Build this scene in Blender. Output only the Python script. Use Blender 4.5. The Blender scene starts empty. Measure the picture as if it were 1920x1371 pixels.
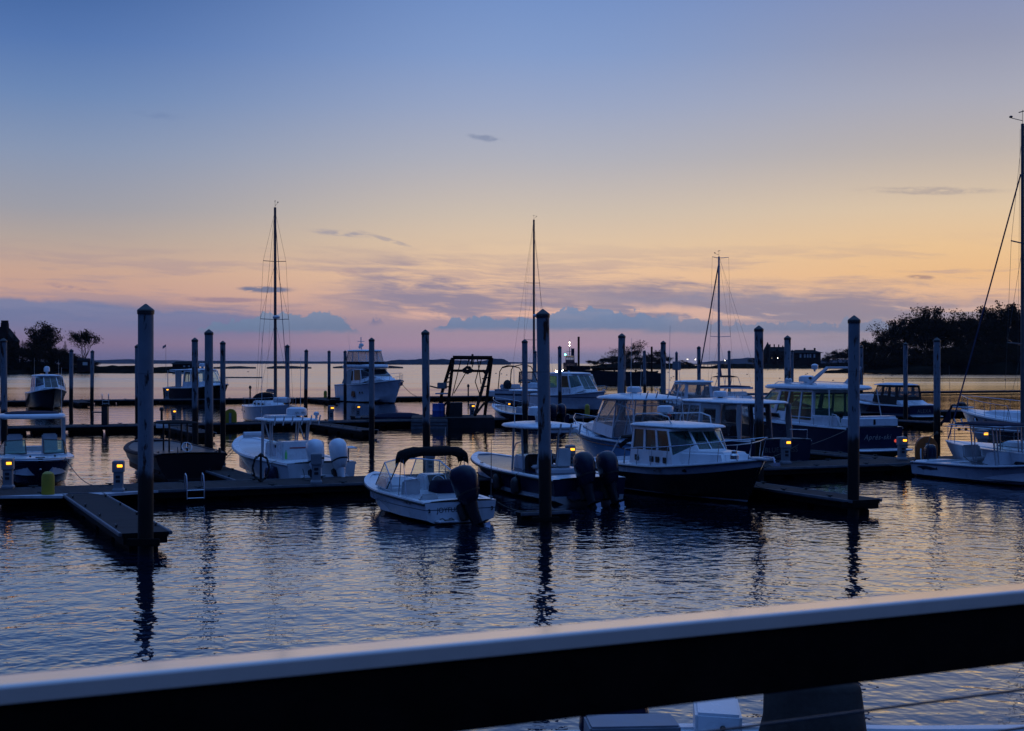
import bpy, bmesh, math, random
from mathutils import Vector, Matrix, noise as mnoise
random.seed(11)
R = math.radians
sc = bpy.context.scene
COL = sc.collection

# ------------------------------------------------------------------ camera
F, H, YH = 2667.0, 4.6, 681.0            # focal length in photo pixels, eye height over the water, horizon row
cam = bpy.data.objects.new('camera', bpy.data.cameras.new('camera'))
COL.objects.link(cam)
cam.location = (0, 0, H)
cam.rotation_euler = (R(90), 0, 0)
cam.data.lens = 50.0
cam.data.sensor_width = 36.0
cam.data.shift_y = -4.5 / 1920
cam.data.clip_start = 0.1
cam.data.clip_end = 60000
cam.data.dof.use_dof = True
cam.data.dof.focus_distance = 52.0
cam.data.dof.aperture_fstop = 6.3
sc.camera = cam

def srgb(r, g, b, a=1.0):
    f = lambda c: (c / 255 / 12.92) if c <= 10 else ((c / 255 + .055) / 1.055) ** 2.4
    return (f(r), f(g), f(b), a)

# ------------------------------------------------------------------ node helper
class S:
    """a socket that can be written in formulas"""
    def __init__(s, nt, k): s.nt, s.k = nt, k
    def m(s, op, *a, clamp=False):
        n = s.nt.nodes.new('ShaderNodeMath'); n.operation = op; n.use_clamp = clamp
        for i, v in enumerate((s,) + a):
            if isinstance(v, S): s.nt.links.new(v.k, n.inputs[i])
            else: n.inputs[i].default_value = v
        return S(s.nt, n.outputs[0])
    def __add__(s, o): return s.m('ADD', o)
    __radd__ = __add__
    def __sub__(s, o): return s.m('SUBTRACT', o)
    def __rsub__(s, o): return (s * -1) + o
    def __mul__(s, o): return s.m('MULTIPLY', o)
    __rmul__ = __mul__
    def __truediv__(s, o): return s.m('DIVIDE', o)
    def __rtruediv__(s, o): return s.m('POWER', -1.0) * o
    def mx(s, o): return s.m('MAXIMUM', o)
    def mn(s, o): return s.m('MINIMUM', o)
    def ss(s, a, b):
        n = s.nt.nodes.new('ShaderNodeMapRange'); n.interpolation_type = 'SMOOTHSTEP'
        s.nt.links.new(s.k, n.inputs[0])
        inv = a > b
        n.inputs[1].default_value, n.inputs[2].default_value = (b, a) if inv else (a, b)
        n.inputs[3].default_value, n.inputs[4].default_value = (1, 0) if inv else (0, 1)
        return S(s.nt, n.outputs[0])
    def ramp(s, stops, interp='LINEAR'):
        n = s.nt.nodes.new('ShaderNodeValToRGB'); s.nt.links.new(s.k, n.inputs[0])
        cr = n.color_ramp; cr.interpolation = interp
        while len(cr.elements) < len(stops): cr.elements.new(0.5)
        for e, (p, c) in zip(cr.elements, sorted(stops, key=lambda q: q[0])):
            e.position = p; e.color = c
        return S(s.nt, n.outputs[0])

def mixc(nt, f, a, b, blend='MIX'):
    n = nt.nodes.new('ShaderNodeMix'); n.data_type = 'RGBA'; n.blend_type = blend
    for i, v in ((0, f), (6, a), (7, b)):
        if isinstance(v, S): nt.links.new(v.k, n.inputs[i])
        else: n.inputs[i].default_value = v
    return S(nt, n.outputs[2])

def comb(nt, x, y, z):
    n = nt.nodes.new('ShaderNodeCombineXYZ')
    for i, v in enumerate((x, y, z)):
        if isinstance(v, S): nt.links.new(v.k, n.inputs[i])
        else: n.inputs[i].default_value = v
    return S(nt, n.outputs[0])

def sep(nt, v):
    n = nt.nodes.new('ShaderNodeSeparateXYZ'); nt.links.new(v.k, n.inputs[0])
    return [S(nt, n.outputs[i]) for i in range(3)]

def nz(nt, vec, scale, detail=3, rough=.55, dist=0):
    n = nt.nodes.new('ShaderNodeTexNoise')
    nt.links.new(vec.k, n.inputs['Vector'])
    n.inputs['Scale'].default_value = scale; n.inputs['Detail'].default_value = detail
    n.inputs['Roughness'].default_value = rough; n.inputs['Distortion'].default_value = dist
    return S(nt, n.outputs[0])

# ------------------------------------------------------------------ sky: dusk, afterglow low in the west (+Y, a little to the right)
SUN_EL, SUN_AZ = 0.5, 26.0
world = bpy.data.worlds.new('World'); sc.world = world
world.use_nodes = True
nt = world.node_tree
nt.nodes.clear()
tcn = nt.nodes.new('ShaderNodeTexCoord')
gx, gy, gz = sep(nt, S(nt, tcn.outputs['Generated']))
az = gx.m('ARCTAN2', gy) * (180 / math.pi)
el = gz.mx(-1.0).mn(1.0).m('ARCSINE') * (180 / math.pi)
elf = (el / 90.0).mx(0.0).mn(1.0)
def elramp(rows): return elf.ramp([(e / 90.0, srgb(*c)) for e, c in rows])
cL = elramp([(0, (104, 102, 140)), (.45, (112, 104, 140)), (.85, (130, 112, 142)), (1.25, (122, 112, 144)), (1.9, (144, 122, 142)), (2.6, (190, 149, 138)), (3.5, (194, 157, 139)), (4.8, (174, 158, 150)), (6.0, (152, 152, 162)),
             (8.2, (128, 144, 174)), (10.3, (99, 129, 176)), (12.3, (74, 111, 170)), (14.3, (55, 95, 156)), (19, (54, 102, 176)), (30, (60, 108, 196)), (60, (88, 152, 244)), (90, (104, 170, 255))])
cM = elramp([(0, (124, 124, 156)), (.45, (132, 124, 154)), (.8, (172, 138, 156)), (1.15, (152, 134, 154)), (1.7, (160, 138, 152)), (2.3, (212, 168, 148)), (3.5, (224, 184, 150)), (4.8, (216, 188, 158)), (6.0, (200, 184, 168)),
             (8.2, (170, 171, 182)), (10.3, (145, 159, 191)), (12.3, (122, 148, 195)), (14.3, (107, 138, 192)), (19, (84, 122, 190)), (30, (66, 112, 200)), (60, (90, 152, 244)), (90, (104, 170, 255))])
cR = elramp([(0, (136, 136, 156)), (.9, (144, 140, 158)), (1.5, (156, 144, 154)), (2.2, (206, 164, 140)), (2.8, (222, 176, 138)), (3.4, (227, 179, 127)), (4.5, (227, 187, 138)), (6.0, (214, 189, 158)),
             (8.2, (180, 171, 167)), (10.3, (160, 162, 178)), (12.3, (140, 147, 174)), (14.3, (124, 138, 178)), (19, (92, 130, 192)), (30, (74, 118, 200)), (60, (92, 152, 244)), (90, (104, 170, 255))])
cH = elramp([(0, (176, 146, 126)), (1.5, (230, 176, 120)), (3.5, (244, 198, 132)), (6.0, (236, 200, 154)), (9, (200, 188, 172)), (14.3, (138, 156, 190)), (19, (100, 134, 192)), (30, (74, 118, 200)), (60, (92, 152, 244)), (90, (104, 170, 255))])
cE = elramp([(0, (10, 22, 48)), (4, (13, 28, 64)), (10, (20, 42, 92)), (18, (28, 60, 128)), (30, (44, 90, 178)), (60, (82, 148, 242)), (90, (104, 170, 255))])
base = mixc(nt, az.ss(-19, 1), cL, cM)
base = mixc(nt, az.ss(1, 19), base, cR)
base = mixc(nt, az.ss(18, 30), base, cH)
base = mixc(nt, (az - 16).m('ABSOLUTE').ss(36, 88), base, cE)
# --- clouds, laid out by bearing and elevation
P2 = comb(nt, az, el, 0.0)
front = (az - 0).m('ABSOLUTE').ss(60, 35)
n_edge = nz(nt, comb(nt, az * .9, el * 1.6, 3.1), 1.25, 5, .6)
n_fine = nz(nt, comb(nt, az * .6, el * 2.2, 7.7), 2.6, 5, .6)
v = el + az * .058
warp = nz(nt, comb(nt, az * .2, el * .9, 1.3), 1.0, 3, .5)
n_str = nz(nt, comb(nt, az * .16 + warp * .7, v * 1.25 + warp * .7, 5.0), 1.1, 6, .64)
n_str2 = nz(nt, comb(nt, az * .12, (el + az * .03) * 1.3 + warp * .6, 9.0), 1.3, 6, .64)
n_big = nz(nt, comb(nt, az * .16, v * .8, 13.0), 1.0, 2, .5)
# faint streaks, left and high right
m2 = n_str2.ss(.47, .63) * el.ss(1.9, 2.5) * el.ss(5.4, 3.0)
c = mixc(nt, m2 * front * .5, base, srgb(150, 134, 150))
# mauve bank that thickens to the right, its ragged top sloping down to the right
top = v + (n_fine - .5) * .5 + (n_edge - .5) * .6 + (n_str - .5) * 1.5
m3 = az.ss(-2, 6) * el.ss(1.45, 1.9) * top.ss(3.55, 2.85)
c = mixc(nt, m3 * front * .92, c, mixc(nt, az.ss(6, 22), srgb(134, 131, 154), srgb(143, 138, 152)))
# streaks that slope down to the right, from the centre over the bank
m1 = n_str.ss(.41, .60) * v.ss(1.3, 2.0) * (v + (n_big - .5) * 1.5).ss(4.3, 3.2) * az.ss(-9.5, -4)
m1 = m1 * (1.0 - az.ss(12, 22) * .55)
c = mixc(nt, m1 * front * .96, c, mixc(nt, az.ss(-6, 16), srgb(138, 128, 150), srgb(142, 132, 148)))
# peach gaps under the bank
m3b = n_str.ss(.52, .40) * el.ss(1.6, 1.85) * (el + (n_edge - .5) * .5).ss(2.5, 2.05) * az.ss(-6, -2)
c = mixc(nt, m3b * front * .9, c, mixc(nt, az.ss(0, 14), srgb(220, 172, 152), srgb(204, 168, 154)))
# blue-grey bank low on the left
top = el + (n_edge - .5) * .4 + (n_str - .5) * .7 + (az + 19.5) * .065
m4 = top.ss(2.65, 2.35) * el.ss(.7, 1.5) * az.ss(-7.0, -11.0)
c = mixc(nt, m4 * front * .95, c, mixc(nt, el.ss(1.0, 2.4), srgb(116, 113, 150), srgb(114, 122, 158)))
m5 = n_str2.ss(.46, .58) * el.ss(1.3, 1.7) * el.ss(2.6, 2.0) * az.ss(-7, -10.5)
c = mixc(nt, m5 * front * .5, c, srgb(100, 112, 152))
# heaped clouds with flat feet
bump = nz(nt, comb(nt, az * 1.1, el * 1.0, 4.4), 1.7, 5, .6)
def heap(c, a0, a1, foot, stops, col, k=1.0):
    prof = ((az - a0) / (a1 - a0)).mx(0.0).mn(1.0).ramp([(p, (h / 3, h / 3, h / 3, 1)) for p, h in stops])
    d = prof * 3.0 + (bump - .5) * 1.1 - el
    m = d.ss(-.02, .07) * (el + (n_fine - .5) * .25).ss(foot - .12, foot + .16) * az.ss(a0 - .2, a0 + .5) * az.ss(a1 + .3, a1 - .6)
    return mixc(nt, m * front * k, c, mixc(nt, el.ss(foot, foot + 1.0) * .6 + bump * .4, srgb(*[q - 12 for q in col]), srgb(*[q + 6 for q in col])))
c = heap(c, -12.6, -6.0, 1.22, [(0, 1.2), (.12, 1.62), (.3, 1.75), (.45, 2.1), (.62, 1.95), (.8, 2.1), (.92, 1.75), (1, 1.2)], (108, 128, 160), .9)
c = heap(c, -3.3, 6.5, 1.32, [(0, 1.3), (.1, 1.76), (.25, 1.9), (.45, 1.8), (.55, 2.25), (.65, 2.3), (.78, 2.05), (1, 1.85)], (108, 129, 164), .9)
c = heap(c, 5.2, 15.5, 1.2, [(0, 1.75), (.2, 1.8), (.4, 1.55), (.55, 1.68), (.75, 1.6), (.9, 1.72), (1, 1.3)], (116, 131, 162), .8)
c = heap(c, -6.0, -5.1, 1.55, [(0, 1.5), (.5, 1.8), (1, 1.55)], (112, 118, 154), .8)
# single small clouds and wisps
def wisp(c, a, e, sa, se, slope, col, k, nlo=.35, nhi=.6):
    da = (az - a) / sa
    de = (el - e - (az - a) * slope + (warp - .5) * .25) / se
    g = (da * da + de * de + (n_edge - .5) * 1.6) * -1
    m = g.m('EXPONENT').ss(.2, .8) * n_fine.ss(nlo, nhi)
    return mixc(nt, m * k, c, srgb(*col))
c = wisp(c, -9.85, 2.93, 1.15, .13, -.02, (104, 112, 142), .95, .36, .5)
c = wisp(c, -1.05, 9.0, .75, .16, -.12, (118, 130, 160), .7)
c = wisp(c, -7.0, 5.2, 1.3, .14, -.09, (152, 146, 158), .8)
c = wisp(c, -5.0, 4.95, 1.1, .1, -.3, (160, 150, 156), .7)
c = wisp(c, 16.4, 6.65, 2.8, .16, -.05, (172, 158, 152), .8, .3, .6)
c = wisp(c, 16.0, 3.33, .55, .09, -.03, (158, 128, 124), .8, .32, .55)
c = wisp(c, -17.3, 2.9, 1.0, .13, -.18, (158, 132, 142), .75)
c = wisp(c, -6.6, 3.6, .5, .16, -.1, (168, 140, 146), .6)
c = wisp(c, -14.0, 9.6, 1.1, .15, -.05, (104, 126, 168), .5)
c = wisp(c, -11.4, 2.5, 1.7, .12, 0, (142, 122, 142), .75, .2, .45)
# a physical sky under the painted afterglow keeps the rest of the dome believable
sky = nt.nodes.new('ShaderNodeTexSky'); sky.sky_type = 'NISHITA'; sky.sun_disc = False
sky.sun_elevation = R(SUN_EL); sky.sun_rotation = R(SUN_AZ); sky.altitude = 5
bg0 = nt.nodes.new('ShaderNodeBackground'); bg0.inputs[1].default_value = 0.0012
nt.links.new(sky.outputs[0], bg0.inputs[0])
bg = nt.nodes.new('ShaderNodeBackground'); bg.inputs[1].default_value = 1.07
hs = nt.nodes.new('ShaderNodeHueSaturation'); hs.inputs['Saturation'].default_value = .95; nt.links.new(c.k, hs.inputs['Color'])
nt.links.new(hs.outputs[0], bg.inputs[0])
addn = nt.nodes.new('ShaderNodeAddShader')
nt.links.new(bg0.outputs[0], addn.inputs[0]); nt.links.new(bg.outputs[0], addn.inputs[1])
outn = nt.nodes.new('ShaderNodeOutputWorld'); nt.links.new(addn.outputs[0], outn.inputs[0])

sun = bpy.data.objects.new('sun', bpy.data.lights.new('sun', 'SUN'))
COL.objects.link(sun)
sun.data.energy = 0.05; sun.data.angle = R(12); sun.data.color = (1.0, .72, .45)
sun.rotation_euler = (R(90 - 3), 0, R(180 - SUN_AZ))

vs = sc.view_settings
vs.view_transform = 'Standard'; vs.look = 'None'; vs.exposure = 0.0; vs.gamma = 1.0; vs.use_curve_mapping = False
world.cycles.sampling_method = 'MANUAL'; world.cycles.sample_map_resolution = 256
sc.cycles.max_bounces = 8; sc.cycles.transparent_max_bounces = 12
sc.cycles.caustics_reflective = False; sc.cycles.caustics_refractive = False
sc.cycles.sample_clamp_indirect = 4.0
# ------------------------------------------------------------------ places: a photo pixel on a level plane -> metres
def W(px, py, z=0.0):
    s = (py - YH) / (H - z)
    return Vector(((px - 960) / s, F / s, z))
def D(px, d, z=0.0): return Vector(((px - 960) * d / F, d, z))
def Z(py, d): return H - (py - YH) * d / F
U = Vector((-.41, .912, 0))               # the way the finger docks run, away from the shore
V = Vector((.912, .41, 0))                # the way the main docks run
A_U, A_D = math.degrees(math.atan2(U.y, U.x)), math.degrees(math.atan2(-U.y, -U.x))

# ------------------------------------------------------------------ materials
def P(name, col, rough=.5, var=.12, scale=3.0, metal=0.0, bump=0.0, spec=.5, emit=None, coat=0.0, dirt=None):
    m = bpy.data.materials.new(name); m.use_nodes = True
    t = m.node_tree; b = t.nodes['Principled BSDF']
    b.inputs['Metallic'].default_value = metal
    b.inputs['Specular IOR Level'].default_value = spec
    if coat: b.inputs['Coat Weight'].default_value = coat; b.inputs['Coat Roughness'].default_value = .13; b.inputs['Coat IOR'].default_value = 2.7 if coat == 1.0 else 1.5
    tc = t.nodes.new('ShaderNodeTexCoord'); o = S(t, tc.outputs['Object'])
    n = nz(t, o, scale, 4, .6)
    lo = tuple(q * (1 - var) for q in col[:3]) + (1,); hi = tuple(min(1, q * (1 + var)) for q in col[:3]) + (1,)
    cc = mixc(t, n.ss(.3, .7), lo, hi)
    if dirt:
        d = nz(t, o, dirt[1], 5, .65)
        cc = mixc(t, d.ss(dirt[2], dirt[2] + .12), cc, tuple(dirt[0]) + (1,))
    t.links.new(cc.k, b.inputs['Base Color'])
    r = n * .16 + (rough - .08)
    t.links.new(r.mx(0.02).k, b.inputs['Roughness'])
    if bump:
        bn = t.nodes.new('ShaderNodeBump'); bn.inputs['Strength'].default_value = .6; bn.inputs['Distance'].default_value = bump
        t.links.new(nz(t, o, scale * 6, 4).k, bn.inputs['Height']); t.links.new(bn.outputs[0], b.inputs['Normal'])
    if emit:
        b.inputs['Emission Color'].default_value = emit[0] + (1,); b.inputs['Emission Strength'].default_value = emit[1]
    return m

def hullpaint(name, top, bottom, stripe, z0=.06, z1=.14, band=None, rough=.22):
    """topsides, boot stripe and bottom paint, split by height over the water; band = (z_lo, z_hi, colour)"""
    m = P(name, top, rough, .1, 1.5, spec=.5 if top[0] > .2 else .22)
    t = m.node_tree; b = t.nodes['Principled BSDF']
    src = b.inputs['Base Color'].links[0].from_socket
    tc = t.nodes.new('ShaderNodeTexCoord'); x, y, z = sep(t, S(t, tc.outputs['Object']))
    n = nz(t, S(t, tc.outputs['Object']), 1.1, 5, .65)
    cc = S(t, src)
    drip = nz(t, comb(t, x * 5, y * 5, z * .5), 1.0, 4)
    cc = mixc(t, drip.ss(.55, .75) * z.ss(.7, .15) * .3, cc, (.05, .045, .03, 1))     # waterline scum
    if band: cc = mixc(t, z.ss(band[0] - .004, band[0]) * z.ss(band[1] + .004, band[1]), cc, tuple(band[2]) + (1,))
    cc = mixc(t, z.ss(z1 + .006, z1), cc, tuple(stripe) + (1,))
    cc = mixc(t, (z + (n - .5) * .015).ss(z0 + .006, z0), cc, tuple(bottom) + (1,))
    t.links.new(cc.k, b.inputs['Base Color'])
    return m

def glassmat(name, tint, refl=.9, dirty=.0):
    m = bpy.data.materials.new(name); m.use_nodes = True
    t = m.node_tree; t.nodes.clear()
    tr = t.nodes.new('ShaderNodeBsdfTransparent'); tr.inputs[0].default_value = tint + (1,)
    gl = t.nodes.new('ShaderNodeBsdfGlossy'); gl.inputs['Roughness'].default_value = .04; gl.inputs[0].default_value = (refl, refl, refl, 1)
    ge = t.nodes.new('ShaderNodeNewGeometry'); dt_ = t.nodes.new('ShaderNodeVectorMath'); dt_.operation = 'DOT_PRODUCT'
    t.links.new(ge.outputs['Normal'], dt_.inputs[0]); t.links.new(ge.outputs['Incoming'], dt_.inputs[1])
    k_ = 1.0 - S(t, dt_.outputs['Value']).m('ABSOLUTE'); fr = k_.m('POWER', 5.0) * .92 + .05       # Schlick, the same from both sides
    mx = t.nodes.new('ShaderNodeMixShader')
    t.links.new(fr.k, mx.inputs[0]); t.links.new(tr.outputs[0], mx.inputs[1]); t.links.new(gl.outputs[0], mx.inputs[2])
    last = mx
    if dirty:
        df = t.nodes.new('ShaderNodeBsdfDiffuse'); df.inputs[0].default_value = (.6, .6, .6, 1)
        m2 = t.nodes.new('ShaderNodeMixShader')
        tc = t.nodes.new('ShaderNodeTexCoord'); n = nz(t, S(t, tc.outputs['Object']), 2.0, 4)
        t.links.new((n * dirty).k, m2.inputs[0]); t.links.new(mx.outputs[0], m2.inputs[1]); t.links.new(df.outputs[0], m2.inputs[2]); last = m2
    o = t.nodes.new('ShaderNodeOutputMaterial'); t.links.new(last.outputs[0], o.inputs[0])
    return m

M = dict(
    gel=P('white_gelcoat', (.56, .58, .60), .28, .08, 1.2), gel_dull=P('weathered_gelcoat', (.5, .5, .5), .5, .12, 2),
    cream=P('cream_gelcoat', (.6, .57, .5), .35, .08, 1.5), liner=P('deck_liner', (.55, .56, .55), .6, .1, 4),
    navy=P('navy_paint', (.008, .012, .035), .18, .1, 1), black=P('black_plastic', (.009, .009, .010), .5, .2, 6),
    rubber=P('black_rubber', (.01, .01, .01), .8, .2, 6), canvas_b=P('black_canvas', (.006, .006, .008), .9, .25, 8, bump=.01, spec=.1),
    canvas_n=P('navy_canvas', (.010, .012, .03), .9, .2, 6, bump=.01, spec=.15), canvas_t=P('taupe_canvas', (.038, .031, .028), .9, .2, 4, bump=.015, spec=.1),
    canvas_g=P('grey_canvas', (.3, .28, .27), .85, .12, 3, bump=.008), canvas_w=P('white_canvas', (.5, .5, .52), .85, .12, 3, bump=.008),
    steel=P('stainless_steel', (.5, .51, .53), .22, .1, 8, metal=1.0), alu=P('anodised_tube', (.42, .43, .45), .35, .1, 8, metal=.9),
    mast=P('dark_mast_alloy', (.07, .075, .085), .4, .12, 2, metal=.3), mast_l=P('pale_mast_alloy', (.36, .38, .42), .38, .1, 2, metal=.6),
    wire=P('rigging_wire', (.05, .05, .055), .4, .1, 4, metal=.4), rope=P('mooring_rope', (.12, .1, .08), .9, .3, 30),
    cowl=P('engine_cowl_paint', (.008, .011, .028), .2, .1, 2, coat=0.0, spec=.3), cowl_w=P('white_engine_cowl', (.62, .64, .66), .2, .06, 2, coat=.4), eng=P('engine_leg_paint', (.006, .007, .012), .5, .15, 4, spec=.2),
    seat=P('white_vinyl', (.5, .51, .5), .5, .1, 3), teak=P('teak', (.12, .06, .03), .55, .3, 5), maroon=P('maroon_paint', (.016, .005, .006), .6, .2, 1.5, spec=.12),
    wood=P('weathered_dock_plank', (.085, .072, .068), .85, .35, 2.5, bump=.02), woodedge=P('rub_strip', (.085, .09, .105), .6, .25, 3), floatb=P('float_black', (.006, .006, .006), .8, .3, 3, spec=.1),
    gusset=P('pale_dock_plate', (.34, .35, .38), .5, .15, 3), plasto=P('pedestal_plastic', (.17, .18, .20), .5, .1, 3),
    yellow=P('yellow_plastic', (.30, .23, .008), .55, .12, 2), orange=P('orange_plastic', (.34, .09, .015), .5, .12, 2),
    glow=P('pedestal_lamp_lens', (.6, .35, .05), .4, .05, 4, emit=((1.0, .40, .02), 2.6)), glow_w=P('white_lamp', (.8, .8, .8), .4, .05, 4, emit=((1.0, .86, .62), 20.0)),
    flood=P('flood_lamp', (.8, .7, .5), .4, .05, 4, emit=((1.0, .68, .36), 60.0)), green=P('green_lamp', (.1, .6, .4), .4, .05, 4, emit=((.15, 1.0, .7), 12.0)), red=P('red_lamp', (.4, .01, .01), .4, .05, 4, emit=((1.0, .1, .05), .6)),
    redp=P('red_plastic', (.3, .01, .012), .4, .1, 4),
    glass=glassmat('clear_glass', (.90, .95, .93)), glass_g=glassmat('green_tinted_glass', (.52, .68, .63)), glass_t=glassmat('teal_tinted_glass', (.34, .56, .52)), glass_d=glassmat('dark_tinted_glass', (.06, .07, .08)), vinyl=glassmat('clear_vinyl_curtain', (.88, .87, .86), .5, .18),
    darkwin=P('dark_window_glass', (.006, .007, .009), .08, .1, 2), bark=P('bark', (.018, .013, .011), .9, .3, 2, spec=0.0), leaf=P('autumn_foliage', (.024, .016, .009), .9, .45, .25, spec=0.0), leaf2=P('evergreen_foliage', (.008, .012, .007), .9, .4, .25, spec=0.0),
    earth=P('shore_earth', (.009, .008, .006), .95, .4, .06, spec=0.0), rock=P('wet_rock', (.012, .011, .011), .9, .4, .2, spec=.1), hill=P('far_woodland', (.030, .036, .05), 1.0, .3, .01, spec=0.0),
    rust=P('rusty_steel', (.022, .012, .009), .85, .4, 1.5, spec=.1), hullblack=P('black_barge_steel', (.012, .013, .017), .7, .35, .5, spec=.15), brick=P('dark_brick', (.022, .016, .016), .9, .3, .4, spec=0.0), slate=P('slate_roof', (.014, .015, .018), .9, .3, .4, spec=.05),
    railwood=P('stained_handrail_wood', (.007, .004, .0028), .85, .5, 6, bump=.004, spec=.08), railcap=P('cream_rail_cap', (.80, .60, .43), .2, .06, 5, spec=.5, coat=1.0), letter=P('dark_lettering', (.015, .015, .02), .5, .1, 3), letter_l=P('silver_lettering', (.22, .21, .2), .4, .1, 3), letter_g=P('dull_grey_lettering', (.10, .095, .09), .5, .1, 3),
    blueacc=P('blue_stripe', (.03, .1, .35), .4, .1, 3), sailblue=P('sail_cover', (.025, .035, .09), .85, .2, 4), lime=P('lime_bottle', (.12, .5, .12), .4, .1, 4), buoyb=P('dark_buoy', (.02, .025, .04), .5, .2, 4), conc=P('grey_float_side', (.12, .11, .11), .8, .25, 2),
)
BOT = (.015, .01, .01)

# ------------------------------------------------------------------ mesh builder
class MB:
    def __init__(s): s.v, s.f, s.k = [], [], []; s.mi = 0
    def add(s, vs_, fs):
        o = len(s.v); s.v += [tuple(p) for p in vs_]
        for f in fs: s.f.append(tuple(i + o for i in f)); s.k.append(s.mi)
        return s
    def box(s, x0, x1, y0, y1, z0, z1):
        vs_ = [(x, y, z) for z in (z0, z1) for x, y in ((x0, y0), (x1, y0), (x1, y1), (x0, y1))]
        return s.add(vs_, [(3, 2, 1, 0), (4, 5, 6, 7), (0, 1, 5, 4), (1, 2, 6, 5), (2, 3, 7, 6), (3, 0, 4, 7)])
    def loft(s, rings, caps=True, closed=True):
        n = len(rings[0]); vs_ = [p for r in rings for p in r]; fs = []
        for a in range(len(rings) - 1):
            for i in range(n if closed else n - 1):
                j = (i + 1) % n
                fs.append((a * n + i, a * n + j, (a + 1) * n + j, (a + 1) * n + i))
        if caps and closed:
            fs.append(tuple(reversed(range(n)))); fs.append(tuple(range((len(rings) - 1) * n, len(rings) * n)))
        return s.add(vs_, fs)
    def tube(s, pts, r, n=6, r1=None):
        pts = [Vector(p) for p in pts]; rings = []
        t0 = (pts[1] - pts[0]).normalized()
        up = Vector((0, 0, 1)) if abs(t0.z) < .9 else Vector((1, 0, 0))
        a = t0.cross(up).normalized()
        for i, p in enumerate(pts):
            t = (pts[min(i + 1, len(pts) - 1)] - pts[max(i - 1, 0)]).normalized()
            a = (a - t * a.dot(t)).normalized(); b = t.cross(a)
            rr = r if r1 is None else r + (r1 - r) * i / (len(pts) - 1)
            rings.append([p + (a * math.cos(q) + b * math.sin(q)) * rr for q in (2 * math.pi * k / n for k in range(n))])
        return s.loft(rings)
    def lathe(s, prof, n=16, c=(0, 0, 0)):
        return s.loft([[(c[0] + r * math.cos(q), c[1] + r * math.sin(q), c[2] + z) for q in (2 * math.pi * k / n for k in range(n))] for r, z in prof])
    def ell(s, c, r, n=10, m=7):
        return s.loft([[(c[0] + r[0] * math.sin(t) * math.cos(q), c[1] + r[1] * math.sin(t) * math.sin(q), c[2] - r[2] * math.cos(t)) for q in (2 * math.pi * k / n for k in range(n))] for t in (math.pi * (i + .02) / (m + .04) for i in range(m + 1))])
    def prism(s, poly, z0, z1, axis='z'):
        g = {'z': lambda p, h: (p[0], p[1], h), 'y': lambda p, h: (p[0], h, p[1]), 'x': lambda p, h: (h, p[0], p[1])}[axis]
        return s.loft([[g(p, z0) for p in poly], [g(p, z1) for p in poly]])
    def slab(s, x0, x1, w0, w1, z, th, crown=.05, pw=4, n=36, droop=0.0, y0=0.0):
        """a roof: rounded plan x0..x1, half width w0 aft to w1 forward, domed top"""
        cx, hx = (x0 + x1) / 2, (x1 - x0) / 2
        def ring(k, zz):
            o = []
            for i in range(n):
                q = 2 * math.pi * i / n; ct, st = math.cos(q), math.sin(q)
                ux = math.copysign(abs(ct) ** (2 / pw), ct); uy = math.copysign(abs(st) ** (2 / pw), st)
                w = w0 + (w1 - w0) * (ux + 1) / 2
                o.append((cx + hx * ux * k, y0 + w * uy * k, z + zz - droop * ((ux * k) ** 2) + crown * (1 - k * k)))
            return o
        return s.loft([ring(.45, 0), ring(.94, 0), ring(1, th * .35), ring(1, th * .65), ring(.95, th), ring(.7, th), ring(.4, th)])
    def panel(s, p00, p10, p11, p01, holes=(), th=.05):
        """a flat wall with rectangular openings (u0, v0, u1, v1); thickness goes inward"""
        p00, p10, p11, p01 = map(Vector, (p00, p10, p11, p01))
        nrm = (p10 - p00).cross(p01 - p00).normalized() * -th
        us = sorted({0, 1, *[h[0] for h in holes], *[h[2] for h in holes]}); vs2 = sorted({0, 1, *[h[1] for h in holes], *[h[3] for h in holes]})
        at = lambda u, w: (p00.lerp(p10, u)).lerp(p01.lerp(p11, u), w)
        solid = lambda i, j: 0 <= i < len(us) - 1 and 0 <= j < len(vs2) - 1 and not any(h[0] <= us[i] and us[i + 1] <= h[2] and h[1] <= vs2[j] and vs2[j + 1] <= h[3] for h in holes)
        idx = {}; vv = []; ff = []
        def g(i, j, b):
            if (i, j, b) not in idx: idx[(i, j, b)] = len(vv); vv.append(at(us[i], vs2[j]) + nrm * b)
            return idx[(i, j, b)]
        for i in range(len(us) - 1):
            for j in range(len(vs2) - 1):
                if not solid(i, j): continue
                ff.append((g(i, j, 0), g(i + 1, j, 0), g(i + 1, j + 1, 0), g(i, j + 1, 0)))
                ff.append((g(i, j + 1, 1), g(i + 1, j + 1, 1), g(i + 1, j, 1), g(i, j, 1)))
                for di, dj, a, b in ((-1, 0, (i, j + 1), (i, j)), (1, 0, (i + 1, j), (i + 1, j + 1)), (0, -1, (i, j), (i + 1, j)), (0, 1, (i + 1, j + 1), (i, j + 1))):
                    if not solid(i + di, j + dj): ff.append((g(*a, 0), g(*a, 1), g(*b, 1), g(*b, 0)))
        s.add(vv, ff)
        return [[at(h[0], h[1]), at(h[2], h[1]), at(h[2], h[3]), at(h[0], h[3]), nrm] for h in holes]
    def pane(s, q, th=.012, sink=.5, grow=.0):
        a, b, c_, d, nrm = q
        n1 = nrm.normalized()
        base = nrm * sink
        return s.loft([[p + base - n1 * th / 2 for p in (a, b, c_, d)], [p + base + n1 * th / 2 for p in (a, b, c_, d)]])
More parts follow.
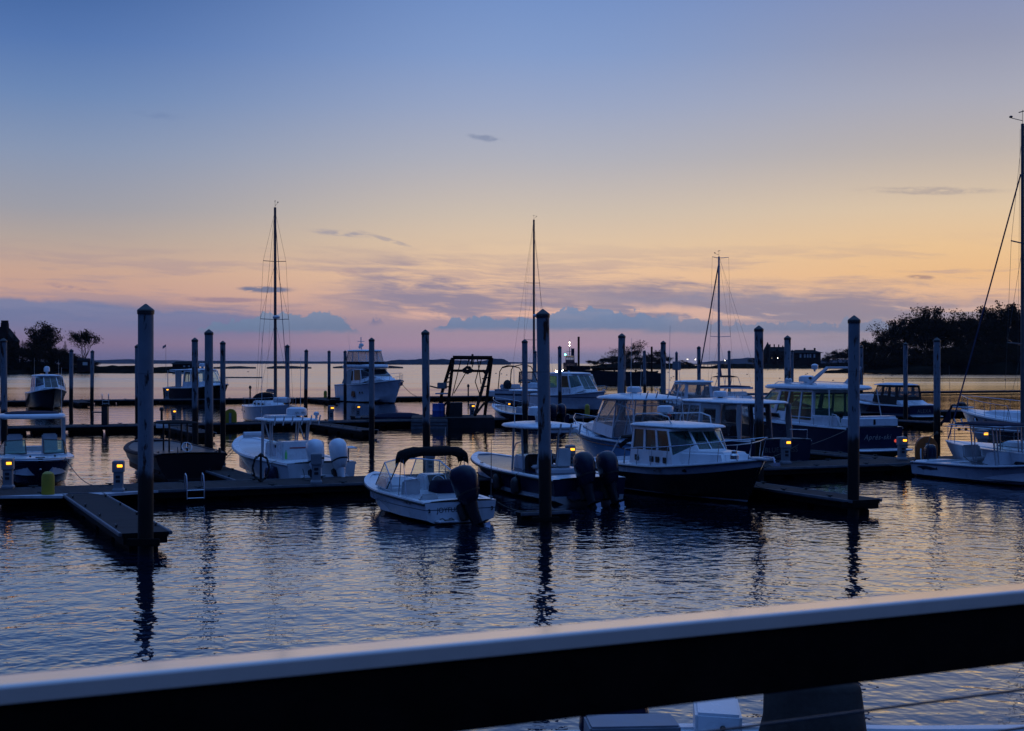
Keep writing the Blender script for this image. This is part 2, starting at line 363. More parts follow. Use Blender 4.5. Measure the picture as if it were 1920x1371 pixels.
    def build(s, name, mat, parent=None, smooth=35, bevel=0.0, seg=2, loc=None):
        me = bpy.data.meshes.new(name); me.from_pydata(s.v, [], s.f)
        for m_ in (mat if isinstance(mat, (list, tuple)) else [mat]): me.materials.append(m_)
        for p, k in zip(me.polygons, s.k): p.material_index = k
        bm = bmesh.new(); bm.from_mesh(me)
        bmesh.ops.recalc_face_normals(bm, faces=bm.faces)
        if bevel:
            es = [e for e in bm.edges if len(e.link_faces) == 2 and e.calc_face_angle(0) > R(28)]
            bmesh.ops.bevel(bm, geom=es, offset=bevel, segments=seg, affect='EDGES', clamp_overlap=True)
        bm.to_mesh(me); bm.free()
        if smooth:
            me.polygons.foreach_set('use_smooth', [True] * len(me.polygons)); me.set_sharp_from_angle(angle=R(smooth))
        o = bpy.data.objects.new(name, me); COL.objects.link(o)
        if parent: o.parent = parent
        if loc is not None: o.location = loc
        return o

def tag(o, label, cat, group=None):
    o['label'] = label; o['category'] = cat
    if group: o['group'] = group
    return o
def thing(name, label, cat, loc=(0, 0, 0), ang=0.0, group=None):
    o = bpy.data.objects.new(name, None); COL.objects.link(o); o.empty_display_size = .2
    o.location = loc; o.rotation_euler = (0, 0, R(ang))
    return tag(o, label, cat, group)
KIDS = {}
def copy_tree(o, parent=None):
    c_ = o.copy(); COL.objects.link(c_)
    if parent: c_.parent = parent
    for ch in [q for q in list(COL.objects) if q.parent == o]: copy_tree(ch, c_)
    return c_
def dup(o, label, loc, ang=0.0, scale=1.0):
    c_ = copy_tree(o); c_['label'] = label; c_.location = loc; c_.rotation_euler = (0, 0, R(ang))
    c_.scale = (scale,) * 3 if not isinstance(scale, tuple) else scale
    return c_
def lettering(name, body, size, mat, parent, loc, rot, shear=0.0, depth=.004, stretch=1.0):
    cu = bpy.data.curves.new(name, 'FONT'); cu.body = body; cu.size = size; cu.align_x = 'CENTER'; cu.align_y = 'CENTER'; cu.shear = shear; cu.extrude = depth; cu.space_character = stretch
    tmp = bpy.data.objects.new(name, cu); COL.objects.link(tmp)
    dg = bpy.context.evaluated_depsgraph_get()
    me = bpy.data.meshes.new_from_object(tmp.evaluated_get(dg)); COL.objects.unlink(tmp); bpy.data.objects.remove(tmp)
    me.materials.clear(); me.materials.append(mat)
    o = bpy.data.objects.new(name, me); COL.objects.link(o); o.parent = parent; o.location = loc; o.rotation_euler = rot
    return o
def struct(o): o['kind'] = 'structure'; return o
# ------------------------------------------------------------------ water
wm = bpy.data.materials.new('harbour_water'); wm.use_nodes = True
t = wm.node_tree; t.nodes.clear()
geo = t.nodes.new('ShaderNodeNewGeometry'); x, y, z = sep(t, S(t, geo.outputs['Position']))
# ripples: light wind, half-metre wavelets with finer ones on top
xr = x * .966 + y * .26; yr = y * .966 - x * .26
wv = nz(t, comb(t, xr * 1.1, yr * 1.0, 0.0), 1.9, 2, .5, .25)             # half-metre ripples
w2 = nz(t, comb(t, xr * .9, yr * 1.0, 4.0), 5.5, 2, .5)                 # cat's-paws
w3 = nz(t, comb(t, x * .5 - y * .1, y * .9, 9.0), .4, 2, .5)              # slow swell left by passing boats
w4 = nz(t, comb(t, x * .28 + y * .05, y * .55, 14.0), 1.0, 3, .55)           # longer wavelets that still read far out
patch = nz(t, comb(t, x * .03, y * .06, 2.0), 1.0, 3).ss(.3, .7) * .7 + .65
hgt = (wv * .033 + w2 * .0066) * patch + w3 * .04
calm = y.ss(62, 32) * .55 + y.ss(150, 50) * .40 + .05
band = nz(t, comb(t, x * .004, y * .03, 6.0), 1.0, 4, .6).ss(.3, .7) * .5 + .7
rgh = (y.ss(55, 160) * .07 + y.ss(110, 350) * .14) * band + .025
bn = t.nodes.new('ShaderNodeBump'); bn.inputs['Strength'].default_value = 1.0; bn.inputs['Distance'].default_value = 1.0
t.links.new((hgt * calm + w4 * .036 * (y.ss(30, 60) * y.ss(420, 120))).k, bn.inputs['Height'])
gl = t.nodes.new('ShaderNodeBsdfGlossy'); gl.distribution = 'BECKMANN'; t.links.new(rgh.k, gl.inputs['Roughness']); t.links.new(bn.outputs[0], gl.inputs['Normal'])
df = t.nodes.new('ShaderNodeBsdfDiffuse'); df.inputs[0].default_value = (.004, .012, .034, 1)
dt_ = t.nodes.new('ShaderNodeVectorMath'); dt_.operation = 'DOT_PRODUCT'; t.links.new(bn.outputs[0], dt_.inputs[0]); t.links.new(geo.outputs['Incoming'], dt_.inputs[1])
fac = 1.0 / ((S(t, dt_.outputs['Value']).mx(0.0) / .225).m('POWER', 3.0) + 1.0)      # facet reflectance: near 1 at grazing, half at ten degrees
mx = t.nodes.new('ShaderNodeMixShader'); t.links.new(fac.k, mx.inputs[0]); t.links.new(df.outputs[0], mx.inputs[1]); t.links.new(gl.outputs[0], mx.inputs[2])
o = t.nodes.new('ShaderNodeOutputMaterial'); t.links.new(mx.outputs[0], o.inputs[0])
mb = MB(); mb.add([(-15000, -60, 0), (15000, -60, 0), (15000, 15000, 0), (-15000, 15000, 0)], [(0, 1, 2, 3)])
struct(mb.build('water', wm, smooth=0))
# ------------------------------------------------------------------ far shores
def terrain(name, pts, depth, mat, zn=1.0, n=60, kind=True):
    """a bank of land: pts = [(photo x, crest row)], its foot on the water at distance d0 + wobble, rising over `depth` metres"""
    d0 = pts[0]; rows = pts[1]
    mb = MB(); rings = []
    xs = [rows[0][0] + (rows[-1][0] - rows[0][0]) * i / n for i in range(n + 1)]
    for px in xs:
        for (a, ya), (b2, yb) in zip(rows, rows[1:]):
            if a <= px <= b2: yy = ya + (yb - ya) * (px - a) / max(1e-6, b2 - a); break
        dd = d0 * (1 + .03 * mnoise.noise(Vector((px * .013, 1.1, d0 * .01))))
        crest = max(.25, Z(yy, dd + depth * .3) + zn * mnoise.noise(Vector((px * .05, d0 * .1, 3.0))))
        p0 = D(px, dd, -1.0); ring = []
        for k, (u, h) in enumerate(((0, -1.0), (.02, .12), (.12, .42), (.3, .9), (.5, 1.0), (.8, .9), (1.0, -.05))):
            q = D(px, dd + depth * u); q.z = h if h < 0 else crest * h * (1 + .12 * mnoise.noise(Vector((px * .09, u * 5, d0))))
            ring.append(q)
        rings.append(ring)
    mb.loft(rings, caps=False, closed=False)
    o = mb.build(name, mat, smooth=60)
    if kind: o['kind'] = 'structure'
    return o
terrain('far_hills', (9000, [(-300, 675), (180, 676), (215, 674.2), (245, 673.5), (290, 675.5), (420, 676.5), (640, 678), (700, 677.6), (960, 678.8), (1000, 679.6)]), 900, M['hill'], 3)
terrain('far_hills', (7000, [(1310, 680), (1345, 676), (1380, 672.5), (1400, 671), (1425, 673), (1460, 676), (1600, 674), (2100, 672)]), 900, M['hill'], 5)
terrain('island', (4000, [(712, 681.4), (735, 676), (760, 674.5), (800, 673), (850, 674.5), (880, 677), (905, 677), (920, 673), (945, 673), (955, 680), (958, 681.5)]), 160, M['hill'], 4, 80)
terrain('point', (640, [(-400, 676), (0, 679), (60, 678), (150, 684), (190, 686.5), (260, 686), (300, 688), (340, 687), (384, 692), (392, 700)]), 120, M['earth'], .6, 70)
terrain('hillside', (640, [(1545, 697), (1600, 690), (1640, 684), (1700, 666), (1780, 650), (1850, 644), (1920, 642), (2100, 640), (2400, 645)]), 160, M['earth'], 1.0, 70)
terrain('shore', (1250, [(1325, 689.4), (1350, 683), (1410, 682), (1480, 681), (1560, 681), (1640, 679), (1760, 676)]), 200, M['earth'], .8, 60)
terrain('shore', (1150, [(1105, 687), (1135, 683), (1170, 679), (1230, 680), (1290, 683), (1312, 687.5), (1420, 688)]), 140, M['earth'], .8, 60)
terrain('sand_spit', (430, [(418, 722), (430, 717.2), (455, 715.9), (480, 716.8), (492, 722)]), 26, M['rock'], .1, 24)
for rk in (((1180, [(425, 688.2), (440, 686.6), (452, 686.9), (470, 687.9), (480, 688.4)]), 40), ((1180, [(500, 688.3), (515, 686.6), (545, 686.4), (575, 688), (584, 688.6)]), 40), ((1250, [(624, 688), (645, 685.8), (660, 684.6), (690, 684.2), (730, 685.6), (756, 688.3)]), 50), ((1150, [(400, 688.6), (412, 687.6), (440, 688.4)]), 20)):
    tag(terrain('rock_islet', rk[0], rk[1], M['rock'], .15, 24, False), {425: 'low dark rock islet right of the slim pile beside the sailboat hull', 500: 'long low rock islet seen between the two slim piles', 624: 'rock islet behind the flybridge yacht', 400: 'small dark ledge just showing above the bay beyond the piles'}[rk[0][1][0][0]], 'rock')

# ------------------------------------------------------------------ trees
def broad_tree(seed, h=20, spread=8, leafy=1.0, twigs=3, flat=.75):
    rnd = random.Random(seed); tb = MB(); tips = []
    def limb(p, d, L, r, lev):
        pts = [p]; q = p; dd = d
        for i in range(3):
            dd = (dd + Vector((rnd.uniform(-.22, .22), rnd.uniform(-.22, .22), rnd.uniform(-.05, .16)))).normalized()
            q = q + dd * L / 3; pts.append(q)
        tb.tube(pts, r, 5 if lev < 2 else 3, r * .45)
        if lev >= twigs: tips.append(q); return
        for i in range(rnd.choice((3, 4)) if lev < 2 else 2):
            a = rnd.uniform(0, 6.28); sp = rnd.uniform(.5, 1.05)
            nd = (dd * 1.0 + Vector((math.cos(a) * sp, math.sin(a) * sp, rnd.uniform(-.15, .3)))).normalized()
            limb(pts[rnd.choice((2, 3, 3))], nd, L * rnd.uniform(.58, .78), r * .5, lev + 1)
        if lev >= 2: tips.append(q)
    for k in range(rnd.choice((2, 3))):
        a = rnd.uniform(0, 6.28)
        limb(Vector((rnd.uniform(-.3, .3), rnd.uniform(-.3, .3), -.6)), Vector((math.cos(a) * .3, math.sin(a) * .3, 1)).normalized(), h * .42, h * .02, 0)
    # scale limbs into the wanted crown
    mxz = max(p.z for p in tips); mxr = max(1e-3, sorted(math.hypot(p.x, p.y) for p in tips)[int(len(tips) * .9)])
    sz, sr = h * .93 / mxz, spread / mxr
    fit = lambda p: Vector((p[0] * sr, p[1] * sr, p[2] * sz))
    tb.v = [tuple(fit(p)) for p in tb.v]; tips = [fit(p) for p in tips]
    cb = MB()
    for p in tips:
        if rnd.random() > leafy: continue
        cr = rnd.uniform(.7, 1.4) * h / 20
        for i in range(rnd.randint(16, 30)):
            v3 = Vector((rnd.gauss(0, 1), rnd.gauss(0, 1), rnd.gauss(0, flat))) * cr * .8
            c0 = p + v3; s0 = rnd.uniform(.16, .44) * h / 20
            n1 = Vector((rnd.gauss(0, 1), rnd.gauss(0, 1), rnd.gauss(0, 1))).normalized(); a1 = n1.orthogonal().normalized() * s0; b1 = n1.cross(a1).normalized() * s0 * rnd.uniform(.5, 1)
            cb.add([c0 - a1, c0 - b1 * .8, c0 + a1, c0 + b1], [(0, 1, 2, 3)])
    return tb, cb
def conifer(seed, h=16, spread=3.4):
    rnd = random.Random(seed); tb = MB(); cb = MB()
    tb.tube([(0, 0, -.5), (0, 0, h * .5), (0, 0, h)], h * .016, 5, .03)
    z0 = h * .08
    while z0 < h * .98:
        k = 1 - z0 / h; L = spread * k ** .8 * rnd.uniform(.75, 1.15)
        for i in range(13):
            a = rnd.uniform(0, 6.28); d = Vector((math.cos(a), math.sin(a), 0)); e = d * L + Vector((0, 0, -L * .22))
            for j in range(5):
                u = (j + .5) / 5; c0 = Vector((0, 0, z0)) + e * u; w = (.3 + .3 * L * (1 - u) * .5); s_ = d.cross(Vector((0, 0, 1))) * w
                cb.add([c0 - s_ + Vector((0, 0, -w * .5)), c0 + d * w, c0 + s_ + Vector((0, 0, -w * .45)), c0 - d * w * .4 + Vector((0, 0, w * .35))], [(0, 1, 2, 3)])
        z0 += h * .035
    return tb, cb
def tree_proto(name, label, gen, mat, group):
    t_ = thing(name, label, 'tree', group=group)
    gen[0].build('trunk', M['bark'], t_, smooth=60); gen[1].build('crown', mat, t_, smooth=0)
    return t_
G1 = 'trees on the left-hand point'; G2 = 'trees massed on the right-hand hill'; G3 = 'trees on the island behind the barge'; G4 = 'trees round the mansions'
HB = 'broad dark tree in the mass of autumn trees on the right-hand hill'
protos = {
    'a': tree_proto('broadleaf_tree', 'tall broad tree with an open ragged top on the left-hand point', broad_tree(3, 22, 9.5, .9, 4), M['leaf'], G1),
    'b': tree_proto('broadleaf_tree', 'round umbrella-topped tree standing free at the right end of the left-hand point', broad_tree(8, 19, 9.0, .92, 4, .5), M['leaf'], G1),
    'c': tree_proto('broadleaf_tree', HB, broad_tree(21, 22, 9.5, 1.0, 4), M['leaf'], G2),
    'd': tree_proto('broadleaf_tree', HB, broad_tree(34, 22, 8.5, .95, 4), M['leaf'], G2),
    'e': tree_proto('bare_tree', 'tall bare twiggy tree rising above the round bush behind the barge', broad_tree(55, 21, 8.5, .06, 5), M['leaf'], G3),
    'f': tree_proto('conifer', 'pointed conifer between the chimney and the tall tree on the left-hand point', conifer(2), M['leaf2'], G1),
}
def put(k, px, d, top, label, base=0.0, wide=1.0, group=None, used=set(), **kw):
    src = protos[k]; hh = {'a': 22, 'b': 19, 'c': 22, 'd': 22, 'e': 21, 'f': 16}[k]
    h = (Z(top, d) - base) * 1.05; s_ = h / hh
    loc = D(px, d, base); ang = random.uniform(0, 360)
    if k not in used: used.add(k); o = src; o.location = loc; o.rotation_euler = (0, 0, R(ang)); o.scale = (s_ * wide, s_ * wide, s_); o['label'] = label
    else: o = dup(src, label, loc, ang, (s_ * wide, s_ * wide, s_))
    if group: o['group'] = group
    return o
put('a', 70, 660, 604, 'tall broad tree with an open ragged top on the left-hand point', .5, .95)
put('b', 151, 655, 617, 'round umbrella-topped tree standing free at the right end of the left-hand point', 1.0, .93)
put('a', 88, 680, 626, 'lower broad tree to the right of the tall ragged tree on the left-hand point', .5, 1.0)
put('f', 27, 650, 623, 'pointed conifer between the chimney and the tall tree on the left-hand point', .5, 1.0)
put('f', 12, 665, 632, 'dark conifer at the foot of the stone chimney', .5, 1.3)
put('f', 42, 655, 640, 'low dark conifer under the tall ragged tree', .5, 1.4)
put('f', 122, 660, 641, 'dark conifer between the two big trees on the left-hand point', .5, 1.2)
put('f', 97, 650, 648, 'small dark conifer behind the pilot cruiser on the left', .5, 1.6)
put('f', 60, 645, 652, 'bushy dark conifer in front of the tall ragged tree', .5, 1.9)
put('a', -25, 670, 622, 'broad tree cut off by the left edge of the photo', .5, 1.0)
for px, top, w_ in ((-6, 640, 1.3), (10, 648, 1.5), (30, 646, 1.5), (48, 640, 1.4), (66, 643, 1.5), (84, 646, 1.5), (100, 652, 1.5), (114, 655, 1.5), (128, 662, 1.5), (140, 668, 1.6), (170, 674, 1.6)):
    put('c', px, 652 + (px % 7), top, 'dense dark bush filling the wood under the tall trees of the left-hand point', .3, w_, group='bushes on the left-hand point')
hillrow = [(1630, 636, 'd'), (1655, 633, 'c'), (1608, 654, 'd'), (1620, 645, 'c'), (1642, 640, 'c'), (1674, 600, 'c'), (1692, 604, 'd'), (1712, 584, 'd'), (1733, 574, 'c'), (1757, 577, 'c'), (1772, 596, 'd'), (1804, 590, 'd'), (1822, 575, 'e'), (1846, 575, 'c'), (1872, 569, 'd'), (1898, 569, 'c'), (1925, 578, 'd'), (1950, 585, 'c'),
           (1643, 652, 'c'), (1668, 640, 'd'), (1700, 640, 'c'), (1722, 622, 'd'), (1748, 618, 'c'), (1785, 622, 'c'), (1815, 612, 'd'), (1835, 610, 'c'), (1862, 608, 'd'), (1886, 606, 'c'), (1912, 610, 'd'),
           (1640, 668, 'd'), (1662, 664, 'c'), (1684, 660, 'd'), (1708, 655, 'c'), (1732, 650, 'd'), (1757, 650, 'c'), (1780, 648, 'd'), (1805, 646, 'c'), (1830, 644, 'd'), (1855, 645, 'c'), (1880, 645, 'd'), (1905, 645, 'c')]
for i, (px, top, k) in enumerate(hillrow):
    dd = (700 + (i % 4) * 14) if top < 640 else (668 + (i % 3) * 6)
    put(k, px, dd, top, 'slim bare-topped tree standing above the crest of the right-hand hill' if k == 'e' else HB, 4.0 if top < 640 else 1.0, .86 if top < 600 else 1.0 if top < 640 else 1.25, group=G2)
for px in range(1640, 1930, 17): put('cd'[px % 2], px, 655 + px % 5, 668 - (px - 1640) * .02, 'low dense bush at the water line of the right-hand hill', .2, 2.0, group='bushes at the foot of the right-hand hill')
for i, (px, top) in enumerate(((1618, 656), (1602, 650), (1588, 654), (1573, 656), (1560, 660), (1549, 668))):
    put('d' if i % 2 else 'c', px, 1270, top, 'low hazy tree between the mansions and the right-hand hill', 1.0, 1.1, group=G4)
for px, top in ((1412, 671), (1425, 668), (1480, 664)):
    put('c', px, 1275, top, 'low bushy tree beside the turreted mansion', 1.0, 1.5, group=G4)
put('e', 1190, 1180, 635, 'tall bare twiggy tree rising above the round bush behind the barge', 1.0, .95, group=G3)
put('c', 1188, 1170, 648, 'round bushy tree standing in the middle of the island behind the barge', 1.0, .95, group=G3)
put('e', 1150, 1185, 650, 'small bare tree at the left shoulder of the island behind the barge', 1.0, .9, group=G3)
put('d', 1236, 1175, 656, 'dark tree just left of the dark brown spud post above the island', 1.0, 1.1, group=G3)
put('d', 1215, 1180, 662, 'dark tree right of the round bush on the island', 1.0, 1.2, group=G3)
put('f', 1255, 1180, 664, 'thin pointed conifer near the right end of the island', 1.0, .8, group=G3)
put('f', 1268, 1180, 664, 'pointed conifer behind the channel sign', 1.0, 1.0, group=G3)
for i, (px, top) in enumerate(((1110, 675), (1122, 676), (1136, 670), (1148, 667), (1162, 665), (1175, 668), (1205, 668), (1228, 670), (1245, 668), (1278, 675), (1293, 680))):
    put('c' if i % 2 else 'd', px, 1160 + i, top, 'low dense bush in the thicket on the island behind the barge', .5, 1.9, group='thicket bushes on the island behind the barge')

# ------------------------------------------------------------------ far buildings
def house_box(root, x0, x1, y0, y1, z0, z1, m): return MB().box(x0, x1, y0, y1, z0, z1).build('wall', m, root, smooth=0)
d = 1290
t_ = thing('mansion', 'turreted mansion with a pointed tower and tall chimneys in silhouette', 'house', D(1455, d, 3.0))
k = d / F
house_box(t_, -20 * k, 22 * k, 0, 12, -3, (681 - 659) * k - 3 + 4.6, M['brick'])
z1 = Z(659, d) - 3; zr = Z(650.5, d) - 3
MB().loft([[(-20.5 * k, -.4, z1), (22.5 * k, -.4, z1), (22.5 * k, 12.4, z1), (-20.5 * k, 12.4, z1)], [(-18 * k, 5, zr), (19 * k, 5, zr), (19 * k, 7.4, zr), (-18 * k, 7.4, zr)]]).build('roof', M['slate'], t_, smooth=0)
MB().lathe([(2.0, -3), (2.0, Z(652, d) - 3), (2.5, Z(651.5, d) - 3), (1.2, Z(646, d) - 3), (.7, Z(644, d) - 3), (.05, Z(641, d) - 3)], 10, (-16 * k, -1.0, 0)).build('tower', M['slate'], t_)
for cx, ty in ((-9, 645.5), (-1, 645.5), (7.5, 646), (15, 648)):
    MB().box(cx * k - .45, cx * k + .45, 5.2, 6.6, zr - 2, Z(ty, d) - 3).build('chimney', M['brick'], t_, smooth=0)
MB().prism([(-4 * k, z1 - 3), (8 * k, z1 - 3), (2 * k, Z(653, d) - 3)], -2.2, 3, 'y').build('gable', M['brick'], t_, smooth=0)
for cx in (-14, -8, 12, 18): MB().box(cx * k - .6, cx * k + .6, -.06, .1, 5.5, 8).build('window', M['darkwin'], t_, smooth=0)
t_ = thing('lamp', 'single bright lamp lit in front of the turreted mansion', 'lamp', D(1458, d - 14, 1.0))
MB().tube([(0, 0, 0), (0, 0, Z(672, d) - 1.0)], .08, 6).build('post', M['black'], t_); MB().ell((0, 0, Z(671.5, d) - 1.0), (.26, .26, .26)).build('bulb', M['glow_w'], t_)
d = 1285
t_ = thing('villa', 'wide villa with a low hipped roof and two chimneys beside the turreted mansion', 'house', D(1512, d, 3.0)); k = d / F
z1 = Z(662, d) - 3; zr = Z(656, d) - 3
house_box(t_, -26 * k, 27 * k, 0, 14, -3, z1, M['brick'])
MB().loft([[(-29 * k, -1.5, z1), (33 * k, -1.5, z1), (33 * k, 15.5, z1), (-29 * k, 15.5, z1)], [(-18 * k, 6, zr), (14 * k, 6, zr), (14 * k, 8, zr), (-18 * k, 8, zr)]]).build('roof', M['slate'], t_, smooth=0)
for cx, ty in ((-.5, 652.5), (18.5, 652.5)): MB().box(cx * k - .75, cx * k + .75, 6.0, 7.6, z1, Z(ty, d) - 3).build('chimney', M['brick'], t_, smooth=0)
for cx in (-11, -3, 2.5, 7.5, 15): MB().box(cx * k - .75, cx * k + .75, -.08, .1, z1 - 4.2, z1 - .9).build('window', M['gel_dull'], t_, smooth=0)
d = 672
t_ = thing('chimney_tower', 'stone chimney stack and steep roof of a house at the left edge', 'house', D(2, d, 1.0)); k = d / F
MB().loft([[(a * w * k, b_ * w * k, zz) for a, b_ in ((-1, -1), (1, -1), (1, 1), (-1, 1))] for w, zz in ((6.5, 0), (6.3, Z(622, d) - 1), (5.6, Z(606, d) - 1), (5.0, Z(604.5, d) - 1), (5.2, Z(601, d) - 1))]).build('chimney', M['brick'], t_, smooth=0).location = (5.5 * k, 1, 0)
MB().prism([(-30 * k, Z(640, d) - 1), (24 * k, Z(640, d) - 1), (4 * k, Z(615, d) - 1), (-14 * k, Z(612, d) - 1)], 0.5, 9, 'y').build('roof', M['slate'], t_, smooth=0)
MB().box(-32 * k, 22 * k, 1, 8.5, 0, Z(639, d) - 1).build('wall', M['brick'], t_, smooth=0)
d = 640
t_ = thing('pavilion', 'low hut with a lit pale window under the umbrella-topped tree', 'hut', D(161, d, .6)); k = d / F
MB().box(-16 * k, 5 * k, 0, 4, 0, Z(676, d) - .6).build('wall', M['brick'], t_, smooth=0)
MB().loft([[(-17 * k, -.5, Z(676, d) - .6), (6 * k, -.5, Z(676, d) - .6), (6 * k, 4.5, Z(676, d) - .6), (-17 * k, 4.5, Z(676, d) - .6)], [(-15 * k, 1.6, Z(672, d) - .6), (4 * k, 1.6, Z(672, d) - .6), (4 * k, 2.4, Z(672, d) - .6), (-15 * k, 2.4, Z(672, d) - .6)]]).build('roof', M['slate'], t_, smooth=0)
MB().box(-6 * k, 3 * k, -.07, .1, Z(685, d) - .6, Z(679, d) - .6).build('window', M['cream'], t_, smooth=0)
d = 640
t_ = thing('beach_house', 'low dark beach house on the end of the spit beyond the piles', 'house', D(345, d, .3)); k = d / F
MB().box(-22 * k, 24 * k, 0, 5, 0, Z(683, d) - .3).build('wall', M['brick'], t_, smooth=0)
MB().loft([[(-24 * k, -.6, Z(683, d) - .3), (26 * k, -.6, Z(683, d) - .3), (26 * k, 5.6, Z(683, d) - .3), (-24 * k, 5.6, Z(683, d) - .3)], [(-17 * k, 2.2, Z(678, d) - .3), (16 * k, 2.2, Z(678, d) - .3), (16 * k, 2.8, Z(678, d) - .3), (-17 * k, 2.8, Z(678, d) - .3)]]).build('roof', M['slate'], t_, smooth=0)
for cx in (0, 9): MB().box(cx * k - .4, cx * k + .5, -.07, .1, Z(688, d) - .3, Z(685.5, d) - .3).build('window', M['gel_dull'], t_, smooth=0)
MB().loft([[(-24 * k, -4, .6), (-24 * k, -2, .6), (-24 * k, -2, .9), (-24 * k, -4, .9)], [(8 * k, -6, -.6), (8 * k, -4, -.6), (8 * k, -4, -.3), (8 * k, -6, -.3)]]).build('ramp', M['gel_dull'], t_, smooth=0)
d = 620
t_ = thing('flagpole', 'thin flagpole flying a small striped flag on the low spit', 'flagpole', D(311, d, .8)); k = d / F
MB().tube([(0, 0, 0), (0, 0, Z(645, d) - .8)], .09, 6, .05).build('pole', M['mast'], t_)
fl = MB(); rows = []
for i in range(9):
    u = i / 8; rows.append([(-u * 6.5 * k, .25 * math.sin(u * 7), Z(645.6, d) - .8 - u * 1.0), (-u * 6.5 * k, .25 * math.sin(u * 7 + .3), Z(650.5, d) - .8 - u * 1.0)])
fl.loft(rows, caps=False, closed=False)
fm = P('striped_flag', (.3, .05, .06), .8, .1, 3); tt = fm.node_tree; xx, yy, zz = sep(tt, S(tt, tt.nodes.new('ShaderNodeTexCoord').outputs['Object']))
stripe = (zz * 5.5).m('FRACT').m('GREATER_THAN', .5); can = xx.m('GREATER_THAN', -.62) * zz.m('GREATER_THAN', Z(648, d) - .8)
tt.links.new(mixc(tt, can, mixc(tt, stripe, (.3, .04, .05, 1), (.5, .5, .5, 1)), (.02, .03, .12, 1)).k, tt.nodes['Principled BSDF'].inputs['Base Color'])
fl.build('flag', fm, t_)
d = 1900
t_ = thing('pier', 'long low pier on posts with three lamps on the far shore', 'pier', D(1320, d)); k = d / F
MB().box(-37 * k, 45 * k, -2, 2, 2.4, 3.2).build('deck', M['conc'], t_, smooth=0)
for i in range(12): MB().box((-35 + i * 7) * k - .3, (-35 + i * 7) * k + .3, -.5, .5, -.6, 2.45).build('post', M['rust'], t_, smooth=0)
MB().box(-26 * k, -10 * k, -1, 1, 3.15, 4.0).build('railing', M['gel_dull'], t_, smooth=0)
for cx, ty in ((-31, 674), (-16, 674), (39, 676)):
    lp = MB().tube([(cx * k, 0, 3), (cx * k, 0, Z(ty + .5, d))], .09, 5).build('lamp_post', M['mast'], t_); MB().ell((cx * k, 0, Z(ty, d)), (.34, .34, .34)).build('lamp', M['glow_w'], lp)

# ------------------------------------------------------------------ barge, tug
d = W(1100, 722).y
t_ = thing('spud_barge', 'long dark steel barge lying beyond the outer dock with low deck gear', 'barge', D(1150, d, 0), -4); k = d / F
poly = [(-97 * k, -.6), (-97 * k, Z(700, d)), (-94 * k, Z(693, d)), (20 * k, Z(697, d)), (90 * k, Z(700, d)), (97 * k, Z(703, d)), (92 * k, -.6)]
MB().prism(poly, 0, 9, 'y').build('hull', M['hullblack'], t_, smooth=0)
MB().box(-40 * k, 12 * k, 1, 8, Z(695, d), Z(689, d)).build('deck_cargo', M['rust'], t_, smooth=0)
MB().box(-88 * k, -44 * k, .5, 7, Z(694, d), Z(686, d)).build('deck_house', M['hullblack'], t_, smooth=0)
MB().box(45 * k, 82 * k, 2, 5, Z(699.5, d), Z(696.5, d)).build('hatch', M['rust'], t_, smooth=0)
for i in range(9): MB().lathe([(.16, 0), (.16, .5), (.28, .55), (.28, .7), (.05, .75)], 8, ((-78 + i * 20) * k, .4, Z(694 + i * .9, d) - .1)).build('bollard', M['rust'], t_)
tag(MB().tube([D(1085, d + 3, -1), D(1085, d + 3, Z(631.5, d + 3))], .24, 10).build('spud_post', M['rust']), 'tall black spud post standing beside the tug wheelhouse', 'post', 'spud posts of the barge')
tag(MB().tube([D(1222, d + 3, -1), D(1222, d + 3, Z(650, d + 3))], .22, 10).build('spud_post', M['rust']), 'dark brown spud post near the right end of the barge', 'post', 'spud posts of the barge')
dt = d + 14
t_ = thing('tugboat', 'small tug with lit mast lamps pushing up behind the dark barge', 'tugboat', D(1069, dt, 0)); k = dt / F
MB().loft([[(x_ * k, y_, z_) for x_, y_ in ((-17 * w, 0), (-9 * w, -2.4), (14 * w, -2.4), (19 * w, 0), (14 * w, 2.4), (-9 * w, 2.4))] for w, z_ in ((.9, -.6), (1.0, 1.2), (1.06, 2.0))]).build('hull', M['navy'], t_, smooth=20)
MB().box(-13 * k, 13 * k, -1.7, 1.7, 2.0, Z(680, dt)).build('deck_house', M['navy'], t_, bevel=.06)
wb = MB(); zz0, zz1 = Z(680, dt), Z(668.5, dt)
q = wb.panel((-9 * k, -1.5, zz0), (8 * k, -1.5, zz0), (7.4 * k, -1.4, zz1), (-8.4 * k, -1.4, zz1), [(.06 + i * .235, .45, .24 + i * .235, .85) for i in range(4)], .08)
wb.panel((8 * k, -1.5, zz0), (8 * k, 1.5, zz0), (7.4 * k, 1.4, zz1), (7.4 * k, -1.4, zz1), [], .08); wb.panel((8 * k, 1.5, zz0), (-9 * k, 1.5, zz0), (-8.4 * k, 1.4, zz1), (7.4 * k, 1.4, zz1), [(.06, .45, .94, .85)], .08); wb.panel((-9 * k, 1.5, zz0), (-9 * k, -1.5, zz0), (-8.4 * k, -1.4, zz1), (-8.4 * k, 1.4, zz1), [], .08)
wh = wb.build('wheelhouse', M['navy'], t_, smooth=0)
for h_ in q: MB().pane(h_).build('window', M['glass'], wh, smooth=0)
MB().box(-11 * k, 10 * k, -1.8, 1.8, zz1, zz1 + .14).build('roof', M['gel_dull'], t_, bevel=.04)
ms = MB().tube([(-1 * k, 0, zz1), (-1 * k, 0, Z(637, dt))], .09, 6, .04).build('mast', M['mast'], t_)
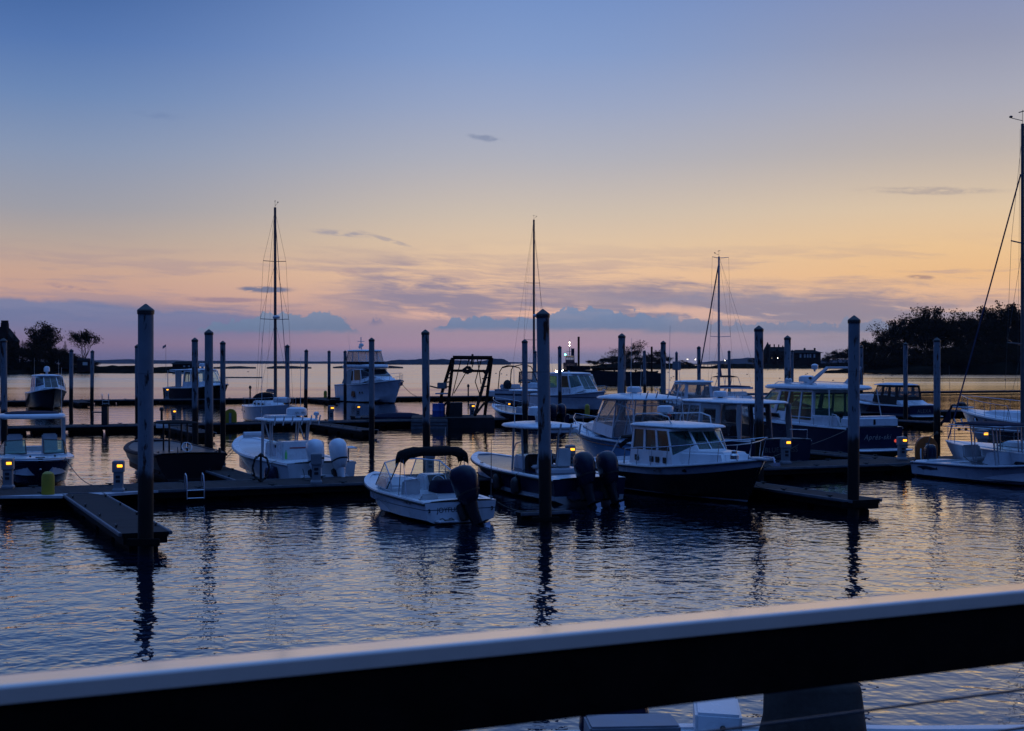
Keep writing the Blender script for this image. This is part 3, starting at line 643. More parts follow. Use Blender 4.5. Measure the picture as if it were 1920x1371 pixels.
MB().tube([(-7 * k, 0, Z(659, dt)), (8 * k, 0, Z(659, dt))], .05, 5).build('yard', M['mast'], ms); MB().tube([(2 * k, 0, Z(668, dt)), (2.6 * k, 0, Z(652, dt))], .05, 5).build('antenna', M['mast'], ms)
MB().box(1 * k, 6 * k, -.2, .2, Z(656, dt), Z(654.4, dt)).build('radar', M['gel_dull'], ms)
for ty in (642.5, 648): MB().ell((-1 * k, -.2, Z(ty, dt)), (.11, .11, .11)).build('mast_lamp', M['glow_w'], ms)
MB().ell((-9.5 * k, -1.6, Z(665, dt)), (.16, .16, .16)).build('side_lamp', M['green'], t_); MB().ell((14 * k, -1.6, Z(665, dt)), (.08, .08, .08)).build('side_lamp', M['red'], t_)
MB().lathe([(.35, 0), (.35, 1.6), (.4, 1.65), (.4, 1.75)], 10, (5 * k, 0, zz1)).build('funnel', M['navy'], t_)
for cx, ty, r_ in ((-1.5, 693, .36), (-14.5, 695.3, .22), (-27, 696.5, .2)):
    s_ = MB().tube([(cx * k, -3.6, .4), (cx * k, -3.6, Z(ty, dt - 4) + .1)], .05, 5).build('lamp_post', M['mast'], t_); MB().ell((cx * k, -3.75, Z(ty, dt - 4)), (r_, r_ * .6, r_)).build('flood_lamp', M['flood'], s_)
# ------------------------------------------------------------------ mooring buoys
bu = None
BU = 'dark mooring buoys dotted over the bright water'
for px, py, lab in ((465, 697, 'lone mooring buoy left of the sailboat mast, near the far rocks'), (930, 700, 'left buoy of three in a row by the bimini frame'), (940, 701, 'middle buoy of three in a row by the bimini frame'), (950, 703, 'right buoy of three in a row by the bimini frame'), (967, 686, 'small far buoy left of the two middle piles'),
                    (1253, 698, 'farthest buoy of the loose cluster right of the rusty-topped pile'), (1263, 706, 'buoy nearest the channel sign'), (1258.5, 708.5, 'middle buoy of the cluster right of the rusty-topped pile'), (1256.5, 712.5, 'nearest and largest buoy of the cluster right of the rusty-topped pile'), (1401, 702, 'buoy just left of the stout pile beside the blue-glass boats'), (1462, 709, 'single buoy between the stout pile and its slimmer neighbour'),
                    (1511, 702, 'left one of two touching buoys under the villa'), (1514, 700.5, 'right one of two touching buoys under the villa'), (1524, 705, 'buoy just right of the touching pair under the villa'), (1562, 713, 'tiny buoy by the radar arch'), (1651, 703, 'far left buoy of the five above the canvas-topped boat'), (1672.5, 704.5, 'far right buoy of the five above the canvas-topped boat'), (1661, 709, 'middle buoy of the five above the canvas-topped boat'), (1655.5, 711.5, 'second nearest buoy of the five above the canvas-topped boat'), (1656, 716, 'nearest buoy of the five above the canvas-topped boat'),
                    (1877, 705, 'farther buoy of the pair below the wooded hill at right'), (1885, 712, 'nearer buoy of the pair below the wooded hill at right'), (1345, 700, 'tiny buoy near the pale mast')):
    p = W(px, py + .8); r_ = 1.55 * p.y / F
    if bu is None:
        bu = MB().lathe([(.02, -.5), (.6, -.45), (1, -.1), (1, .25), (.75, .65), (.35, .85), (.1, .95), (.1, 1.25), (.02, 1.3)], 12).build('mooring_buoy', M['buoyb']); o = bu
    else: o = bu.copy(); COL.objects.link(o)
    tag(o, lab, 'buoy', BU); o.location = p; o.scale = (r_,) * 3
# ------------------------------------------------------------------ floating docks
DZ = .45
def frame(o, ang): return o
def dock(name, label, p, direction, length, width, group, side=1, plates=(), cleats=True):
    """p = a corner on the deck's camera-side edge; runs along `direction`; `side` = +1 if the deck lies to the left of that line"""
    ang = math.degrees(math.atan2(direction.y, direction.x))
    t_ = thing(name, label, 'dock', (p.x, p.y, 0), ang, group)
    y0, y1 = (0, width) if side > 0 else (-width, 0)
    MB().box(0, length, y0 + .09, y1 - .09, DZ - .12, DZ).build('deck', M['plank'], t_, smooth=0)
    for ya, yb in ((y0, y0 + .087), (y1 - .087, y1)):
        MB().box(-.02, length + .02, ya, yb, DZ - .075, DZ + .012).build('rub_strip', M['woodedge'], t_, bevel=.015)
    MB().box(.02, length - .02, y0 + .12, y1 - .12, DZ - .28, DZ - .123).build('frame', M['floatb'], t_, smooth=0)
    n = max(1, int(length / 2.4))
    for i in range(min(n, 40)):
        a = (i + .08) * length / n; b_ = (i + .92) * length / n
        MB().box(a, b_, y0 + .30, y1 - .30, -.35, DZ - .29).build('float', M['floatb'], t_, bevel=.04)
    if cleats:
        for i in range(min(n, 24)):
            for yy in (y0 + .16, y1 - .16):
                xx = (i + .5) * length / n
                c_ = MB(); c_.box(xx - .05, xx + .05, yy - .02, yy + .02, DZ, DZ + .05); c_.tube([(xx - .15, yy, DZ + .07), (xx - .05, yy, DZ + .055), (xx + .05, yy, DZ + .055), (xx + .15, yy, DZ + .07)], .02, 5)
                c_.build('cleat', M['black'], t_)
    for x_, w_ in plates:
        MB().prism([(x_ - w_, y0 - .01), (x_ + w_, y0 - .01), (x_, y0 - w_ * .7)] if side > 0 else [(x_ - w_, y1 + .01), (x_ + w_, y1 + .01), (x_, y1 + w_ * .7)], DZ - .06, DZ + .004).build('corner_plate', M['gusset'], t_, smooth=0)
    return t_
pm = P('dock_planks', (.030, .024, .024), .85, .2, 2.0, spec=.12)
t = pm.node_tree; b = t.nodes['Principled BSDF']; src = S(t, b.inputs['Base Color'].links[0].from_socket)
xx, yy, zz = sep(t, S(t, t.nodes.new('ShaderNodeTexCoord').outputs['Object']))
fr = (xx * 6.9).m('FRACT'); gap = fr.ss(.05, .02).mx(fr.ss(.95, .98))
tone = nz(t, comb(t, (xx * 6.9).m('FLOOR') * 3.7, yy * .6, 0), 1.0, 2)
cc = mixc(t, tone.ss(.35, .65) * .55, src, (.048, .042, .043, 1)); cc = mixc(t, gap, cc, (.006, .006, .006, 1))
t.links.new(cc.k, b.inputs['Base Color']); M['plank'] = pm

GA, GF = 'long floating docks running across the marina', 'finger docks'
A0 = W(718, 904.5, DZ); A0.z = 0              # a point on the near edge of the nearest long dock
lineA = lambda px: A0 + V * ((px - 960) / F * A0.y - A0.x) / (V.x - (px - 960) / F * V.y)
B0 = W(400, 795, DZ); B0.z = 0
lineB = lambda px: B0 + V * ((px - 960) / F * B0.y - B0.x) / (V.x - (px - 960) / F * V.y)
C0 = W(200, 750.5, DZ); C0.z = 0
lineC = lambda px: C0 + V * ((px - 960) / F * C0.y - C0.x) / (V.x - (px - 960) / F * V.y)
WA = 2.9
dock('floating_dock', 'nearest long floating dock, the one with the swim ladder and the close lamps', A0 - V * 20, V, 62, WA, GA, 1, [(8.4, 0)] and [])
dock('floating_dock', 'middle long floating dock, behind the maroon launch and the fishing boats', B0 - V * 24, V, 92, 2.6, GA, 1)
dock('floating_dock', 'outermost long floating dock, against the open bay', C0 - V * 30, V, 190, 3.0, GA, 1)

def finger(lab, pend, plen, width, side=1, cl=True): return dock('finger_dock', lab, pend, U, plen, width, GF, side, cleats=cl)
# near fingers, sticking out toward the deck; pend = near left-hand corner of the tip
e1 = W(222, 1001, DZ); e1.z = 0
f1 = finger('finger dock in the left foreground, its outer end at the big close pile', e1, (lineA(121) - e1).length - .15, 1.3, -1)
e2 = W(1594, 939, DZ); e2.z = 0
f2 = finger('finger dock on the right ending at the tall pile beside the black-hulled pilothouse boat', e2, 12.2, 1.2, -1)
e3 = W(1000, 962, .24); e3.z = 0
DZ = .24
f3 = dock('pile_float', 'small low float wrapped round the foot of the big central pile', e3 - V * .35, V, 1.6, .55, GF, 1, cleats=False)
DZ = .45
# the pale triangular plates where finger 1 and the ladder stand meet the long dock
for px, w_ in ((62, 1.05), (232, 1.1)):
    p = lineA(px)
    g = MB(); g.prism([(-w_, 0), (w_, 0), (w_ * (.75 if px < 100 else -.75), -.75)], DZ - .07, DZ + .006)
    o = g.build('corner_plate', M['gusset'], None, smooth=0); o.location = (p.x, p.y, 0); o.rotation_euler = (0, 0, math.atan2(V.y, V.x))
    o.parent = f1; o.matrix_parent_inverse = Matrix.LocRotScale(f1.location, f1.rotation_euler, None).inverted()
# fingers on the far side of dock A, between the boats
def farfinger(lab, px, L, w=1.2):
    p = lineA(px) + U * (WA + .05); return finger(lab, p, L, w, -1)
farfinger('short finger dock between the maroon launch and the white twin-engine boat', 478, 9.5)
farfinger('finger dock behind the pilothouse boat, left of the green-glass cruiser', 1235, 9)
farfinger('finger dock between the two navy-hulled cruisers', 1540, 10)
farfinger('finger dock behind the orange hose guard, left of the white sailing yacht', 1725, 10)
# fingers of dock B (toward the camera) and its far side
def bf(lab, tipx, tipy, L, w=1.2, side=-1):
    e = W(tipx, tipy, DZ); e.z = 0; return finger(lab, e, L, w, side)
bf('finger dock reaching forward to the pile in front of the flybridge yacht', 676, 807, 11)
bf('finger dock reaching forward to the twin piles behind the maroon launch', 366, 812, 10, 1.3)
bf('finger dock forward of the middle dock at far right beyond the orange guard', 1745, 792, 10)
for lab, px, L in (('finger dock on the bay side, beside the pilot cruiser on the left', 128, 9), ('finger dock on the bay side between sailboat and flybridge yacht', 575, 9)):
    p = lineC(px) - U * L; finger(lab, p, L - .1, 1.2, -1)

# ------------------------------------------------------------------ piles
pm = P('pile_paint', (.15, .175, .205), .6, .12, 1.2, spec=.2); t = pm.node_tree; b = t.nodes['Principled BSDF']; src = S(t, b.inputs['Base Color'].links[0].from_socket)
tc = t.nodes.new('ShaderNodeTexCoord'); oi = t.nodes.new('ShaderNodeObjectInfo'); rnd = S(t, oi.outputs['Random'])
xx, yy, zz = sep(t, S(t, tc.outputs['Object']))
n1 = nz(t, comb(t, xx * 2.2 + rnd * 9, yy * 2.2, zz * .55 + rnd * 37), 1.6, 5, .65); n2 = nz(t, comb(t, xx * 6 + rnd * 9, yy * 6, zz * 1.2), 1.4, 4)
cc = mixc(t, n2.ss(.35, .75) * .35, src, (.12, .125, .135, 1))
cc = mixc(t, n1.ss(.56, .64), cc, (.05, .02, .011, 1))
cc = mixc(t, (n1 * n2).ss(.31, .36), cc, (.014, .010, .009, 1))
tide = zz + (n2 - .5) * .55 + (rnd - .5) * .5
cc = mixc(t, tide.ss(2.3, 2.0), cc, (.016, .010, .008, 1))
cc = mixc(t, tide.ss(1.9, 1.2), cc, (.004, .0035, .003, 1))
seam = zz.ss(4.335, 4.34) * zz.ss(4.365, 4.36); cc = mixc(t, seam * .5, cc, (.08, .08, .085, 1))
t.links.new(cc.k, b.inputs['Base Color'])
piles = [  # photo x, top row, width, distance override, label
    (8, 634, 12, 0, 'pile at the left edge, in front of the chimney house'),
    (133, 654.5, 7.4, 0, 'slim pile left of its twin, below the umbrella-topped tree'), (172, 656.5, 6.8, 0, 'slim pile at the right end of the left-hand point'),
    (258, 645.5, 9.5, 0, 'slim pile peeping out behind the big close pile'), (273, 570, 28.75, W(273, 1004, DZ).y, 'biggest and closest pile, streaked with rust, at the tip of the left finger'),
    (366, 633, 11.5, 0, 'left pile of the three behind the maroon launch'), (392, 617.5, 15.5, 0, 'tallest pile of the three behind the maroon launch, with black rust marks'), (418, 639, 10, 0, 'right pile of the three behind the maroon launch'),
    (539, 646, 8.3, 0, 'grey pile just right of the left sailboat mast'), (573, 655, 7, 0, 'slim dark-footed pile right of the sailboat bow'), (617, 657, 5.8, 0, 'lone slim pile left of the flybridge yacht'), (647, 657, 6, 0, 'slim pile touching the stern of the flybridge yacht'),
    (697, 633, 10.5, 0, 'pile standing in front of the flybridge yacht'), (800, 618, 14.2, 0, 'pile left of the steel gantry, behind the bimini runabout'), (985, 636, 10.5, 0, 'pile just left of the middle mast, rusty at its foot'), (1003, 657, 6.5, 0, 'slim pile directly under the middle mast'),
    (1023, 579.5, 23.8, W(1023, 958, DZ).y, 'big close pile in the centre, between the runabout and the navy console boat'), (1050, 648.5, 7, 0, 'slim pile left of the tug'), (1162, 625, 13, 0, 'stout pile behind the domed hardtop of the pale blue boat'), (1171, 660, 5, 0, 'thin pile half hidden by the stout pile over the barge'),
    (1209, 657, 6, 0, 'slim pile in front of the right half of the barge'), (1244, 639, 9.6, 0, 'pile with a brown rust patch under its cap, at the right end of the barge'), (1311, 649, 7, 0, 'dark-topped pile left of the pale mast'), (1368, 657, 5.6, 0, 'slimmest pile, just right of the pale mast'),
    (1424, 610.5, 16.5, 0, 'stout pile left of the turreted mansion'), (1477, 629, 12.2, 0, 'pile between the turreted mansion and the villa'), (1485.5, 656, 5.2, 0, 'thin dark pile tucked behind the pile between the two mansions'),
    (1600, 591.5, 21.6, W(1600, 937, DZ).y, 'big close pile on the right, in front of the green-glass cruiser'), (1615, 648, 6.6, 0, 'thin pile just behind the big close pile on the right'), (1698, 642, 8.3, 0, 'pile beside the canvas-topped navy boat with a small box on it'), (1757, 633, 12.5, 0, 'pile at the stern of the canvas-topped navy boat')]
PW = .353; first = None
for px, top, w_, dd, lab in piles:
    d = dd or .5 * (F * PW / w_) + .5 * (F * 1.45 / (YH - top))
    ztop = Z(top, d); dia = w_ * d / F; hgt_ = ztop
    t_ = thing('mooring_pile', lab, 'pile', D(px, d), random.uniform(0, 360) * 0, 'white-sleeved mooring piles with dark pointed caps'); t_.rotation_euler = (R(random.gauss(0, .25)), R(random.gauss(0, .3)), 0)
    r_ = dia / 2
    sh = MB(); zc = ztop - dia * .52
    sh.lathe([(r_, -1.4), (r_, .4), (r_, 1.2), (r_ * .995, 2.0), (r_, 3.0), (r_, zc - .5), (r_, zc)], 20); sh.build('shaft', pm, t_)
    cp = MB(); cp.lathe([(r_ * 1.09, zc - .06), (r_ * 1.12, zc + .03), (r_ * 1.02, zc + .06), (.02, ztop)], 20); cp.build('cap', M['black'], t_, smooth=20)
    if dd:
        c_ = MB(); rr = r_ + .09
        for a in range(4):
            q = a * 1.5708; c_.box(-rr - .05, rr + .05, -rr - .05, -rr + .03, .40, .66) if a == 0 else None
        o = MB().prism([(-rr - .12, -rr), (rr + .12, -rr), (rr + .12, -rr + .1), (-rr - .12, -rr + .1)], .22 - .06 * (px == 1023), .40 - .10 * (px == 1023)).build('pile_guide', M['floatb'], t_, bevel=.02)
for px, top, w_, lab in ((1268.5, 659, 5.2, 'channel post carrying a square board, right of the island'),):
    d = F * PW / w_ * .95; t_ = thing('channel_marker', lab, 'sign', D(px, d), 0)
    ztop = Z(top, d); MB().lathe([(.16, -1.4), (.16, ztop - .25), (.19, ztop - .2), (.02, ztop)], 12).build('post', pm, t_)
    MB().box(-.5, .5, -.24, -.19, Z(694, d), Z(678, d)).build('board', M['plasto'], t_, bevel=.01)

# ------------------------------------------------------------------ dock pedestals with lamps
def make_pedestal(lit=True):
    t_ = thing('power_pedestal', 'x', 'pedestal', group='dock power pedestals')
    MB().loft([[(a * wx, b_ * wy, zz) for a, b_ in ((-1, -1), (1, -1), (1, 1), (-1, 1))] for wx, wy, zz in ((.19, .19, 0), (.19, .19, .08), (.145, .145, .12), (.145, .145, .62))]).build('column', M['plasto'], t_, smooth=0, bevel=.012)
    MB().loft([[(a * wx, b_ * wy, zz) for a, b_ in ((-1, -1), (1, -1), (1, 1), (-1, 1))] for wx, wy, zz in ((.175, .175, .621), (.18, .18, .66), (.18, .18, .96), (.16, .16, 1.0))]).build('head', M['plasto'], t_, smooth=0, bevel=.015)
    if lit: MB().box(-.02, .145, -.196, -.178, .80, .885).build('lamp_lens', M['glow'], t_, bevel=.006)
    for z_ in (.30, .44): MB().box(-.07, .07, -.16, -.143, z_, z_ + .09).build('outlet', M['black'], t_, bevel=.01)
    return t_
ped = make_pedestal(); ped_d = make_pedestal(False)
ap = math.degrees(math.atan2(V.y, V.x))
def pedestal(px, py_base, lab, lit=True, ang=8, k=1.0, used={}, d=None):
    loc = W(px, py_base, DZ) if d is None else D(px, d, DZ); src = ped if lit else ped_d
    if lit not in used: used[lit] = 1; o = src; o.location = loc; o.rotation_euler = (0, 0, R(ang)); o['label'] = lab; o.scale = (k,) * 3
    else: o = dup(src, lab, loc, ang, k)
    return o
pedestal(15, 916, 'lit dock pedestal at the left edge, in front of the navy bowrider', k=1.0)
pedestal(222, 922, 'lit dock pedestal beside the biggest pile, at the root of the left finger')
pedestal(806, 901, 'lit dock pedestal under the black bimini of the white runabout', d=lineA(806).y + 2.3)
pedestal(1069, 0, 'lit dock pedestal between the navy console boat and the pale blue bow', d=lineA(1069).y + 2.2)
pedestal(1473, 0, 'lit dock pedestal standing before the navy transom with grey lettering', d=lineA(1473).y + 2.2, k=1.05)
pedestal(1691, 0, 'lit dock pedestal right of the cruiser with script lettering', d=lineA(1691).y + 2.2)
pedestal(1842, 0, 'lit dock pedestal behind the posts of the right-hand console boat', d=lineA(1842).y + 3.6, k=1.15)
pedestal(593, 0, 'unlit dock pedestal in front of the white outboards', False, d=lineA(593).y + .45, k=1.05)
pedestal(326, 790, 'lit dock pedestal above the canopy of the maroon launch', d=lineB(326).y + 1.5)
pedestal(621, 0, 'lit dock pedestal with a hanging hose, beyond the white twin-engine boat', d=lineB(621).y + .5, k=1.15)
pedestal(671, 0, 'lit dock pedestal against the reflection of the flybridge yacht', d=lineB(671).y + 6)
pedestal(885, 0, 'lit dock pedestal at the right foot of the steel gantry', d=lineB(885).y + 2, k=1.1)
pedestal(953, 0, 'lit dock pedestal beside the small navy boat right of the gantry', d=lineB(953).y + 9)
pedestal(313, 0, 'lit dock pedestal on the outermost dock, left of the dark canvas cruiser', d=lineC(313).y + 1.5, k=1.3)
pedestal(105, 0, 'unlit dock pedestal on the outermost dock, right of the pilot cruiser', False, d=lineC(105).y + 1.5, k=1.4)
pedestal(1099, 0, 'unlit dock pedestal on the outermost dock, ahead of the white express cruiser', False, d=lineC(1099).y + 1.5, k=1.2)

# ------------------------------------------------------------------ small dock gear
def yellow_post(px, py, lab, h=.72, r_=.2, m='yellow', d=None):
    o = MB().lathe([(r_, 0), (r_, h * .78), (r_ * .86, h * .92), (r_ * .5, h), (.02, h * 1.02)], 16).build('bumper_post', M[m]); o.location = W(px, py, DZ) if d is None else D(px, d, DZ); tag(o, lab, 'bumper')
yellow_post(90, 927.5, 'yellow rounded bumper post at the dock corner by the navy bowrider')
yellow_post(841, 0, 'small yellow bumper post on the outermost dock left of the flybridge yacht', .8, .22, d=lineC(610).y + 2) if False else yellow_post(610, 0, 'small yellow bumper post on the outermost dock left of the flybridge yacht', .85, .2, d=lineC(610).y + .6)
yellow_post(1101, 0, 'yellow bumper post under the bow of the white express cruiser', .95, .19, d=lineB(1101).y + 2.0)
yellow_post(1239, 0, 'yellow bumper post beside the rust-patched pile', .9, .2, d=lineC(1239).y + .8)
def hose_guard(px, d, w_, h_, mat, lab, z=DZ):
    t_ = thing('hose_guard', lab, 'hose guard', D(px, d, z), 0)
    arch = [(-w_ / 2, 0), (-w_ / 2, h_ - w_ / 2)] + [(-w_ / 2 * math.cos(a), h_ - w_ / 2 + w_ / 2 * math.sin(a)) for a in (math.pi * i / 14 for i in range(1, 14))] + [(w_ / 2, h_ - w_ / 2), (w_ / 2, 0)]
    MB().prism(arch, -.14, .14, 'y').build('shell', M[mat], t_, bevel=.03)
    MB().box(-.08, .08, -.22, -.143, 0, h_ * .72).build('post', M['plasto'], t_, bevel=.01)
hose_guard(432.5, lineB(432).y + .9, .82, .98, 'yellow', 'round-topped yellow hose guard on the middle dock, left of the sailboat hull')
hose_guard(1737, lineA(1737).y + 2.2, .95, .98, 'orange', 'round-topped orange hose guard beside the right-hand console boat')
t_ = thing('swim_ladder', 'bright steel swim ladder hooked over the edge of the nearest dock', 'ladder', lineA(366), ap)
for sx in (-.28, .28):
    MB().tube([(sx, .35, DZ), (sx, .33, DZ + .42), (sx, .22, DZ + .5), (sx, .05, DZ + .44), (sx, -.06, DZ + .2), (sx, -.07, .12)], .022, 8).build('side_rail', M['alu'], t_)
for i in range(2): MB().tube([(-.28, -.07, .16 + i * .26), (.28, -.07, .16 + i * .26)], .018, 6).build('rung', M['steel'], t_)
def hose_coil(px, d, lab, r_=.34, h0=.1):
    t_ = thing('hose_rack', lab, 'hose', D(px, d, DZ), 10)
    MB().box(-.04, .04, -.04, .04, 0, 1.0).build('post', M['black'], t_)
    pts = []
    for i in range(150):
        a = i * .21; rr = r_ * (1 + .1 * math.sin(i * 1.7)); pts.append((rr * .8 * math.sin(a), -.1 - .0012 * i, .5 + rr * 1.3 * math.cos(a)))
    MB().tube(pts, .02, 5).build('hose', M['rubber'], t_)
hose_coil(489, lineA(489).y + 2.0, 'black hose coiled on a rack near the white twin-engine boat')
t_ = thing('dock_box', 'low white dock box on the outermost dock, left of the bimini cruiser', 'dock box', D(923, lineC(923).y + .4, DZ), ap)
MB().box(-.55, .55, 0, .7, 0, .55).build('box', M['gel_dull'], t_, bevel=.03); MB().loft([[(-.58, -.03, .552), (.58, -.03, .552), (.58, .73, .552), (-.58, .73, .552)], [(-.56, .02, .64), (.56, .02, .64), (.56, .6, .7), (-.56, .6, .7)]]).build('lid', M['gel_dull'], t_, bevel=.02)
t_ = thing('dock_steps', 'white boarding steps on the finger behind the maroon launch', 'steps', W(305, 803, DZ), 20)
for i in range(3): MB().box(-.35, .35, i * .22, .66, i * .16, i * .16 + .155).build('step', M['gel_dull'], t_, bevel=.015)
t_ = thing('fish_table', 'dark wooden cleaning table on the middle dock, right of the left-edge pile', 'table', D(185, lineB(185).y + 1.5, DZ), 15)
MB().box(-.45, .45, -.3, .3, .82, .88).build('table_top', M['black'], t_, bevel=.01)
for a in (-.4, .4):
    for b_ in (-.25, .25): MB().box(a - .03, a + .03, b_ - .03, b_ + .03, 0, .82).build('leg', M['black'], t_)
t_ = thing('waste_post', 'dark capped post beside the cleaning table on the middle dock', 'post', D(197, lineB(197).y + 1.3, DZ), 0)
MB().box(-.2, .2, -.2, .2, 0, 1.25).build('column', M['black'], t_, bevel=.02); MB().box(-.32, .32, -.3, .3, 1.251, 1.36).build('hood', M['rust'], t_, bevel=.02)
for px, d, h_, lab in ((303, lineB(303).y + 4, 1.05, 'knobbed black post on the middle dock, left of the lit pedestal'), (878, lineC(878).y + .6, 1.5, 'knobbed black post on the outermost dock behind the gantry'), (469, lineC(469).y + .6, 1.5, 'knobbed black post on the outermost dock left of the sailboat mast')):
    o = MB().lathe([(.09, 0), (.09, h_ * .75), (.16, h_ * .8), (.16, h_ * .9), (.1, h_), (.02, h_ * 1.02)], 10).build('hydrant_post', M['black']); o.location = D(px, d, DZ); tag(o, lab, 'post')
t_ = thing('swim_ladder', 'pair of hoop handrails of a ladder on the outermost dock at left', 'ladder', lineC(198), ap)
for sx in (-.35, .35): MB().tube([(sx, .5, DZ), (sx, .48, DZ + .6), (sx, .3, DZ + .72), (sx, .05, DZ + .5), (sx, -.06, -.3)], .03, 6).build('side_rail', M['alu'], t_)
for i in range(2): MB().tube([(-.35, -.05, .1 + i * .3), (.35, -.05, .1 + i * .3)], .02, 6).build('rung', M['alu'], t_)

# ------------------------------------------------------------------ boats: local x forward from the transom, y to port, z up from the water
class Ship:
    def __init__(s, name, label, cat, loc, ang, L, B, zs, zm, zb, paint, top='gel', tb=.9, full=2.3, pw=.85, rake=None, flare=.45, draft=.35, chine=.12, split=None, bcf=.93, rail=True, railm=None, rub=.03, group=None):
        s.L, s.B, s.zs, s.zm, s.zb, s.tb, s.full, s.pw = L, B, zs, zm, zb, tb, full, pw
        s.rake = rake if rake is not None else L * .13
        s.flare, s.draft, s.ch, s.bcf = flare, draft, chine, bcf; s.top = top
        s.root = thing(name, label, cat, loc, ang, group)
        n = 26; ts = [1 - (1 - i / n) ** 1.25 for i in range(n + 1)]; ts[-1] = .9985; s.ts = ts
        fr = [0, .2, .45, .7, .88, 1.0]
        if split is not None: fr = sorted(set([f for f in fr if abs(f - split) > .06] + [split, 1.0]))
        mb = MB(); rings = []
        for t_ in ts:
            pts = s.section(t_, fr)
            rings.append([(p[0], p[1], p[2]) for p in pts] + [(p[0], -p[1], p[2]) for p in reversed(pts[1:])])
        m_ = len(fr) + 1; nn = len(rings[0])
        if split is None: mb.loft(rings)
        else:
            k0 = fr.index(split)
            vs_ = [p for r in rings for p in r]; o = len(mb.v); mb.v += vs_
            for a in range(len(rings) - 1):
                for i in range(nn):
                    j = (i + 1) % nn
                    mb.f.append((a * nn + i, a * nn + j, (a + 1) * nn + j, (a + 1) * nn + i))
                    lo = min(min(i, nn - i), min(j, nn - j)) if j else 0
                    mb.k.append(1 if lo >= 1 + k0 else 0)
            mb.f.append(tuple(reversed(range(nn)))); mb.k.append(0); mb.f.append(tuple(range((len(rings) - 1) * nn, len(rings) * nn))); mb.k.append(0)
        s.hull = mb.build('hull', paint, s.root, smooth=40)
        if rail:
            rr = MB()
            for sg in (1, -1):
                pass
            pts = [s.pt(t_, 1.0, 1, .012) for t_ in ts]; port = [Vector(p) - Vector((0, 0, .05)) for p in pts]; star = [Vector((p.x, -p.y, p.z)) for p in port]
            rr.tube(star[:-1] + [Vector((port[-1].x + .02, 0, port[-1].z))] + list(reversed(port[:-1])), rub, 6); rr.build('rub_rail', railm or M['rubber'], s.root)
    def b(s, t_):
        if t_ < .42: return s.B / 2 * (s.tb + (1 - s.tb) * math.sin(math.pi / 2 * t_ / .42))
        return max(.012, s.B / 2 * max(0, 1 - ((t_ - .42) / .58) ** s.full) ** s.pw)
    def z(s, t_):
        if t_ < .45: u = t_ / .45; return s.zs + (s.zm - s.zs) * u * u * (3 - 2 * u) if s.zm < s.zs else s.zs + (s.zm - s.zs) * u
        u = (t_ - .45) / .55; return s.zm + (s.zb - s.zm) * u ** 1.5
    def section(s, t_, fr):
        b, z = s.b(t_), s.z(t_)
        zk = -s.draft * (1 - t_ ** 5) - .05
        zc = s.ch + .55 * (z - s.ch) * max(0, t_ - .45) ** 2.2 / .55 ** 2.2 * .75
        bc = b * (s.bcf - s.flare * max(0, t_ - .25) / .75 * .95)
        out = [(0, zk)]
        for f in fr: out.append((bc + (b - bc) * (f ** (1 + s.flare * 1.6 * t_) if s.bcf > .8 else math.sin(f * math.pi / 2)), zc + (z - zc) * f))
        res = []
        for y, zz in out:
            h = max(0, min(1, (zz + s.draft) / (z + s.draft)))
            res.append((s.L * t_ - s.rake * (1 - h) ** 1.15 * t_ ** 4, y, zz))
        return res
    def pt(s, t_, h=1.0, side=1, out=0.0):
        b, z = s.b(t_), s.z(t_); return Vector((s.L * t_, side * (b + out), z))
    def side(s, x, f, sgn=1, out=.004):
        """a point on the topsides at length x, fraction f up from chine to sheer"""
        t_ = x / s.L; p = s.section(t_, [f])[1]; return Vector((p[0], sgn * (p[1] + out), p[2]))
    def deck(s, cock=None, crown=.06, w=.16, lip=.02, mat=None, bow_cock=None, name='deck'):
        """covering boards all round; cock = [(t0, t1, sole height)] lists the open wells, the rest is crowned deck"""
        wells = cock or []
        eps = .0009; ts = set(s.ts)
        for a, b_, _ in wells: ts |= {a, a + eps, b_, b_ - eps}
        ts = sorted(q for q in ts if 0 <= q <= .9985)
        mb = MB(); rings = []
        for q in ts:
            b, z = s.b(q), s.z(q) + lip; x_ = s.L * q; i_ = max(.005, b - w)
            zf = next((zf for a, b_, zf in wells if a < q < b_), None)
            k = [(x_, b + .015, z - .04), (x_, b + .005, z), (x_, i_, z + .004)]
            if zf is None:
                cr = crown * min(1, b / (s.B / 2))
                k += [(x_, i_ * .98, z + .006 + cr * .3), (x_, i_ * .55, z + cr * .8), (x_, 0, z + cr)]
            else: k += [(x_, i_ - .01, z - .08), (x_, i_ - .03, zf), (x_, 0, zf)]
            rings.append(k + [(p[0], -p[1], p[2]) for p in reversed(k[:-1])])
        mb.loft(rings, caps=False, closed=False)
        # close the transom top edge
        return mb.build(name, mat or M[s.top], s.root, smooth=35)
    def part(s, name, mb, mat, parent=None, **k): return mb.build(name, M[mat] if isinstance(mat, str) else mat, parent or s.root, **k)

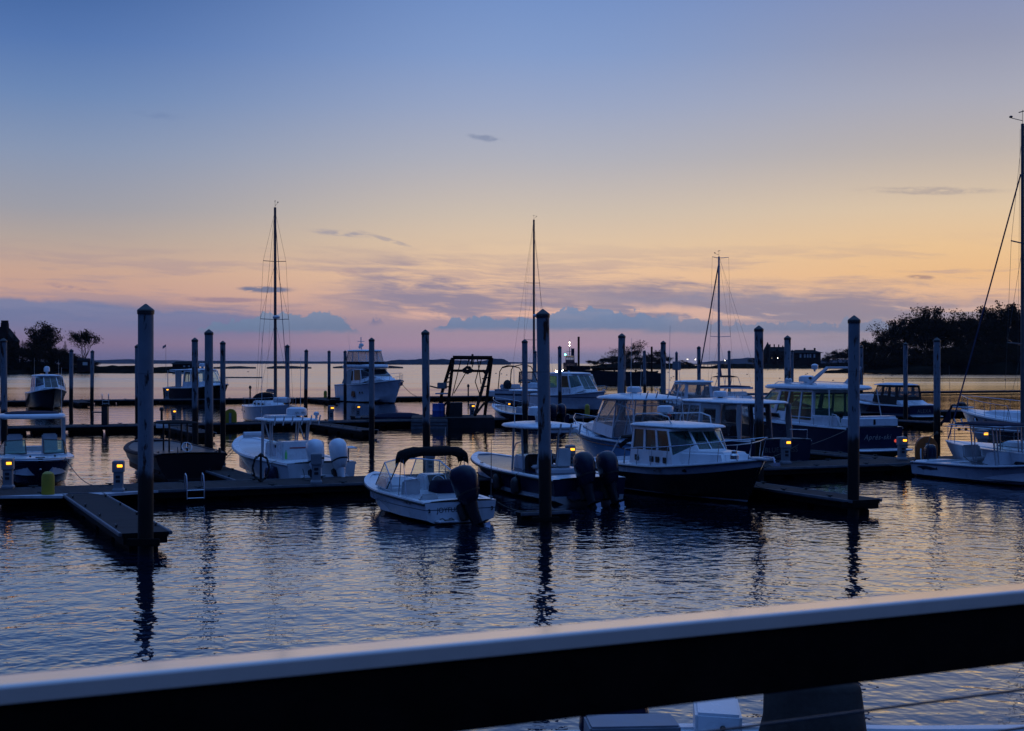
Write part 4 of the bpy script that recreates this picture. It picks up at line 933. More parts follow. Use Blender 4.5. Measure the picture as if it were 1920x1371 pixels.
def outboard(par, x, y, z, mat='cowl', k=1.0, yaw=0, tilt=0, legm=None):
    """an outboard bracketed at x (aft face of the transom), its cowl top about 1.05 k above z"""
    legm = legm or ('cowl_w' if mat == 'cowl_w' else 'eng')
    g = MB()
    def sec(cx, hx, hy, zz, n=18, p=2.7):
        o = []
        for i in range(n):
            q = 2 * math.pi * i / n; c_, s_ = math.cos(q), math.sin(q)
            o.append((cx + hx * math.copysign(abs(c_) ** (2 / p), c_), hy * math.copysign(abs(s_) ** (2 / p), s_), zz))
        return o
    leg = MB()
    leg.loft([sec(-.28, .20, .13, .25), sec(-.27, .18, .11, .10), sec(-.25, .17, .09, -.05), sec(-.27, .16, .055, -.35), sec(-.3, .17, .045, -.55)])
    leg.loft([sec(-.32, .30, .15, -.36, 14, 2), sec(-.32, .30, .15, -.38, 14, 2)])
    leg.loft([[(x_, r_ * math.cos(q), -.62 + r_ * math.sin(q)) for q in (2 * math.pi * i / 10 for i in range(10))] for x_, r_ in ((-.02, .01), (-.1, .05), (-.3, .075), (-.48, .06), (-.52, .03))])
    leg.prism([(-.2, -.66), (-.42, -.66), (-.38, -.88), (-.33, -.88)], -.012, .012, 'y')
    o = leg.build('outboard_motor', M[legm], par, smooth=40)
    o.location = (x, y, z); o.rotation_euler = (0, R(tilt), R(yaw)); o.scale = (k,) * 3
    c_ = MB(); c_.loft([sec(-.27, .20, .13, .20), sec(-.28, .26, .17, .28), sec(-.30, .31, .20, .40), sec(-.33, .355, .225, .58), sec(-.35, .38, .235, .80), sec(-.34, .37, .23, .96), sec(-.31, .31, .20, 1.10), sec(-.27, .20, .14, 1.18), sec(-.23, .06, .05, 1.20)])
    c_.build('cowling', M[mat], o, smooth=50)
    br = MB(); br.box(-.08, .10, -.16, .16, -.15, .28); br.build('bracket', M['black'], o, bevel=.02)
    pr = MB()
    pr.lathe([(.055, -.02), (.06, .08), (.02, .16)], 10)
    for i in range(3):
        a = i * 2.094; ca, sa = math.cos(a), math.sin(a)
        pr.add([(ca * .05 - sa * .03, sa * .05 + ca * .03, .0), (ca * .18 - sa * .08, sa * .18 + ca * .08, .02), (ca * .2 + sa * .06, sa * .2 - ca * .06, .09), (ca * .05 + sa * .03, sa * .05 - ca * .03, .09)], [(0, 1, 2, 3)])
    p_ = pr.build('propeller', M['steel'], o, smooth=40); p_.location = (-.52, 0, -.62); p_.rotation_euler = (0, R(-90), 0)
    b_ = MB(); b_.loft([sec(-.31, .332, .212, .455), sec(-.315, .345, .220, .50)]); b_.build('cowl_band', M['black'], o, smooth=40)
    return o
def radome(S_, x, y, z, r_=.32, foot=.14, mat='gel', name='radar_dome'):
    a = MB(); a.lathe([(r_ * .45, z), (r_ * .3, z + foot * .5), (r_ * .4, z + foot), (r_ * .95, z + foot + .01), (r_, z + foot + r_ * .35), (r_ * .93, z + foot + r_ * .68), (r_ * .6, z + foot + r_ * .8), (.01, z + foot + r_ * .82)], 20, (x, y, 0)); return S_.part(name, a, mat, smooth=50)
def whip(S_, x, y, z, h, lean=(0, 0), r_=.014, mat='gel_dull', name='antenna'):
    return S_.part(name, MB().tube([(x, y, z), (x + lean[0], y + lean[1], z + h)], r_, 5, r_ * .5), mat)
def rail(S_, pts, r_=.016, posts=(), base=None, mat='steel', name='bow_rail'):
    """a handrail through pts with stanchions from its points down to `base` points, one mesh"""
    m_ = MB(); m_.tube(pts, r_, 6)
    for i, q in posts: m_.tube([pts[i], q], r_ * .9, 6)
    return S_.part(name, m_, mat)
def bowrail(S_, t0, t1, h, mat='steel', inset=.08, n=5, r_=.016, pulpit=.0, mid=False):
    ts = [t0 + (t1 - t0) * i / n for i in range(n + 1)]
    m_ = MB(); tops = {}
    for sg in (1, -1):
        tops[sg] = []
        for q in ts:
            p = S_.pt(q); p.y = sg * max(.02, abs(p.y) - inset); tops[sg].append(Vector((p.x, p.y, p.z + h)))
    lead = Vector((S_.L + pulpit, 0, S_.z(1) + h))
    start = [Vector((tops[1][0].x - .25, tops[1][0].y, tops[1][0].z - h))]
    line = start + tops[1] + [lead] + list(reversed(tops[-1])) + [Vector((start[0].x, -start[0].y, start[0].z))]
    m_.tube(line, r_, 6)
    if mid: m_.tube([p - Vector((0, 0, h * .5)) for p in tops[1]] + [lead - Vector((pulpit * .5, 0, h * .5))] + [p - Vector((0, 0, h * .5)) for p in reversed(tops[-1])], r_ * .7, 5)
    for sg in (1, -1):
        for p in tops[sg]: m_.tube([p, (p.x - .06, p.y, p.z - h)], r_ * .85, 5)
    return S_.part('bow_rail', m_, mat)
def cabin(S_, foot, top, z0, z1, windows, mat='gel', glass='glass', th=.06, name='cabin', frame=None):
    """a deckhouse on a closed plan: foot / top = matching lists of (x, y); windows[i] = openings of the wall from corner i to i + 1"""
    zf = z0 if isinstance(z0, (list, tuple)) else [z0] * len(foot)
    zt = z1 if isinstance(z1, (list, tuple)) else [z1] * len(foot)
    m_ = MB(); holes = []
    n = len(foot)
    for i in range(n):
        j = (i + 1) % n
        holes += m_.panel((*foot[i], zf[i]), (*foot[j], zf[j]), (*top[j], zt[j]), (*top[i], zt[i]), windows.get(i, ()), th)
    c_ = S_.part(name, m_, mat, smooth=0)
    for q in holes: MB().pane(q).build('window', M[glass], c_, smooth=0)
    return c_
def ttop(S_, x0, x1, w, z, th=.12, legs=(), mat='gel', crown=.07, legr=.03, legm='alu', pw=4.5, w1=None):
    tp = S_.part('hardtop', MB().slab(x0, x1, w, w1 or w * .92, z, th, crown, pw), mat, smooth=50)
    for pts in legs:
        for sg in (1, -1): S_.part('top_leg', MB().tube([(a, sg * b_, c_) for a, b_, c_ in pts], legr, 8), legm)
    return tp
def console(S_, x, z, w=.8, h=1.0, l_=.8, mat='gel', wheel=-1, screen=True):
    """helm console: sloped dash facing aft, windscreen ahead, wheel"""
    pr = [(x, z), (x + l_, z), (x + l_ * .8, z + h), (x + l_ * .25, z + h * .95), (x + .02, z + h * .62)]
    c_ = S_.part('console', MB().prism(pr, -w / 2, w / 2, 'y'), mat, bevel=.035)
    MB().loft([[(x + l_ * .17, y_, z + h * .72) for y_ in (-w * .36, w * .36)] + [(x + l_ * .24, y_, z + h * .9) for y_ in (w * .36, -w * .36)], [(x + l_ * .12, y_, z + h * .735) for y_ in (-w * .36, w * .36)] + [(x + l_ * .20, y_, z + h * .915) for y_ in (w * .36, -w * .36)]]).build('dash_panel', M['black'], c_, smooth=0)
    if screen:
        MB().loft([[(x + l_ * .8, -w * .46, z + h - .02), (x + l_ * .8, w * .46, z + h - .02), (x + l_ * .5, w * .42, z + h + .38), (x + l_ * .5, -w * .42, z + h + .38)], [(x + l_ * .8 + .015, -w * .46, z + h - .02), (x + l_ * .8 + .015, w * .46, z + h - .02), (x + l_ * .5 + .015, w * .42, z + h + .38), (x + l_ * .5 + .015, -w * .42, z + h + .38)]]).build('windscreen', M['glass'], c_, smooth=0)
    wheel_(c_, x - .02, 0 if wheel is None else wheel * .0, z + h * .66)
    return c_
def wheel_(par, x, y, z, r_=.19, tilt=62):
    m_ = MB(); n = 20
    m_.tube([(r_ * math.cos(2 * math.pi * i / n), r_ * math.sin(2 * math.pi * i / n), 0) for i in range(n + 1)], .016, 6)
    for i in range(3): m_.tube([(0, 0, -.03), (r_ * math.cos(i * 2.094), r_ * math.sin(i * 2.094), 0)], .012, 5)
    m_.tube([(0, 0, -.02), (0, 0, -.16)], .03, 6)
    o = m_.build('steering_wheel', M['steel'], par); o.location = (x, y, z); o.rotation_euler = (0, R(-tilt), 0); return o
def seat(S_, x, y, z, w=.5, h=.6, mat='seat', base=.45, name='helm_seat'):
    m_ = S_.part(name, MB().box(x - .25, x + .28, y - w / 2, y + w / 2, z + base, z + base + .13), mat, bevel=.05)
    MB().loft([[(x - .30, y - w / 2, z + base + .05), (x - .16, y - w / 2, z + base + .05), (x - .16, y + w / 2, z + base + .05), (x - .30, y + w / 2, z + base + .05)], [(x - .38, y - w * .46, z + base + h), (x - .27, y - w * .46, z + base + h), (x - .27, y + w * .46, z + base + h), (x - .38, y + w * .46, z + base + h)]]).build('seat_back', M[mat], m_, bevel=.05)
    MB().box(x - .16, x + .16, y - .16, y + .16, z, z + base + .01).build('seat_base', M['gel_dull'], m_, bevel=.02)
    return m_
def fender(S_, x, side_, f=.55, r_=.13, h=.55, mat='navy'):
    p = S_.side(x, f, side_, r_ * .8)
    o = S_.part('fender', MB().lathe([(.02, -h / 2), (r_ * .8, -h / 2 + .06), (r_, -h / 4), (r_, h / 4), (r_ * .8, h / 2 - .06), (.03, h / 2)], 12, tuple(p)), mat, smooth=50)
    q = S_.pt(x / S_.L, 1, side_, -.05); MB().tube([(p.x, p.y, p.z + h / 2 - .03), (p.x, p.y * .99, q.z - .02), (q.x, q.y, q.z + .04)], .012, 5).build('fender_line', M['rope'], o)
def line_(lab, a, b_, sag, r_=.014):
    a, b_ = Vector(a), Vector(b_); pts = []
    for i in range(13):
        u = i / 12; p = a.lerp(b_, u); p.z -= sag * 4 * u * (1 - u); pts.append(p)
    return tag(MB().tube(pts, r_, 5).build('mooring_line', M['rope']), lab, 'rope', 'mooring lines')
def frametube(S_, name, runs, r_=.016, mat='alu'):
    m_ = MB()
    for pts in runs: m_.tube(pts, r_, 6)
    return S_.part(name, m_, mat)
def world(S_, x, y, z): return Matrix.LocRotScale(S_.root.location, S_.root.rotation_euler, None) @ Vector((x, y, z))
def hp(name, top, bottom=BOT, stripe=(.5, .5, .52), **k): return hullpaint(name, top, bottom, stripe, **k)
NAVY = (.006, .010, .030); BLACK = (.006, .006, .008); GEL = (.52, .54, .56)
# ================================================================== white runabout with the black bimini
ang = 117
p0 = W(795, 985); st = p0 + V * 1.13
S1 = Ship('runabout', 'white dual-console runabout with a black bimini and the name JOYFUL on its transom', 'motorboat', (st.x, st.y, 0), ang, 6.7, 2.5, .62, .70, 1.02, hp('white_runabout_hull', GEL, stripe=GEL, z0=.03, band=(.40, .425, (.08, .09, .12))), full=2.5, pw=.8, flare=.42, draft=.3)
S1.deck([(.045, .55, .12), (.60, .935, .38)], w=.17)
s = S1
S1.part('splash_well', MB().box(-.001, .30, -.55, .55, .50, .615), 'gel', bevel=.03)
# consoles left and right of the walk-through
for sg, nm in ((1, 'side_console'), (-1, 'helm_console')):
    m_ = MB().prism([(3.05, .14), (3.75, .14), (4.05, 1.0), (3.75, 1.15), (3.25, 1.12), (3.05, .85)], .28, 1.0, 'y') if sg > 0 else MB().prism([(3.05, .14), (3.75, .14), (4.05, 1.0), (3.75, 1.18), (3.25, 1.16), (3.05, .85)], -1.0, -.28, 'y')
    c_ = S1.part(nm, m_, 'gel', bevel=.05)
    if sg < 0:
        MB().loft([[(3.02, -.92, .93), (3.02, -.36, .93), (3.20, -.36, 1.15), (3.20, -.92, 1.15)], [(3.05, -.92, .92), (3.05, -.36, .92), (3.23, -.36, 1.14), (3.23, -.92, 1.14)]]).build('dash_panel', M['black'], c_, smooth=0)
        wheel_(c_, 2.93, -.62, .95, .2)
# windshield: wings on the gunwales, two raked lights ahead, walk-through between
zt = 1.62
fr_ = [(2.55, 1.10, .80), (2.75, 1.07, 1.2), (3.55, .92, zt - .06), (3.95, .30, zt), (3.95, -.30, zt), (3.55, -.92, zt - .06), (2.75, -1.07, 1.2), (2.55, -1.10, .80)]
ft = [(2.55, 1.12, .78), (3.0, 1.12, .79), (3.95, 1.06, .86), (4.45, .30, 1.02), (4.45, -.30, 1.02), (3.95, -1.06, .86), (3.0, -1.12, .79), (2.55, -1.12, .78)]
S1.part('windshield_frame', MB().tube([Vector(q) for q in fr_], .022, 6).tube([fr_[2], ft[2]], .016, 6).tube([fr_[3], ft[3]], .02, 6).tube([fr_[4], ft[4]], .02, 6).tube([fr_[5], ft[5]], .016, 6).tube([Vector(q) for q in ft], .018, 6), 'alu')
for i in (1, 2, 4, 5):
    if i == 3: continue
    S1.part('windshield_pane', MB().loft([[ft[i], ft[i + 1], fr_[i + 1], fr_[i]], [tuple(Vector(q) + Vector((.008, 0, .004))) for q in (ft[i], ft[i + 1], fr_[i + 1], fr_[i])]]), 'glass', smooth=0)
# folded bimini on its bows
zt2 = 2.06
arch = []
for k, (dx, dz) in enumerate(((-.36, -.10), (-.3, .0), (0, .05), (.3, .0), (.36, -.10))):
    r_ = []
    for i in range(17):
        a = math.pi * i / 16; cy, sy = math.cos(a), math.sin(a)
        r_.append((2.05 + dx, 1.04 * math.copysign(abs(cy) ** .55, cy), zt2 - .34 + dz + .34 * sy ** .5 + .015 * math.sin(i * 2.1 + k)))
    arch.append(r_)
m_ = MB(); m_.loft(arch, caps=False, closed=False)
m_.loft([[(x_, y_ * .985, z_ - .12) for x_, y_, z_ in r_] for r_ in arch], caps=False, closed=False)
for k in (0, 4): m_.loft([arch[k], [(x_, y_ * .985, z_ - .12) for x_, y_, z_ in arch[k]]], caps=False, closed=False)
S1.part('bimini', m_, 'canvas_b', smooth=60)
for sg in (1, -1):
    S1.part('bimini_leg', MB().tube([(2.05, sg * 1.02, 1.78), (2.95, sg * 1.10, .80)], .018, 6), 'canvas_b'); S1.part('bimini_leg', MB().tube([(2.0, sg * 1.02, 1.78), (1.95, sg * 1.12, .70)], .014, 6), 'steel'); S1.part('bimini_leg', MB().tube([(1.85, sg * 1.02, 1.8), (1.35, sg * 1.13, .68)], .010, 6), 'steel')
seat(S1, 2.55, .60, .14, .62, .62, 'seat', .35, 'passenger_seat'); seat(S1, 1.15, .62, .14, .6, .42, 'seat', .25, 'jump_seat')
m_ = MB(); m_.loft([[(2.45 + a * l_, -.60 + b_ * w_, zz) for a, b_ in ((-1, -.8), (-.8, -1), (.8, -1), (1, -.8), (1, .8), (.8, 1), (-.8, 1), (-1, .8))] for l_, w_, zz in ((.36, .40, .16), (.40, .42, .45), (.38, .40, .85), (.28, .36, 1.02), (.15, .26, 1.06))])
S1.part('seat_cover', m_, 'canvas_n', smooth=60)
S1.part('bow_cushion', MB().slab(4.3, 6.1, .72, .38, .62, .1, .02, 3), 'canvas_g', smooth=50)
S1.part('walkway_door', MB().box(3.80, 3.84, -.28, .28, .16, .98), 'canvas_b', bevel=.01)
outboard(S1.root, -.06, -.10, .26, 'cowl', 1.12, 30, 24)
lettering('name_lettering', 'JOYFUL', .20, M['letter'], S1.root, (-.0065, .42, .40), (R(90), 0, R(-90)), 0, .002)
o = lettering('registration', 'CT 4471 BK', .12, M['letter'], S1.root, S1.side(1.15, .80, 1, .012), (R(90), 0, R(180)), 0, .002)
S1.part('swim_step', MB().box(-.36, 0, .22, .84, .08, .13), 'gel', bevel=.02); S1.part('boarding_ladder', MB().tube([(-.36, .38, .15), (-.2, .38, .19), (-.02, .38, .15)], .016, 6).tube([(-.36, .66, .15), (-.2, .66, .19), (-.02, .66, .15)], .016, 6).tube([(-.34, .38, .155), (-.34, .66, .155)], .016, 6), 'black')
S1.part('tow_eye', MB().tube([(-.0, 1.0, .44), (-.06, 1.0, .44), (-.06, 1.0, .36), (0, 1.0, .36)], .018, 6), 'black'); S1.part('tow_eye', MB().tube([(-.0, -.98, .44), (-.06, -.98, .44), (-.06, -.98, .36), (0, -.98, .36)], .018, 6), 'black')
whip(S1, .12, -1.02, .62, 1.75, (.02, -.02), .017, 'mast'); whip(S1, 3.3, -1.0, 1.1, 1.5, (0, 0), .012)
for sg in (1, -1):
    for x_ in (.35, 2.0): S1.part('cleat', MB().tube([(x_ - .1, sg * 1.12, .71), (x_ - .03, sg * 1.12, .69), (x_ + .03, sg * 1.12, .69), (x_ + .1, sg * 1.12, .71)], .016, 5), 'steel')

# ================================================================== navy twin-engine centre console
S2 = Ship('center_console_boat', 'navy-hulled center console with a white hardtop and twin dark outboards, behind the central pile', 'motorboat', (2.55, 46.6, 0), A_U - .5, 9.6, 2.95, .80, .86, 1.14, hp('navy_console_hull', NAVY, (.35, .33, .32), (.30, .31, .34), z0=.20, z1=.26), full=2.6, flare=.45)
S2.deck([(.10, .93, .30)], w=.24); s = S2
S2.part('engine_bracket', MB().box(-.5, .02, -.85, .85, .15, .42), 'navy', bevel=.05)
for y_ in (.42, -.42): outboard(S2.root, -.45, y_, .32, 'cowl', 1.12, 8, 24)
console(S2, 4.15, .32, 1.0, 1.02, 1.05)
S2.part('console_cover', MB().prism([(3.72, .55), (4.14, .55), (4.14, 1.22), (4.0, 1.42), (3.8, 1.35)], -.5, .5, 'y'), 'canvas_t', bevel=.06)
ttop(S2, 2.35, 5.65, 1.12, 2.32, .12, [[(5.0, .62, .34), (4.75, .66, 1.3), (4.55, .72, 2.34)], [(3.95, .62, .34), (3.9, .66, 1.3), (3.85, .72, 2.34)]], crown=.12, legr=.04, legm='gel_dull', pw=3.2)
frametube(S2, 'top_brace', [[(4.75, sg * .66, 1.4), (4.45, sg * .68, 1.75), (3.95, sg * .68, 1.85)] for sg in (1, -1)], .022, 'gel_dull')
radome(S2, 3.75, .1, 2.48, .40, .28)
lettering('radar_lettering', 'Raymarine', .12, M['letter'], S2.root, (3.35, .12, 2.88), (R(90), 0, R(-80)), 0, .002)
for y_ in (.75, .35, -.05, -.45, -.8): S2.part('rod_holder', MB().tube([(2.42, y_, 2.16), (2.27, y_, 2.52)], .035, 7), 'gel_dull')
S2.part('life_ring_box', MB().box(2.45, 2.75, -.8, .6, 2.2, 2.32), 'gel', bevel=.02)
for y_ in (.36, -.36): seat(S2, 3.0, y_, .32, .56, .72, 'seat', .62)
S2.part('leaning_post', MB().box(2.35, 2.68, -.7, .7, .32, .98), 'gel', bevel=.04)
S2.part('bow_seat', MB().slab(6.3, 8.5, .95, .45, .62, .12, .02, 3), 'liner', smooth=50)
for y_, x_ in ((1.32, 2.6), (1.36, 4.4)): fender(S2, x_, 1, .42, .17, .62, 'black')
S2.part('side_script', MB().tube([S2.side(1.5 + i * .06, .05 + .02 * math.sin(i * 1.3), 1, .012) for i in range(14)], .012, 4), 'gel_dull')
whip(S2, 4.4, .75, 2.4, 2.2, (-.15, .1)); S2.part('cleat', MB().box(3.2, 3.42, 1.28, 1.32, .9, .94), 'steel'); S2.part('cleat', MB().box(6.2, 6.42, 1.2, 1.24, .96, 1.0), 'steel')

# ================================================================== black-hulled pilothouse boat, bow toward the right
bow = Vector((8.05, 45.5, 0)); dirn = Vector((.415, -.91, 0)).normalized(); L = 9.5
st = bow - dirn * L
S3 = Ship('pilothouse_boat', 'black-hulled pilothouse boat with a white cabin and steel bow rail, pointing right', 'motorboat', (st.x, st.y, 0), math.degrees(math.atan2(dirn.y, dirn.x)), L, 3.15, .93, 1.02, 1.52, [hp('black_pilothouse_hull', BLACK, (.02, .012, .012), (.30, .32, .36), z0=.08, z1=.13), M['gel']], full=2.7, flare=.5, split=.70, tb=.92, rub=.02)
S3.deck([(.04, .30, .35)], w=.2, crown=.05); s = S3
# trunk cabin ahead of the house
def ringz(x0, x1, wa, wb, za, zb): return [[(x0, -wa, za), (x1, -wb, zb), (x1, wb, zb), (x0, wa, za)]]
S3.part('trunk_cabin', MB().loft([[(5.9, -1.05, 1.0), (8.2, -.62, 1.25), (8.2, .62, 1.25), (5.9, 1.05, 1.0)], [(5.9, -.98, 1.62), (7.9, -.5, 1.66), (7.9, .5, 1.66), (5.9, .98, 1.62)]]), 'gel', bevel=.09, seg=3)
zr0, zr1 = .98, 2.34
ft_ = [(2.85, -1.2), (5.9, -1.2), (6.55, -.55), (6.55, .55), (5.9, 1.2), (2.85, 1.2)]
tp_ = [(2.95, -1.08), (5.3, -1.08), (5.75, -.5), (5.75, .5), (5.3, 1.08), (2.95, 1.08)]
cabin(S3, ft_, tp_, [.92, 1.0, 1.6, 1.6, 1.0, .92], zr1, {0: [(.05, .44, .32, .94), (.375, .44, .65, .94), (.70, .44, .985, .94)], 1: [(.06, .32, .94, .93)], 2: [(.04, .12, .48, .9), (.52, .12, .96, .9)], 3: [(.06, .32, .94, .93)], 4: [(.015, .44, .30, .94), (.35, .44, .625, .94), (.68, .44, .95, .94)], 5: [(.35, .08, .65, .88)]}, glass='glass_t')
S3.part('roof', MB().slab(2.55, 6.15, 1.28, 1.02, 2.35, .10, .10, 5), 'gel', smooth=50)
frametube(S3, 'roof_rail', [[(2.7, 0, 2.42), (2.72, -.9, 2.45), (2.75, -1.0, 2.62), (2.95, -.95, 2.78), (4.3, -.9, 2.84), (5.0, -.85, 2.74), (5.15, -.8, 2.46)], [(2.75, 1.0, 2.44), (2.75, 1.0, 2.62), (2.95, .95, 2.78), (4.3, .9, 2.84), (5.0, .85, 2.74), (5.15, .8, 2.46)], [(2.95, -.95, 2.78), (2.95, .95, 2.78)]], .024, 'gel_dull')
radome(S3, 3.95, -.35, 2.80, .30, .06); S3.part('roof_light', MB().ell((4.9, -.75, 2.78), (.07, .07, .07)), 'redp')
for x_ in (3.4, 4.45, 4.85, 5.35):
    S3.part('portlight', MB().box(x_ - .13, x_ + .13, -1.215, -1.195, 1.16, 1.36), 'darkwin', bevel=.01)
S3.part('curtain', MB().slab(1.75, 2.75, 1.05, 1.1, 1.86, .1, .05, 5), 'canvas_b', smooth=50)
for sg in (1, -1): S3.part('curtain_leg', MB().tube([(1.9, sg * 1.02, 1.9), (1.1, sg * 1.15, 1.0)], .022, 6), 'gel_dull')
S3.part('curtain_side', MB().prism([(1.78, 1.62), (2.3, 1.84), (2.84, 1.92), (2.84, 1.82), (2.35, 1.7), (1.95, 1.5)], -1.06, -1.0, 'y'), 'canvas_b', bevel=.015)
m_ = MB()
for sg in (1, -1):
    tl = []
    for q in (.32, .42, .52, .62, .74, .86, .96, 1.0):
        p = S3.pt(q); h_ = .62 if q > .33 else .55; tl.append(Vector((p.x + (.12 if q > .9 else 0), sg * max(.05, p.y - .1), p.z + h_ + .12 * (q - .3))))
    m_.tube([Vector((tl[0].x - .05, tl[0].y, tl[0].z - .55))] + tl, .02, 6)
    for i, q in enumerate((.32, .42, .52, .62, .74, .86, .96)):
        p = S3.pt(q); m_.tube([tl[i], (p.x - .12, sg * max(.05, p.y - .1), p.z + .01)], .015, 5)
m_.tube([tl[-1], Vector((tl[-1].x + .02, -tl[-1].y, tl[-1].z))], .02, 6)
S3.part('bow_rail', m_, 'steel')
S3.part('bow_pulpit', MB().prism([(8.9, -.22), (9.95, -.16), (9.95, .16), (8.9, .22)], 1.50, 1.57), 'gel', bevel=.02); S3.part('anchor', MB().tube([(9.5, 0, 1.60), (10.05, 0, 1.60), (10.12, 0, 1.42)], .03, 6).prism([(9.95, 1.40), (10.22, 1.34), (10.2, 1.46)], -.14, .14, 'y'), 'steel'); S3.part('windlass', MB().lathe([(.14, 1.54), (.14, 1.66), (.09, 1.72), (.09, 1.8), (.02, 1.83)], 12, (8.6, 0, 0)), 'steel')
o = lettering('registration', 'CT 6272 BB', .17, M['letter'], S3.root, S3.side(5.2, .86, -1, .012), (R(90), 0, R(-3)), 0, .002)
S3.part('registration_sticker', MB().box(4.5, 4.58, -1.0, -.99, .9, 1.0), 'redp'); bpy.context.view_layer.update()
S3.root.children[-1].location = S3.side(4.55, .86, -1, .008) - Vector((4.54, -.995, .95))
p = S3.side(6.7, .84, -1, .0); S3.part('hull_vent', MB().box(p.x - .1, p.x + .1, p.y - .012, p.y + .06, p.z - .06, p.z + .06), 'darkwin', bevel=.01)
S3.part('steering_seat', MB().box(4.3, 4.75, -.75, -.25, 1.45, 2.02), 'canvas_n', bevel=.06); S3.part('dash', MB().box(5.5, 5.85, -.98, .98, 1.2, 1.55), 'liner', bevel=.04)
S3.part('stern_coaming', MB().box(.02, .22, -1.3, 1.3, .93, 1.06), 'gel', bevel=.03); whip(S3, 2.9, -1.0, 2.4, 1.9, (-.3, 0)); whip(S3, 3.1, .95, 2.4, 2.2, (-.4, 0)); whip(S3, 2.8, -.98, 1.0, 1.95, (-.05, 0), .02, 'gel')

# ================================================================== pale blue express boat behind it
S4 = Ship('express_boat', 'pale blue express fishing boat with a domed white hardtop and clear curtains, bow left', 'motorboat', (7.75, 61.3, 0), A_U + .5, 10.9, 3.5, 1.0, 1.12, 1.66, hp('pale_blue_hull', (.10, .27, .45), (.02, .02, .03), (.10, .27, .45), z0=.10), full=2.6, flare=.5, rub=.035, railm=M['navy'])
S4.deck([(.03, .34, .4), (.341, .56, .7)], w=.22, crown=.12); s = S4
m_ = MB()
for sg in (1, -1): m_.tube([S4.side(11 * (.1 + .87 * i / 16), .74 - .05 * math.sin(i * .25), sg, .008) for i in range(17)], .028, 5)
S4.part('sheer_stripe', MB().tube([S4.side(10.8 * (.08 + .9 * i / 18), .76 - .16 * (i / 18 < .3) * (1 - i / 5.4), 1, .006) for i in range(19)], .026, 5), 'navy')
S4.part('trunk_cabin', MB().loft([[(6.0, -1.25, 1.1), (9.4, -.65, 1.5), (9.4, .65, 1.5), (6.0, 1.25, 1.1)], [(6.0, -1.12, 1.86), (8.4, -.55, 1.82), (8.4, .55, 1.82), (6.0, 1.12, 1.86)]]), 'gel', bevel=.14, seg=3)
zt = 2.92
cabin(S4, [(4.6, -1.42), (6.7, -1.34), (7.9, -.6), (7.9, .6), (6.7, 1.34), (4.6, 1.42)], [(4.5, -1.2), (5.8, -1.12), (6.5, -.55), (6.5, .55), (5.8, 1.12), (4.5, 1.2)], [1.18, 1.42, 1.80, 1.80, 1.42, 1.18], zt, {0: [(.05, .3, .95, .96)], 1: [(.05, .06, .95, .96)], 2: [(.04, .04, .48, .96), (.52, .04, .96, .96)], 3: [(.05, .06, .95, .96)], 4: [(.05, .3, .95, .96)], 5: [(.02, .02, .98, .98)]}, glass='vinyl', th=.05, name='windshield_frame')
ttop(S4, 2.4, 6.95, 1.45, zt, .12, [[(2.9, 1.3, 1.2), (2.75, 1.2, zt + .03)], [(4.55, 1.36, 1.2), (4.5, 1.22, zt + .03)]], crown=.2, legr=.03, pw=4)
frametube(S4, 'top_frame', [q for sg in (1, -1) for q in ([(2.9, sg * 1.3, 1.5), (3.7, sg * 1.22, 2.9)], [(3.7, sg * 1.3, 1.2), (3.2, sg * 1.2, 2.9)], [(4.55, sg * 1.34, 1.6), (3.9, sg * 1.2, 2.9)], [(2.8, sg * 1.22, 2.5), (4.5, sg * 1.2, 2.75)])] + [[(2.8, -1.2, 2.7), (2.8, 1.2, 2.7)], [(3.5, -1.2, 2.75), (3.5, 1.2, 2.75)]], .022, 'gel_dull')
for sg in (1, -1): S4.part('side_curtain', MB().add([(2.9, sg * 1.28, 1.25), (4.55, sg * 1.34, 1.25), (4.5, sg * 1.2, 2.9), (2.78, sg * 1.2, 2.9)], [(0, 1, 2, 3)]), 'vinyl', smooth=0)
radome(S4, 5.0, 0, zt + .26, .36, .05)
for y_, h_ in ((1.1, 2.6), (.6, 1.4), (-.9, 3.2)): whip(S4, 3.4, y_, zt + .2, h_, (-.1, 0))
seat(S4, 4.2, .7, .72, .6, .7); seat(S4, 4.2, -.7, .72, .6, .7); S4.part('helm_dash', MB().box(5.3, 5.9, -1.1, 1.1, .8, 1.75), 'gel_dull', bevel=.06); bowrail(S4, .62, .97, .42, n=4)
for y_ in (-.8, -.3, .3, .8): S4.part('rod_holder', MB().tube([(2.6, y_, zt), (2.35, y_, zt + .42)], .03, 6), 'gel_dull')
line_('mooring line hanging from the pale blue bow', world(S4, 10.3, .2, 1.55), world(S4, 11.2, 3.0, .1), .3)

